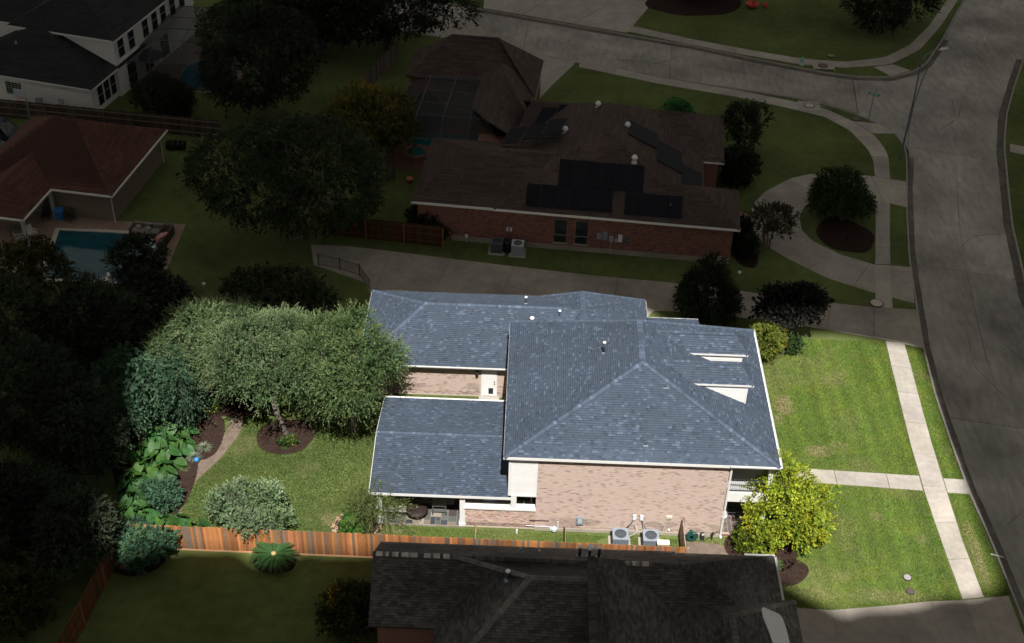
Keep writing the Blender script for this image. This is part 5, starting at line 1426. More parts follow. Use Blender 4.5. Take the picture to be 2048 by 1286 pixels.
picket_fence('back_fence', 'grey board fence running back between the dark trees', (-18.5, 40.5), (-12.4, 60.5), 1.8, drk, m_greywood, single=False)
picket_fence('rear_fence', 'board fence with pale rails behind the red-roofed pool house', (-46, 46.2), (-25.5, 43.6), 1.75, lambda i: (random.uniform(.3, .6),)*3, m_greywood, single=False, rails_side=-1, rail_col=(1.4, 1.4, 1.4))
rl = thing('iron_railing', 'black iron railing at the end of the driveway', 'railing', (-14.8, 25.5, 0))
pts = [(-14.8, 25.55), (-13.2, 25.1), (-11.7, 24.4), (-10.65, 22.5)]
for (xa, ya), (xb, yb) in zip(pts[:-1], pts[1:]):
    for z in (.12, .95): MB().tube([(xa, ya, z), (xb, yb, z)], .022, 4).build('rail', m_dkmetal, rl)
    L_ = math.hypot(xb-xa, yb-ya); n = int(L_/.13)
    for i in range(n): x, y = xa+(xb-xa)*i/n, ya+(yb-ya)*i/n; MB().tube([(x, y, .1), (x, y, .95)], .012, 4).build('baluster', m_dkmetal, rl)
    MB().box(xa-.035, xa+.035, ya-.035, ya+.035, 0, 1.08).build('post', m_dkmetal, rl)
wf = thing('wire_fence', 'thin brown wire fence panel across the side yard grass', 'fence', (-2.2, -1.5, 0))
for x, y in ((-2.1, -.3), (-2.1, -2.3), (2.9, -.3), (2.9, -2.3)):
    MB().box(x-.035, x+.035, y-.035, y+.035, 0, .85, (2.6, 2.2, 1.9)).build('post', m_greywood, wf)
for x in (-2.1, 2.9):
    for z in (.3, .55, .8): MB().tube([(x, -.3, z), (x, -2.3, z)], .016, 4, (2.2, 1.9, 1.6)).build('rail', m_greywood, wf)
gt = thing('weathered_gate', 'grey weathered plank gate between the brick wall and the cedar fence', 'gate', (9.42, -1.2, 0))
for i in range(15):
    y = -.05-i*.165; s = random.uniform(.7, 1.4)
    MB().box(9.40, 9.43, y-.15, y, .05, 1.5+random.uniform(-.06, .06), (s*2.6, s*2.6, s*2.7)).build('plank', m_greywood, gt)
for z in (.4, 1.1): MB().box(9.43, 9.47, -2.5, -.05, z, z+.1, (2, 2, 2)).build('rail', m_greywood, gt)
for y in (-.12, -2.45): MB().box(9.46, 9.56, y-.05, y+.05, 0, 1.65, (2.2, 2.1, 2)).build('post', m_greywood, gt)
# ------------------------------------------------------------------ smaller things
def ac(label, loc, rz, grp, col):
    t = thing('air_conditioner', label, 'air conditioner', loc, rz, grp)
    m = MB(); m.box(-.62, .62, -.62, .62, 0, .06, (.9, .9, .88)); m.build('pad', m_conc, t, local=True)
    m = MB(); m.box(-.40, .40, -.40, .40, .06, .84, tuple(c*.35 for c in col)); body = m.build('casing', m_plain, t, local=True)
    m = MB()
    for k in range(11):
        a = -.40+k*.08
        for s in (-1, 1):
            m.box(a, a+.052, s*.425-.012, s*.425+.012, .1, .82, col); m.box(s*.425-.012, s*.425+.012, a, a+.052, .1, .82, col)
    m.build('louvre', m_plain, body, local=True)['kind'] = 'stuff'
    m = MB(); n = 24                                    # lid with its round opening
    for k in range(n):
        a, b = 2*math.pi*k/n, 2*math.pi*(k+1)/n
        sq = lambda t: (.445*max(-1, min(1, math.cos(t)*1.42)), .445*max(-1, min(1, math.sin(t)*1.42)))
        c1, c2 = (.335*math.cos(a), .335*math.sin(a)), (.335*math.cos(b), .335*math.sin(b))
        m.face([(*sq(a), .90), (*sq(b), .90), (*c2, .90), (*c1, .90)], tuple(c*1.25 for c in col)); m.face([(*sq(a), .83), (*sq(b), .83), (*sq(b), .90), (*sq(a), .90)], tuple(c*1.1 for c in col)); m.face([(*c1, .90), (*c2, .90), (*c2, .72), (*c1, .72)], (.03, .035, .05))
    m.face([(.34*math.cos(2*math.pi*k/n), .34*math.sin(2*math.pi*k/n), .72) for k in range(n)], (.02, .024, .035)); m.build('lid', m_plain, t, local=True)
    m = MB()
    for k in range(4):
        a = k*math.pi/2+.4
        f = lambda r_, t, z: (r_*math.cos(t), r_*math.sin(t), z)
        m.face([f(.05, a, .79), f(.30, a-.25, .78), f(.30, a+.45, .84), f(.05, a+.6, .82)], (.55, .57, .6))
    m.lathe([(.07, .76), (.07, .85)], (0, 0, 0), 10, (.1, .1, .12)); m.build('fan', m_plain, t, local=True)
    m = MB()
    for r_ in (.1, .17, .24, .31): m.tube([(r_*math.cos(i*.524), r_*math.sin(i*.524), .905) for i in range(13)], .005, 3, (.12, .13, .15), cap=False)
    m.build('grille', m_plain, t, local=True)['kind'] = 'stuff'
    return t
ac('grey air conditioner beside the utility hoses, under the brick wall, farther from the wooden gate', (5.97, -.85, 0), 0, 'air conditioners by the lit brick wall', (.20, .235, .27))
ac('grey air conditioner with a pale block at its corner, close to the wooden gate', (7.66, -.87, 0), 0, 'air conditioners by the lit brick wall', (.20, .235, .27))
ac('dark grey air conditioner at the red brick wall, beside the black drum', FL(-17.5, -.55), FT, 'air conditioners by the red brick wall', (.10, .11, .13))
ac('pale grey air conditioner at the red brick wall, window side of the black drum', FL(-15.95, -.6), FT, 'air conditioners by the red brick wall', (.42, .47, .50))
m = MB(); m.lathe([(.32, 0), (.35, .1), (.33, .85), (.36, .88), (.3, .95), (.05, .98)], FL(-16.75, -.5), 14, (.02, .02, .022)); tag(m.build('black_drum', m_plain, None, True), 'black plastic drum standing between two air conditioners', 'drum')
m = MB(); m.box(7.98, 8.62, -1.62, -1.30, 0, .95, (.36, .27, .23)); m.box(7.96, 8.64, -1.64, -1.28, .95, 1.0, (.74, .68, .54)); tag(m.build('pillar_block', m_plain), 'brown pillar block with a cream top beside the air conditioner', 'block')
m = MB()
for a, b, c in (((5.97, -.42, .5), (6.5, -.2, .95), (6.75, .04, 1.15)), ((7.6, -.4, .5), (7.3, -.15, .9), (7.15, .04, 1.15))): m.tube([a, b, c], .025, 6, (.05, .05, .06))
m.tube([(6.45, -.5, .35), (6.75, -.55, .55), (6.95, -.35, .75), (6.8, .03, .8)], .02, 6, (.5, .5, .5)); tag(m.build('refrigerant_lines', m_plain), 'black and grey hoses looping from the air conditioners up the wall', 'hoses')

t = thing('hose_reel', 'green garden hose wound on a wall reel beside the wooden gate', 'hose reel', (10.0, -.2, 0))
m = MB()
for k in range(6):
    r_ = .26+.02*k
    m.tube([(r_*math.cos(i*.393), -.14-.03*(k % 3), .45+r_*math.sin(i*.393)) for i in range(17)], .018, 5, (.012, .09, .075), cap=False)
m.build('hose', m_plain, t, local=True)['kind'] = 'stuff'
m = MB(); m.tube([(0, .2, .45), (0, -.28, .45)], .1, 10, (.02, .06, .05)); m.tube([(0, -.26, .45), (0, -.28, .45)], .3, 14, (.015, .07, .06)); m.build('drum', m_plain, t, local=True)
m = MB(); m.tube([(.0, -.1, .05), (.5, -.12, .03), (.9, .0, .02), (1.5, .12, .6)], .018, 5, (.02, .03, .03)); m.build('hose_end', m_plain, t, local=True)
m = MB(); m.box(10.55, 10.75, -.28, -.02, 0, .42, (.03, .03, .035)); m.box(10.58, 10.72, -.3, -.28, .42, .55, (.6, .6, .58)); tag(m.build('wall_spigot', m_plain), 'dark tap post with a white handle by the brick wall', 'tap')
m = MB(); m.tube([(11.2, -.2, 0), (11.2, -.2, .5)], .035, 6, (.03, .03, .03)); m.ball((11.2, -.2, .55), .07, .07, .09, 8, 6, (.04, .04, .04)); tag(m.build('path_light', m_plain), 'small black path light by the corner downspout', 'path light')
m = MB(); m.ball((2.4, -1.4, .1), .28, .22, .2, 8, 6, (.16, .13, .10)); tag(m.build('brown_mound', m_plain, None, True), 'small brown mound on the side yard grass', 'mound')

# patio things
t = thing('bench', 'grey wooden bench at the open edge of the slate patio', 'bench', (-6.6, .75, .11))
for i in range(3): lb(t, 'slat', m_plain, -.75, .75, -.22+i*.155, -.08+i*.155, .42, .46, col=(.34, .33, .31))
for x in (-.65, .65):
    for y in (-.16, .16): lb(t, 'leg', m_plain, x-.04, x+.04, y-.04, y+.04, 0, .42, col=(.28, .27, .25))
t = thing('fire_bowl', 'round dark copper fire bowl with a lid on the patio', 'fire bowl', (-5.5, .72, .11))
m = MB(); m.lathe([(.15, .08), (.42, .14), (.56, .34), (.60, .44)], (0, 0, 0), 22, (.06, .026, .024)); m.build('bowl', m_plain, t, True, local=True)
m = MB(); m.lathe([(.62, .44), (.63, .47), (.5, .56), (.25, .62), (.06, .64)], (0, 0, 0), 22, (.028, .018, .017)); m.lathe([(.05, .64), (.06, .7), (.02, .72)], (0, 0, 0), 8, (.2, .15, .13)); m.build('lid', m_plain, t, True, local=True)
for k in range(4):
    a = k*1.571+.5; m = MB(); m.tube([(.5*math.cos(a), .5*math.sin(a), 0), (.42*math.cos(a), .42*math.sin(a), .2)], .03, 5, (.05, .03, .03)); m.build('leg', m_plain, t, local=True)
t = thing('barbecue', 'small grey barbecue cart with a side shelf on the patio', 'barbecue', (-4.25, 1.15, .11))
lb(t, 'firebox', m_plain, -.4, .4, -.28, .28, .62, .86, col=(.13, .125, .115))
m = MB(); m.hexa([(-.4, -.28, .86), (.4, -.28, .86), (.4, .28, .86), (-.4, .28, .86), (-.4, -.1, 1.12), (.4, -.1, 1.12), (.4, .2, 1.12), (-.4, .2, 1.12)], (.19, .185, .17)); m.build('hood', m_plain, t, local=True)
lb(t, 'side_shelf', m_plain, .42, .82, -.22, .22, .78, .82, col=(.3, .3, .29)); lb(t, 'bottom_shelf', m_plain, -.36, .36, -.25, .25, .16, .2, col=(.1, .1, .095))
for x in (-.36, .36):
    for y in (-.24, .24): lb(t, 'leg', m_plain, x-.03, x+.03, y-.03, y+.03, 0, .62, col=(.11, .105, .1))
for x in (-.38, .38):
    m = MB(); m.tube([(x-.03, -.27, .09), (x+.03, -.27, .09)], .09, 10, (.02, .02, .02)); m.build('wheel', m_plain, t, local=True)
t = thing('grill', 'stainless built-in grill on the outdoor kitchen counter', 'grill', (-1.3, .9, 1.05))
lb(t, 'grill_body', m_metal, -.5, .5, -.28, .3, 0, .2, col=(.9, .9, .9)); m = MB(); m.tube([(-.46, .05, .24), (.46, .05, .24)], .2, 10, (1.5, 1.5, 1.5)); m.build('hood', m_metal, t, True, local=True)
m = MB(); m.tube([(-.4, -.2, .3), (.4, -.2, .3)], .02, 6, (1.8, 1.8, 1.8)); m.build('handle', m_metal, t, local=True)
for i in range(4):
    m = MB(); m.tube([(-.36+i*.24, -.28, .1), (-.36+i*.24, -.32, .1)], .03, 8, (.05, .05, .05)); m.build('knob', m_plain, t, local=True)
m = MB(); m.lathe([(.06, 0), (.07, .02), (.05, .3), (.06, .36)], (.55, .85, 1.05), 10, (.75, .75, .74)); tag(m.build('paper_roll', m_plain, None, True), 'white roll standing on the kitchen counter corner', 'roll')
m = MB(); m.box(-.45, .35, .55, 1.05, 1.05, 1.09, (.02, .02, .02)); 
for i in range(4): m.lathe([(.09, 0), (.09, .02)], (-.27+.42*(i % 2), .68+.22*(i//2), 1.09), 10, (.06, .06, .06))
tag(m.build('side_burner', m_plain), 'black side burner set in the kitchen counter', 'burner')
t = thing('porch_bench', 'dark grey bench on the lower street porch', 'bench', (12.75, 1.55, .31))
lb(t, 'seat', m_plain, -.62, .62, -.25, .25, .38, .44, col=(.13, .13, .14)); lb(t, 'backrest', m_plain, -.62, .62, .22, .28, .44, .9, col=(.15, .15, .16))
for x in (-.6, .6): lb(t, 'armrest', m_plain, x-.04, x+.04, -.25, .25, .58, .63, col=(.3, .3, .3)); lb(t, 'leg', m_plain, x-.04, x+.04, -.24, -.16, 0, .58, col=(.3, .3, .3)); lb(t, 'leg', m_plain, x-.04, x+.04, .18, .26, 0, .58, col=(.3, .3, .3))
m = MB()
for i in range(6): m.box(13.02+i*.055, 13.075+i*.055, 1.42, 1.72, .77+.0*i, .93, (.75, .75, .74) if i % 2 else (.03, .03, .035))
tag(m.build('striped_cushion', m_plain), 'black and white striped cushion on the porch bench', 'cushion')
m = MB(); m.lathe([(.14, 0), (.2, .25), (.2, .3)], (11.95, 1.2, .31), 12, (.75, .74, .72)); m.ball((11.95, 1.2, .78), .16, .16, .22, 8, 6, (.72, .70, .68)); tag(m.build('porch_lantern', m_plain, None, True), 'white urn standing at the end of the porch bench', 'urn')

# street things
t = thing('street_lamp', 'tall blue-grey street lamp with a curved arm at the corner', 'street lamp', (31.33, 44.45, 0))
m = MB(); m.tube([(31.33, 44.45, 0), (31.33, 44.45, .5), (31.36, 44.6, 5), (31.42, 45.1, 9.0)], [.12, .085, .065, .05], 8, (.35, .48, .68)); m.build('pole', m_metal, t)
m = MB(); m.tube([(31.41, 45.05, 8.7), (31.7, 45.2, 9.15), (32.2, 45.45, 9.35), (32.9, 45.8, 9.35)], .04, 6, (.6, .75, 1.0)); m.build('arm', m_metal, t)
m = MB(); m.tube([(32.85, 45.78, 9.34), (33.15, 45.93, 9.36), (33.65, 46.15, 9.36)], [.06, .13, .07], 8, (.9, .95, 1)); m.build('lamp_head', m_white, t)
t = thing('street_sign', 'green street name sign with two crossed blades on a thin post', 'sign', (30.0, 51.3, 0))
m = MB(); m.tube([(30.0, 51.3, 0), (29.98, 51.1, 2.75)], .03, 6, (.4, .4, .42)); m.build('post', m_metal, t)
def blade(c, ang, L_, h):
    d = Vector((math.cos(ang), math.sin(ang), 0)); n = Vector((-d.y, d.x, 0)); c = Vector(c)
    m = MB(); k = []
    for i in range(16):
        a = 2*math.pi*i/16; x = (L_/2-h/2)*(1 if math.cos(a) > 0 else -1) + h/2*math.cos(a); k.append((x, h/2*math.sin(a)))
    for s in (-1, 1):
        f = [tuple(c + d*x + Vector((0, 0, y)) + n*(s*.012)) for x, y in k]
        m.face(f if s < 0 else f[::-1], (.04, .36, .27))
    for i in range(16):
        j = (i+1) % 16
        A, B = k[i], k[j]
        m.face([c+d*A[0]+Vector((0, 0, A[1]))-n*.012, c+d*B[0]+Vector((0, 0, B[1]))-n*.012, c+d*B[0]+Vector((0, 0, B[1]))+n*.012, c+d*A[0]+Vector((0, 0, A[1]))+n*.012], (.6, .62, .6))
    b_ = m.build('sign_blade', m_plain, t)
    for s in (-1, 1):
        m = MB()
        x = -L_/2+.16
        while x < L_/2-.24:
            w_ = random.uniform(.03, .07)
            q = [c+d*x+n*(s*.0145)+Vector((0, 0, -.055)), c+d*(x+w_)+n*(s*.0145)+Vector((0, 0, -.055)), c+d*(x+w_)+n*(s*.0145)+Vector((0, 0, .055)), c+d*x+n*(s*.0145)+Vector((0, 0, .055))]
            m.face(q if s < 0 else q[::-1], (.75, .8, .78)); x += w_+.028
        m.build('lettering', m_plain, b_)
blade((29.97, 51.05, 2.62), R(-27), 1.05, .24); blade((29.97, 51.05, 2.88), R(60), .9, .2)
t = thing('fire_hydrant', 'pale green fire hydrant on the far verge', 'hydrant', (25.72, 62.0, 0))
m = MB(); m.lathe([(.2, 0), (.2, .06), (.13, .08), (.13, .5), (.17, .52), (.17, .56)], (0, 0, 0), 12, (.42, .62, .62)); m.build('barrel', m_plain, t, True, local=True)
m = MB(); m.lathe([(.17, .56), (.15, .66), (.08, .74), (.04, .76), (.04, .82)], (0, 0, 0), 12, (.12, .6, .42)); m.build('bonnet', m_plain, t, True, local=True)
for a in (0, 1.571, 3.142): m = MB(); m.tube([(0, 0, .42), (.22*math.cos(a-1.57), .22*math.sin(a-1.57), .42)], .065, 8, (.16, .6, .5)); m.build('outlet', m_plain, t, local=True)
def inlet(label, x, y, r_, slab, name='storm_inlet', lid=(.55, .47, .43), z=.0, grp='round drain covers'):
    t = thing(name, label, 'drain cover', (x, y, 0), 0, grp)
    if slab:
        m = MB(); m.box(-slab, slab, -slab*.9, slab*.9, -.05, .05+z, (1, 1, 1)); m.build('slab', m_conc, t, local=True)
    m = MB(); m.lathe([(r_*1.22, .02), (r_*1.22, .07+z), (r_, .075+z)], (0, 0, 0), 20, (.05, .048, .045)); m.build('frame_ring', m_plain, t, local=True)
    m = MB(); m.lathe([(r_, .03), (r_, .085+z), (r_*.8, .09+z)], (0, 0, 0), 20, lid); m.build('cover', m_plain, t, local=True)
    return t
inlet('pale round drain cover on the pavement corner below the side street', 25.15, 53.55, .42, .95)
inlet('round drain cover in the gap between the driveway and the curved drive', 25.15, 23.35, .42, 0)
inlet('rusty round cover on the raised inlet at the far side of the side street', 27.75, 61.9, .40, 1.0, lid=(.16, .09, .08))
inlet('brown round cover in the verge by the street sign', 28.9, 51.3, .36, 0, lid=(.16, .10, .08))
inlet('round cover in the lawn behind the raised inlet', 28.9, 64.2, .33, 0, lid=(.22, .20, .18))
inlet('round cover on the ramp across the wide street', 43.3, 46.3, .36, 0, lid=(.5, .42, .40))
inlet('round cover in the grass across the wide street', 44.3, 48.6, .40, 0, lid=(.45, .38, .34))
inlet('small grey meter cover in the front lawn, the upper of the two', 21.7, -2.5, .2, 0, 'meter_cover', (.32, .30, .31))
inlet('small brown meter cover in the front lawn, nearer the driveway', 21.65, -3.5, .2, 0, 'meter_cover', (.10, .075, .065))
m = MB(); m.box(26.85, 28.6, 61.0, 61.15, -.13, .05, (.1, .1, .1)); m.box(26.75, 28.7, 61.15, 61.3, -.1, .08, (.45, .44, .4)); tag(m.build('drain_mouth', m_plain), 'dark slot of the kerb drain under the raised inlet', 'drain')
m = MB(); m.lathe([(.045, 0), (.045, .5), (.11, .5), (.13, .6), (.08, .7), (.02, .72)], (0, 0, 0), 10, (.82, .82, .80)); o = m.build('white_post_cap', m_plain, None, True); o.location = (-22.3, 21.9, 0); tag(o, 'white capped pipe post in the dark grass near the pool', 'pipe post')
m = MB(); m.ball((0, 0, .16), .16, .16, .16, 12, 8, (.05, .25, .62)); m.lathe([(.1, 0), (.06, .05)], (0, 0, 0), 8, (.2, .2, .2)); o = m.build('gazing_ball', mat('blue_glass_ball', (1, 1, 1), .1, var=0, attr=True, spec=.8), None, True); o.location = (-18.95, 4.55, .03); tag(o, 'shiny blue glass ball by the pale grass tuft', 'garden ball')
t = thing('ride_on_toy', 'red plastic garden toy under the tree on the far lawn', 'toy', (22.6, 75.2, 0))
m = MB(); m.lathe([(.35, .1), (.6, .25), (.7, .5), (.62, .52), (.3, .3)], (0, 0, 0), 14, (.6, .08, .06)); m.build('bowl', m_plain, t, local=True); m = MB(); m.tube([(.1, 0, .3), (.1, 0, 1.1)], .09, 6, (.6, .08, .06)); m.build('handle', m_plain, t, local=True)
m = MB(); m.ball((0, 0, .25), .3, .25, .25, 8, 6, (.5, .06, .05)); o = m.build('red_ball', m_plain, None, True); o.location = (24.0, 75.4, 0); tag(o, 'small red toy beside the larger red garden toy', 'toy')
m = MB(); m.ball((0, 0, .12), .14, .14, .12, 8, 6, (.8, .8, .78)); o = m.build('white_ball', m_plain, None, True); o.location = (15.8, 26.5, 0); tag(o, 'small white ball on the dark grass beside the driveway', 'ball')
m = MB(); m.box(-.35, .35, -.04, .04, .0, .03, (.55, .55, .55)); o = m.build('kerb_litter', m_plain); o.location = (27.15, -.6, .012); o.rotation_euler = (0, 0, -.3); tag(o, 'pale strip of litter lying on the street kerb', 'litter')
t = thing('garden_stool', 'white garden stool near the spa in the dark yard', 'stool', (-12.3, 38.6, 0)); m = MB(); m.lathe([(.2, 0), (.24, .2), (.2, .42), (.12, .46)], (0, 0, 0), 10, (.78, .8, .84)); m.build('seat', m_plain, t, True, local=True)
chair((-13.4, 39.4, 0), R(40), (.05, .05, .05), 'dark patio chair beside the white stool in the far yard', 'chairs in the far yard')
chair((-10.9, 38.0, 0), R(-60), (.07, .05, .045), 'brown patio chair beside the terracotta pot in the far yard', 'chairs in the far yard')
m = MB(); m.lathe([(.18, 0), (.26, .38), (.3, .4), (.3, .45), (.2, .44)], (0, 0, 0), 12, (.5, .17, .08)); o = m.build('flower_pot', m_plain, None, True); o.location = (-9.3, 37.6, 0); tag(o, 'orange terracotta pot by the brown roof corner', 'pot')
for poly in ([(16.0, 33.4), (17.5, 32.9), (17.6, 34.6), (15.9, 35.6)],):
    poly_piece(None, 'brick_path', poly, -.05, .02, m_redbrick, kind='structure')

t = thing('basketball_hoop', 'basketball hoop with a grey backboard and orange rim behind the pool house fence', 'basketball hoop', (-42.1, 45.0, 0))
m = MB(); m.tube([(-42.1, 45.0, 0), (-42.1, 45.0, 2.7), (-42.0, 44.5, 3.0)], .06, 6, (.2, .2, .2)); m.build('pole', m_plain, t)
m = MB(); m.hexa([(-42.7, 44.35, 2.75), (-41.5, 44.15, 2.75), (-41.5, 44.22, 2.75), (-42.7, 44.42, 2.75), (-42.7, 44.35, 3.6), (-41.5, 44.15, 3.6), (-41.5, 44.22, 3.6), (-42.7, 44.42, 3.6)], (.45, .5, .55)); m.build('backboard', m_plain, t)
m = MB(); m.tube([(-42.15+.24*math.cos(i*.524), 44.0+.24*math.sin(i*.524), 2.95) for i in range(13)], .025, 5, (.8, .2, .08), cap=False); m.build('rim', m_plain, t)
# ------------------------------------------------------------------ plants
def unit(v): return v/np.maximum(np.linalg.norm(v, axis=-1, keepdims=True), 1e-9)

def sprays(P, Dr, m, step, droop, ll, lw, col, tip, rg, jitter=.35, spread=.9, tone=None):
    """twigs starting at P along Dr, each with m leaves; returns leaf quads and colours"""
    n = len(P)
    j = np.arange(m)[None, :, None]
    st = step*rg.uniform(.7, 1.3, (n, 1, 1))
    pos = P[:, None, :] + Dr[:, None, :]*st*j
    pos[..., 2] -= droop*(st[..., 0]*j[..., 0])**2*rg.uniform(.5, 1.5, (n, 1))
    d = np.broadcast_to(Dr[:, None, :], pos.shape).copy()
    d[..., 2] -= 2*droop*(st[..., 0]*j[..., 0])
    d = unit(d + rg.normal(0, jitter, pos.shape))
    side = unit(np.cross(d, rg.normal(0, 1, pos.shape) + np.array([0, 0, .8])))
    sg = np.where(np.arange(m) % 2 == 0, 1, -1)[None, :, None]
    ld = unit(d + side*sg*spread*rg.uniform(.4, 1.1, (n, m, 1)))
    up = unit(np.cross(ld, rg.normal(0, 1, pos.shape) + np.array([1.2, .3, 0])))
    up = np.where(up[..., 2:3] < 0, -up, up)
    sd = unit(np.cross(ld, up))
    L_ = ll*rg.uniform(.65, 1.3, (n, m, 1)); W_ = lw*rg.uniform(.7, 1.25, (n, m, 1))
    V = np.stack([pos, pos+ld*L_*.45+sd*W_, pos+ld*L_, pos+ld*L_*.45-sd*W_], axis=2)
    t = (j/(max(1, m-1)))**1.5
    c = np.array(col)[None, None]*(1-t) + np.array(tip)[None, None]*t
    tw = rg.uniform(.72, 1.3, (n, 1, 1))
    if tone is not None: tw = tw*tone[:, None, None]
    c = c*tw*rg.uniform(.8, 1.2, (n, m, 1))
    return V.reshape(-1, 4, 3), c.reshape(-1, 3)

def crown_points(blobs, n, rg, lo=.78, up=-.55):
    """points near the surface of a union of ellipsoids, with outward directions"""
    B = np.array(blobs, float)
    w_ = B[:, 3]*B[:, 4] + B[:, 4]*B[:, 5] + B[:, 3]*B[:, 5]
    k = rg.choice(len(B), n*2, p=w_/w_.sum())
    d = unit(rg.normal(0, 1, (n*2, 3)))
    r_ = rg.uniform(lo, 1.02, (n*2, 1))
    p = B[k, :3] + d*B[k, 3:]*r_
    nn = unit(d/B[k, 3:])
    keep = nn[:, 2] > up - .4*rg.random(n*2)
    q = ((p[:, None, :]-B[None, :, :3])/B[None, :, 3:])
    ins = ((q**2).sum(-1) < .45).any(1)
    keep &= ~ins & (p[:, 2] > .03)
    p, nn, k = p[keep][:n], nn[keep][:n], k[keep][:n]
    return p, nn, k

def lobes(c, r, n, rg, size=(.42, .62), flat=1.0, spread=1.0):
    """break a crown of radii r about c into n uneven lobes"""
    out = []
    for i in range(n):
        d = unit(rg.normal(0, 1, 3)); d[2] = d[2]*.8 + .1
        s = rg.uniform(*size)
        f = rg.uniform(.45, .78)*(1.25-s)
        f = min(f*1.35, .78)*spread
        out.append((c[0]+d[0]*r[0]*f, c[1]+d[1]*r[1]*f, max(c[2]+d[2]*r[2]*f, r[2]*s*.5), r[0]*s, r[1]*s, r[2]*s*flat))
    out.append((c[0], c[1], c[2], r[0]*.5, r[1]*.5, r[2]*.5))
    return out

def tree(name, label, cat, base, c, r, n, seed, col, tip, group=None, nl=9, m=11, step=.06, droop=.25, ll=.10, lw=.028, trunk=.22, lean=(0, 0), size=(.42, .62), jitter=.35, blobs=None, up=-.55,
         inner=.35, flat=1.0, accent=None, stems=1, lift=.35, barkcol=(1, 1, 1), lobe_tone=.28, bare=0, limbs=7, spread=1.0, gap=.34):
    rg = np.random.default_rng(seed)
    t = thing(name, label, cat, (base[0], base[1], 0), 0, group)
    B = blobs or lobes(c, r, nl, rg, size, flat, spread)
    P, Nn, K = crown_points(B, n, rg, up=up)
    dr = unit(Nn*.75 + rg.normal(0, .42, P.shape) + np.array([0, 0, lift]))
    lt = 1 + lobe_tone*(rg.random(len(B))*2-1)
    cl = .72 + .56*fbm(P[:, 0]*1.0+P[:, 2]*.6, P[:, 1]+P[:, 2]*.8, .9, seed % 13)
    tone = lt[K]*cl
    ok = fbm(P[:, 0]+P[:, 2]*.5, P[:, 1]-P[:, 2]*.7, 1.0, seed % 7+3) > gap          # gaps between the sprays
    V, C = sprays(P[ok], dr[ok], m, step, droop, ll, lw, col, tip, rg, jitter, tone=tone[ok])
    if accent is not None:                                                             # (colour, share): turned or young foliage in patches
        a = fbm(V[:, 0, 0]+V[:, 0, 2], V[:, 0, 1]-V[:, 0, 2]*.6, .8, seed % 11) + rg.normal(0, .05, len(V))
        th = np.quantile(a, 1-accent[1])
        C[a > th] = np.array(accent[0])*rg.uniform(.7, 1.3, (int((a > th).sum()), 1))
    if inner:
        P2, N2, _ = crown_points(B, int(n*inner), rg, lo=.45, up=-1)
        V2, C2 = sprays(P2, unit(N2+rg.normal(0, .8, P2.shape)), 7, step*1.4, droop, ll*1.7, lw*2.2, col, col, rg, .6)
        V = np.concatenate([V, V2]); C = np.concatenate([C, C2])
    off = np.array([base[0], base[1], 0])
    obj('crown', quads_mesh('crown', (V-off).astype(np.float32), C), m_leaf, t)
    if trunk:
        mb = MB(); mb.col = barkcol
        for s in range(stems):
            o = np.array([rg.normal(0, .18), rg.normal(0, .18)]) if stems > 1 else np.zeros(2)
            th = trunk*(.55 if stems > 1 else 1)
            b0 = np.array([base[0]+o[0], base[1]+o[1], 0]); fork = np.array([base[0]+lean[0]+o[0]*2.2, base[1]+lean[1]+o[1]*2.2, max(.5, c[2]*.55)])
            mid = (b0+fork)/2 + np.array([rg.normal(0, .12), rg.normal(0, .12), 0])
            mb.tube([b0-[0, 0, .1], b0+(mid-b0)*.15, mid, fork], [th*1.45, th*1.05, th*.9, th*.75], 9)
            for i in range(limbs if stems == 1 else 3):
                q = B[rg.integers(len(B))]
                e_ = np.array(q[:3]) + rg.normal(0, .3, 3)*np.array(q[3:])
                k_ = fork*.55 + e_*.45 + np.array([0, 0, .25])
                mb.tube([fork, k_, e_], [th*.5, th*.3, th*.1], 6)
        mb.build('trunk', m_bark, t, True)
    if bare:
        mb = MB(); P3, N3, _ = crown_points(B, bare, rg)
        for p, nv in zip(P3, N3):
            mb.tube([p-nv*.5, p+nv*.15+np.array([0, 0, .12])], [.012, .004], 3, (2.2, 2.1, 1.9))
        mb.build('bare_twigs', m_bark, t)['kind'] = 'stuff'
    return t

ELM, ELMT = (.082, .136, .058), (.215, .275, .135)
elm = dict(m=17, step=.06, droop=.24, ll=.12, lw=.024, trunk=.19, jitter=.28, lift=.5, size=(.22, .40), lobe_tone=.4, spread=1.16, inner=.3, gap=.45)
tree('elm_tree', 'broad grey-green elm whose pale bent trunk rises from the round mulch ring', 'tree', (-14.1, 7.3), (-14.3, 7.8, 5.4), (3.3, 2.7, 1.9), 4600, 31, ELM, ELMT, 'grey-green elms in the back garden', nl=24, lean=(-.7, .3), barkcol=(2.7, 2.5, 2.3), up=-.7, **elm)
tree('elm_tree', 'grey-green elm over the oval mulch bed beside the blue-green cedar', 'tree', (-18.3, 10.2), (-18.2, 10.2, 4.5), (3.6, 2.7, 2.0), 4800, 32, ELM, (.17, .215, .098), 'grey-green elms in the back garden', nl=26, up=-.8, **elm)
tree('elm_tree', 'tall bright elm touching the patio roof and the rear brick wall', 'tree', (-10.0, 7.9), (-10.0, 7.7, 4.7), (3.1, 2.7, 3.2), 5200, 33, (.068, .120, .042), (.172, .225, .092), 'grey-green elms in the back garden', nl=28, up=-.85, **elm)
tree('cedar_tree', 'drooping blue-green cedar at the edge of the lit garden', 'tree', (-22.0, 7.6), (-21.9, 7.4, 3.0), (2.6, 2.4, 2.6), 1900, 34, (.044, .092, .050), (.085, .145, .080), nl=16, size=(.28, .46), spread=1.2, gap=.40, m=12, step=.08, droop=.9, ll=.17, lw=.04, trunk=.16, lift=0, bare=40)
OAK, OAKT = (.034, .050, .024), (.062, .078, .036)
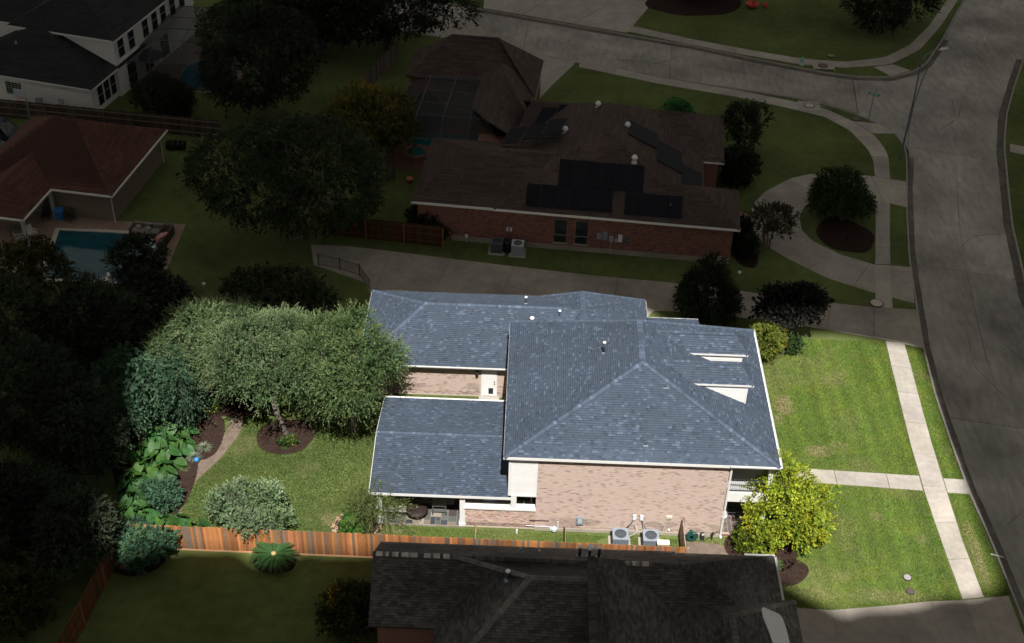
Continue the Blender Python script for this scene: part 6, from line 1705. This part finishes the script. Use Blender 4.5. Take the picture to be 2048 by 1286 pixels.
dk = dict(m=9, step=.075, droop=.3, ll=.17, lw=.055)
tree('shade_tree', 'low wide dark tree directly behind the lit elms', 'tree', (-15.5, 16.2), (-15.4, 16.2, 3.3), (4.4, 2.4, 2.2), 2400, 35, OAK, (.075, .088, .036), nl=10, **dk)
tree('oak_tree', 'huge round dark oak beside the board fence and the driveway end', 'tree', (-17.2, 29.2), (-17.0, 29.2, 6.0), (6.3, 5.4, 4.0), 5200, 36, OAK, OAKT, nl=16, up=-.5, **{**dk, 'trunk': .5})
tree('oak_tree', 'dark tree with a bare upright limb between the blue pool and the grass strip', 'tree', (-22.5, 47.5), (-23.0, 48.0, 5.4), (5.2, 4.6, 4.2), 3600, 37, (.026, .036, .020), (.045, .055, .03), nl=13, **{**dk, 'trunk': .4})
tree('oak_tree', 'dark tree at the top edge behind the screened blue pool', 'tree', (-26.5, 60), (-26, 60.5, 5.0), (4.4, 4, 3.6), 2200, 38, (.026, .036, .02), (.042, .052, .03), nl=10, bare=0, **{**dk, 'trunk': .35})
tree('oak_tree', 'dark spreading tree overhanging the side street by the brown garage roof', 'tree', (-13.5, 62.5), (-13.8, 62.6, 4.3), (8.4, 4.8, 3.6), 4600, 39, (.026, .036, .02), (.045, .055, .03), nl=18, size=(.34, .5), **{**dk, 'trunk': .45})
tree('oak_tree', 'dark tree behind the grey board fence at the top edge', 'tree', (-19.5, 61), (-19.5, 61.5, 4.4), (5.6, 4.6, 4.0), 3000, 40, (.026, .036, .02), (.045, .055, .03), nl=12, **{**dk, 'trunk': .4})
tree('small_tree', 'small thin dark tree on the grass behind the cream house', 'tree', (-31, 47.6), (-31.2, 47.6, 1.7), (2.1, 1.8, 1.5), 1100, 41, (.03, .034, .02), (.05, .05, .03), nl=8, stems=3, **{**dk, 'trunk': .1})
tree('crape_myrtle', 'yellow-green upright crape myrtle by the grey board fence', 'tree', (-12.8, 41), (-12.7, 41.0, 3.4), (3.2, 3.0, 2.6), 2000, 42, (.075, .078, .018), (.20, .17, .035), nl=12, stems=4, lift=.9, accent=((.22, .15, .02), .05), **{**dk, 'trunk': .14, 'droop': .05, 'm': 14})
L_ = dict(m=10, step=.07, droop=.35, ll=.16, lw=.042)
for i, (lab, b, c, r_, n, seed, co, ti) in enumerate((
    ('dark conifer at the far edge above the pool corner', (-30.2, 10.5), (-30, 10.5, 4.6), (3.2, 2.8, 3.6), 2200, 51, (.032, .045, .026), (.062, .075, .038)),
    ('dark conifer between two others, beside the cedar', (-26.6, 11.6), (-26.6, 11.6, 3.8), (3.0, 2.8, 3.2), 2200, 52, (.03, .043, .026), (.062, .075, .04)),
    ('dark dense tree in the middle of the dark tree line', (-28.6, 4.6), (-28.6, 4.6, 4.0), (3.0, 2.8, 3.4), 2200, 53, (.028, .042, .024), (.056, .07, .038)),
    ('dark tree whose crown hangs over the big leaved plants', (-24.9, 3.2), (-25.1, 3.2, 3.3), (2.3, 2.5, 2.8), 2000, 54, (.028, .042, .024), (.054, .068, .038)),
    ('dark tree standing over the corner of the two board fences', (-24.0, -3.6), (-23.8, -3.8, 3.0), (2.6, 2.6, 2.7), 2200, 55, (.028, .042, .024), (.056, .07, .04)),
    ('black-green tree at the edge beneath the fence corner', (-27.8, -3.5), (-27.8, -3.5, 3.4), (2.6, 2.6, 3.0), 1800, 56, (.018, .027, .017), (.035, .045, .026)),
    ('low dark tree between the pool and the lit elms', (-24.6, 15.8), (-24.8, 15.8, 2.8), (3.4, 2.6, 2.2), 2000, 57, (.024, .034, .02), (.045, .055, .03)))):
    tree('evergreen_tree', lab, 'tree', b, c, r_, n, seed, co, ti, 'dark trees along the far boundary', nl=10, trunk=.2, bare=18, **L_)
tree('small_tree', 'olive-yellow small tree at the lowest corner beside the dark fence', 'tree', (-26.2, -8.2), (-26.0, -8, 2.0), (1.9, 2.2, 2.0), 1500, 58, (.034, .042, .014), (.085, .085, .025), nl=9, trunk=.14, **L_)
tree('crape_myrtle', 'dark leafy sapling standing in front of the rectangular pool', 'tree', (-25.9, 19.4), (-25.9, 19.6, 3.2), (1.7, 1.6, 2.2), 900, 59, (.03, .042, .022), (.055, .07, .035), nl=8, stems=3, **{**L_, 'trunk': .1})
tree('crape_myrtle', 'thin yellowish sapling at the near corner of the pool', 'tree', (-33.6, 18.6), (-33.5, 18.8, 3.2), (2.6, 1.8, 2.2), 1200, 60, (.04, .045, .014), (.085, .08, .02), nl=9, stems=3, accent=((.28, .2, .03), .03), **{**L_, 'trunk': .1})
tree('holly_tree', 'dark green conical holly beside the driveway', 'tree', (12.8, 21.3), (12.8, 21.3, 2.1), (1.9, 1.7, 2.2), 1700, 61, (.024, .036, .018), (.04, .052, .024), nl=9, blobs=[(12.8, 21.3, 1.3, 1.9, 1.7, 1.3), (12.7, 21.4, 2.6, 1.3, 1.2, 1.2), (12.8, 21.4, 3.7, .75, .7, .9), (13.3, 21, 1.4, 1.5, 1.3, 1.2), (12.2, 21.2, 1.6, 1.2, 1.2, 1.1)], **{**dk, 'll': .13, 'lw': .045})
tree('crape_myrtle', 'round black-leaved tree between the driveway and the yellow bush', 'tree', (17.9, 18.3), (17.9, 19.0, 2.9), (1.9, 1.6, 1.1), 1300, 62, (.018, .019, .016), (.035, .033, .028), nl=9, stems=3, bare=0, **{**dk, 'trunk': .14})
tree('yellow_bush', 'lit bush with yellow and green leaves beside the roof edge', 'bush', (16.3, 16.4), (16.3, 16.5, 1.3), (1.2, 1.8, 1.2), 1400, 63, (.11, .15, .026), (.24, .25, .04), nl=8, trunk=.05, stems=3, accent=((.36, .22, .01), .15), m=9, step=.05, droop=.4, ll=.11, lw=.035)
tree('low_shrub', 'small dark green shrub in the curved bed under the black-leaved tree', 'bush', (17.9, 17.6), (17.9, 17.7, .45), (.9, .7, .5), 500, 64, (.035, .07, .02), (.07, .11, .03), nl=6, trunk=0, m=7, step=.05, ll=.12, lw=.04)
tree('island_tree', 'feathery dark green tree on the circular drive island', 'tree', (24.6, 34.4), (24.4, 34.8, 1.9), (2.3, 2.0, 1.7), 1700, 65, (.03, .052, .02), (.06, .085, .03), nl=10, stems=3, **{**L_, 'trunk': .13, 'droop': .6})
tree('crape_myrtle', 'sparse crape myrtle with bare fanned stems at the curved drive', 'tree', (18.4, 30.2), (18.5, 30.6, 2.3), (1.5, 1.3, 1.2), 520, 66, (.05, .048, .028), (.10, .075, .045), nl=9, stems=5, inner=.08, bare=120, **{**L_, 'trunk': .12, 'lift': .9})
tree('crape_myrtle', 'thin shrub with pink flowers beside the brown roof corner', 'tree', (18.3, 44.6), (18.2, 44.8, 2.3), (1.8, 1.6, 1.9), 900, 67, (.026, .034, .018), (.05, .055, .03), nl=10, stems=4, inner=.12, bare=40, accent=((.5, .22, .18), .006), **{**L_, 'trunk': .12, 'lift': .8})
tree('dark_shrub', 'dark shrub under the pink flowered one against the roof corner', 'bush', (16.8, 39.2), (16.7, 39.2, 1.6), (1.4, 1.6, 1.5), 800, 68, (.018, .026, .015), (.034, .042, .022), nl=7, trunk=.06, **dk)
tree('clipped_shrub', 'round dark clipped shrub at the red brick corner', 'bush', (16.5, 29.0), (16.5, 29.0, .7), (.85, .85, .75), 700, 69, (.02, .032, .018), (.036, .05, .026), nl=6, trunk=.04, m=6, step=.05, ll=.1, lw=.035)
tree('clipped_shrub', 'low dark shrub with pale flecks behind the round one', 'bush', (16.4, 31.2), (16.4, 31.2, .8), (.8, 1.0, .85), 650, 70, (.026, .034, .022), (.05, .055, .03), nl=6, trunk=.04, m=6, step=.05, ll=.1, lw=.03)
tree('bright_shrub', 'small bright green shrub on the lawn behind the brown ridge', 'bush', (13.0, 50.4), (13.0, 50.4, .9), (1.0, .9, 1.0), 800, 71, (.06, .21, .06), (.13, .34, .11), nl=6, trunk=.05, m=7, step=.05, ll=.13, lw=.05)
tree('oak_tree', 'dark round tree on the far lawn beside the wide street', 'tree', (35.2, 71.5), (35.5, 71.0, 3.4), (5.0, 4.2, 3.0), 2600, 72, (.022, .03, .017), (.04, .048, .026), nl=12, **{**dk, 'trunk': .3})
tree('oak_tree', 'dark tree rising from the round bed at the top edge', 'tree', (17.5, 77), (17.5, 77.5, 2.8), (3.4, 2.8, 2.4), 1500, 73, (.022, .03, .017), (.04, .046, .026), nl=9, **{**dk, 'trunk': .25})
tree('screen_palm', 'green leafy shrub growing inside the dark pool screen', 'bush', FL(-26.4, 17.2)[:2], (*FL(-26.4, 17.2)[:2], 1.5), (1.6, 1.3, 1.3), 900, 74, (.02, .06, .014), (.05, .11, .02), nl=7, trunk=.06, m=9, step=.08, droop=.8, ll=.2, lw=.045)
tree('corner_bush', 'dark bush leaning on the west end of the red brick wall', 'bush', (-6.7, 30.6), (-6.8, 30.6, 1.0), (1.4, .9, 1.1), 800, 75, (.022, .032, .018), (.042, .05, .026), nl=7, trunk=.06, **dk)
YT = dict(m=10, step=.055, droop=.2, ll=.12, lw=.042)
tree('golden_tree', 'yellow-green young tree in front of the street porch', 'tree', (14.8, -.2), (15.0, .2, 2.9), (2.6, 2.3, 2.2), 2400, 76, (.23, .31, .03), (.45, .50, .05), nl=14, trunk=.1, size=(.34, .5), inner=.12, gap=.40, accent=((.42, .37, .016), .14),
     blobs=[(14.8, 0, 1.9, 1.5, 1.4, 1.0), (16.1, -.6, 1.5, 1.05, .9, .75), (13.9, -.5, 2.1, 1.0, .9, .8), (15.1, .4, 3.2, 1.25, 1.1, .8), (14.5, .3, 4.2, .8, .8, .7), (16.5, .5, 2.8, .95, .8, .55), (14.65, .6, 5.0, .42, .42, .8), (15.8, -.9, 2.6, .85, .7, .6), (17.7, .7, 2.6, .55, .45, .28), (13.5, .3, 3.1, .75, .7, .6), (17.0, -.3, 1.6, .6, .55, .4), (15.9, .9, 3.9, .6, .6, .45), (13.9, -1.2, 1.2, .8, .7, .6)], **YT)
tree('boxwood', 'round yellow-green clipped bush at the porch corner', 'bush', (13.35, -.75), (13.35, -.75, .75), (.95, .85, .8), 1300, 77, (.085, .125, .014), (.15, .19, .024), nl=5, size=(.6, .75), trunk=.05, m=6, step=.04, ll=.07, lw=.028)
tree('olive_bush', 'pale silvery olive bush overhanging the cedar fence', 'bush', (-14.9, -1.3), (-14.8, -1.0, 1.55), (2.1, 1.5, 1.35), 2600, 78, (.14, .215, .105), (.32, .39, .235), nl=18, size=(.22, .40), spread=1.25, gap=.40, trunk=.08, stems=4, bare=70, accent=((.20, .33, .09), .10), m=10, step=.05, droop=.1, ll=.10, lw=.028, lift=.7)
tree('garden_shrub', 'rounded blue-green shrub below the cedar fence at its corner', 'bush', (-20.1, -3.5), (-20.1, -3.5, .95), (1.45, .9, 1.05), 1500, 79, (.045, .105, .058), (.105, .185, .095), nl=14, size=(.26, .42), spread=1.25, trunk=.06, stems=3, m=8, step=.05, droop=.2, ll=.13, lw=.055, accent=((.14, .20, .06), .12))
tree('bottlebrush', 'feathery drooping yellow-green plant at the patio post', 'bush', (-8.1, -.1), (-7.9, -.1, 1.6), (1.15, .8, 1.1), 420, 80, (.085, .125, .040), (.17, .20, .06), nl=9, trunk=.05, stems=3, inner=.1, m=22, step=.06, droop=.28, ll=.12, lw=.016, lift=.5, bare=20)
tree('leafy_plant', 'small bright green plant in the pebble ringed bed', 'plant', (-9.15, -.45), (-9.15, -.45, .35), (.5, .45, .4), 320, 81, (.05, .15, .02), (.11, .24, .04), nl=5, trunk=0, m=6, step=.05, ll=.14, lw=.05)
tree('flowering_bush', 'dark bush dotted with yellow flowers beside the dark house', 'bush', (-8.2, -7.3), (-8.2, -7.2, 1.1), (1.3, 1.3, 1.3), 1300, 82, (.035, .045, .014), (.07, .075, .02), nl=8, trunk=.06, accent=((.55, .33, .02), .07), m=8, step=.06, ll=.11, lw=.04)
tree('yellow_flowers', 'tiny yellow flowered plant at the foot of the bent elm trunk', 'plant', (-13.9, 6.3), (-13.9, 6.2, .22), (.38, .28, .22), 90, 83, (.045, .085, .02), (.09, .14, .03), nl=4, trunk=0, accent=((.6, .42, .02), .07), m=6, step=.05, ll=.11, lw=.03)
tree('yellow_flowers', 'yellow flowered plant at the edge of the oval mulch bed', 'plant', (-18.9, 9.3), (-18.9, 9.3, .3), (.7, .35, .3), 160, 84, (.035, .07, .02), (.07, .11, .03), nl=4, trunk=0, accent=((.6, .42, .02), .2), m=6, step=.05, ll=.11, lw=.04)
tree('fern_clump', 'blue-green leafy clump among the elephant ear plants', 'plant', (-20.2, 1.0), (-20.2, 1.0, .75), (.75, .6, .55), 600, 85, (.05, .115, .065), (.10, .18, .105), nl=11, size=(.26, .42), spread=1.25, trunk=0, m=10, step=.06, droop=.3, ll=.14, lw=.04)
tree('fern_clump', 'dark fern growing below the elephant ears by the fence', 'plant', (-20.9, -1.6), (-20.9, -1.6, .45), (.8, .5, .5), 500, 86, (.03, .07, .04), (.06, .11, .06), nl=5, trunk=0, m=10, step=.06, droop=.5, ll=.12, lw=.03)

# strap-leaved clumps
def straps(name, label, loc, n, L_, w_, col, tip, seed, cat='plant', grp=None, droop=1.2):
    rg = np.random.default_rng(seed)
    t = thing(name, label, cat, loc, 0, grp)
    mb = MB()
    for i in range(n):
        a = rg.uniform(0, 6.283); e = rg.uniform(.35, 1.35); l = L_*rg.uniform(.7, 1.15)
        d = np.array([math.cos(a)*math.cos(e), math.sin(a)*math.cos(e), math.sin(e)]); sd = np.array([-math.sin(a), math.cos(a), 0])
        prev = None
        s = rg.uniform(.75, 1.25)
        for k in range(6):
            q = k/5*l
            p = d*q + np.array([0, 0, -droop*q*q*.6/l*.6]); p[2] = max(p[2], .02)
            wv = sd*w_*(1-(k/5)**2*.9)
            f = k/5; c = tuple((col[x]*(1-f)+tip[x]*f)*s for x in range(3))
            if prev is not None: mb.face([prev[0]-prev[1], prev[0]+prev[1], p+wv, p-wv], c)
            prev = (p, wv)
    mb.build('blades', m_leaf, t, local=True)
    return t
straps('pale_grass_tuft', 'pale variegated grass tuft on the path edge, away from the blue ball', (-18.75, 5.75, .03), 190, .62, .016, (.10, .15, .09), (.30, .34, .24), 5)
straps('pale_grass_tuft', 'pale variegated grass tuft right behind the blue glass ball', (-19.2, 4.85, .03), 190, .62, .016, (.10, .15, .09), (.28, .33, .23), 6)
straps('pale_grass_tuft', 'small yellowish grass tuft below the blue glass ball', (-19.5, 3.9, .03), 80, .45, .014, (.12, .15, .06), (.26, .27, .14), 7)
straps('strap_lily', 'green strap-leaved lily clump under the golden tree', (14.3, -2.05, .03), 120, .85, .028, (.05, .11, .03), (.12, .20, .07), 8)
straps('strap_lily', 'strap-leaved plant at the foot of the bent elm trunk', (-13.6, 6.9, .03), 60, .6, .02, (.045, .09, .03), (.10, .15, .05), 9)
straps('strap_lily', 'low tufts on the dark island of the circular drive', (24.6, 31.6, .03), 90, .5, .02, (.03, .03, .03), (.06, .055, .06), 10)

# elephant-ear plants: every big leaf a part
def ear_mesh(L_, W_, cup, seed, tone):
    rg = np.random.default_rng(seed)
    V, F = [], []
    nu, nv = 7, 5
    for i in range(nu):
        u = i/(nu-1)
        wv = W_*(math.sin(math.pi*min(1, u*.86+.14))**.62)*(1-u*.30)
        for k in range(nv):
            s = (k/(nv-1)-.5)*2
            x = u*L_ - (abs(s)**1.4)*.14*L_*(1-u)*1.6
            z = cup*(s*s)*W_ - .30*L_*u*u + .014*math.sin(s*9+u*4)
            V.append((x, s*wv, z))
    for i in range(nu-1):
        for k in range(nv-1):
            a = i*nv+k
            F.append((a, a+1, a+nv+1, a+nv))
    me = D.meshes.new('ear_leaf'); me.from_pydata(V, [], F)
    at = me.color_attributes.new('Col', 'FLOAT_COLOR', 'CORNER')
    cc = np.ones((len(F)*4, 4), np.float32); cc[:, :3] = tone
    at.data.foreach_set('color', cc.ravel())
    me.polygons.foreach_set('use_smooth', [True]*len(F))
    me.materials.append(m_bigleaf)
    return me
EARS = [ear_mesh(.78, .37, .16, 1, (1, 1, 1)), ear_mesh(.66, .33, .26, 2, (.75, .85, .9)), ear_mesh(.86, .40, .10, 3, (1.25, 1.15, .85)), ear_mesh(.7, .33, .2, 4, (.85, 1.05, 1.15)), ear_mesh(.62, .26, .12, 5, (3.6, 1.9, .4))]
ear_spots = [((-20.6, 7.0), 'at the path corner below the cedar'), ((-21.6, 6.4), 'under the cedar twigs'), ((-20.2, 5.7), 'beside the pale grass tufts'), ((-21.3, 5.1), 'in the middle of the upper clump'), ((-22.2, 4.6), 'on the dark side of the upper clump'),
    ((-20.6, 4.2), 'level with the blue glass ball'), ((-21.5, 3.3), 'behind the leaning leaf fan'), ((-20.5, 2.8), 'over the narrow part of the earth path'), ((-22.0, 2.1), 'at the dark edge halfway down'), ((-21.7, .5), 'next to the blue-green clump, dark side'),
    ((-20.6, -.5), 'below the blue-green clump'), ((-19.5, -.9), 'at the fence in the middle of the row'), ((-18.7, -1.1), 'with the yellow leaf by the fence'), ((-17.7, -1.3), 'at the fence beside the olive bush'), ((-21.6, -.9), 'nearest the fence corner')]
for i, ((x, y), where) in enumerate(ear_spots):
    t = thing('elephant_ear', 'big green elephant ear plant ' + where, 'plant', (x, y, 0), 0, 'elephant ear plants in the bed')
    n = random.randint(13, 17)
    for k in range(n):
        a = 2.4*k + random.uniform(-.3, .3); h = random.uniform(.35, 1.3)*(1 if i < 9 else .85); r_ = random.uniform(.12, .75)
        p = Vector((r_*math.cos(a), r_*math.sin(a), h))
        m = MB(); m.tube([(0, 0, 0), (p.x*.35, p.y*.35, h*.6), tuple(p)], [.022, .018, .012], 5, (.9, 1.2, .9))
        st = m.build('stalk', m_bigleaf, t, local=True)
        e_ = EARS[4] if ('yellow' in where and k in (2, 5)) else random.choice(EARS[:4])
        lf = D.objects.new('leaf', e_); COL.objects.link(lf); lf.parent = t
        s = random.uniform(.75, 1.15)
        lf.scale = (s, s, s)
        lf.location = p
        lf.rotation_euler = (random.uniform(-.3, .3), random.uniform(.25, .85), a)

# sago palm: every frond a part
sp = thing('sago_palm', 'round sago palm with a tan cone at its heart below the cedar fence', 'palm', (-13.0, -3.0, 0))
def frond(seed):
    rg = np.random.default_rng(seed); mb = MB()
    def pt(q): return np.array([q, 0, .30*math.sin(q*1.55)-.20*q*q])
    for k in range(30):
        q = .10 + k*.035
        c = pt(q); l = .135*math.sin(math.pi*min(1, (k+4)/34))**.6
        for s in (-1, 1):
            tip = c + np.array([l*.45, s*l, .03+rg.uniform(-.008, .008)])
            b = np.array([.019, 0, 0])
            sh = rg.uniform(.8, 1.2)
            mb.face([c-b, c+b, tip+b*.3, tip-b*.3], (.055*sh, .135*sh, .04*sh))
    mb.tube([pt(0), pt(.4), pt(.8), pt(1.15)], [.016, .012, .008, .003], 4, (.05, .09, .025))
    return mb.mesh('frond')
FR = [frond(i) for i in range(3)]
for f in FR: f.materials.append(m_leaf)
for k in range(44):
    o = D.objects.new('frond', FR[k % 3]); COL.objects.link(o); o.parent = sp
    ring = k % 2
    o.location = (0, 0, .42); o.rotation_euler = (random.uniform(-.15, .15), (.05 if ring else -.34)+random.uniform(-.1, .1), k*2*math.pi/44+random.uniform(-.05, .05))
    s = random.uniform(1.12, 1.28)*(1.0 if ring else .92); o.scale = (s, s, s)
m = MB(); m.lathe([(.17, 0), (.15, .3), (.16, .45)], (0, 0, 0), 10, (.12, .09, .06)); m.build('trunk', m_plain, sp, local=True)
m = MB(); m.ball((0, 0, .56), .15, .15, .13, 10, 8, (.46, .32, .15)); m.build('cone', m_plain, sp, True, local=True)

# pebbles round the patio bed
mb = MB()
for i in range(330):
    a = random.uniform(0, 6.283); r_ = random.uniform(.86, 1.16)
    x, y = -8.8+1.28*r_*math.cos(a), -.2+1.05*r_*math.sin(a)
    if y > .75: continue
    s = random.uniform(.03, .07); c = random.choice([(1, 1, 1), (1.3, 1.25, 1.15), (.8, .75, .7), (1.15, 1, .8)])
    mb.ball((x, y, .04), s, s*random.uniform(.6, 1), s*.6, 6, 4, c)
o = mb.build('pebbles', m_pebble, None, True); o['kind'] = 'stuff'
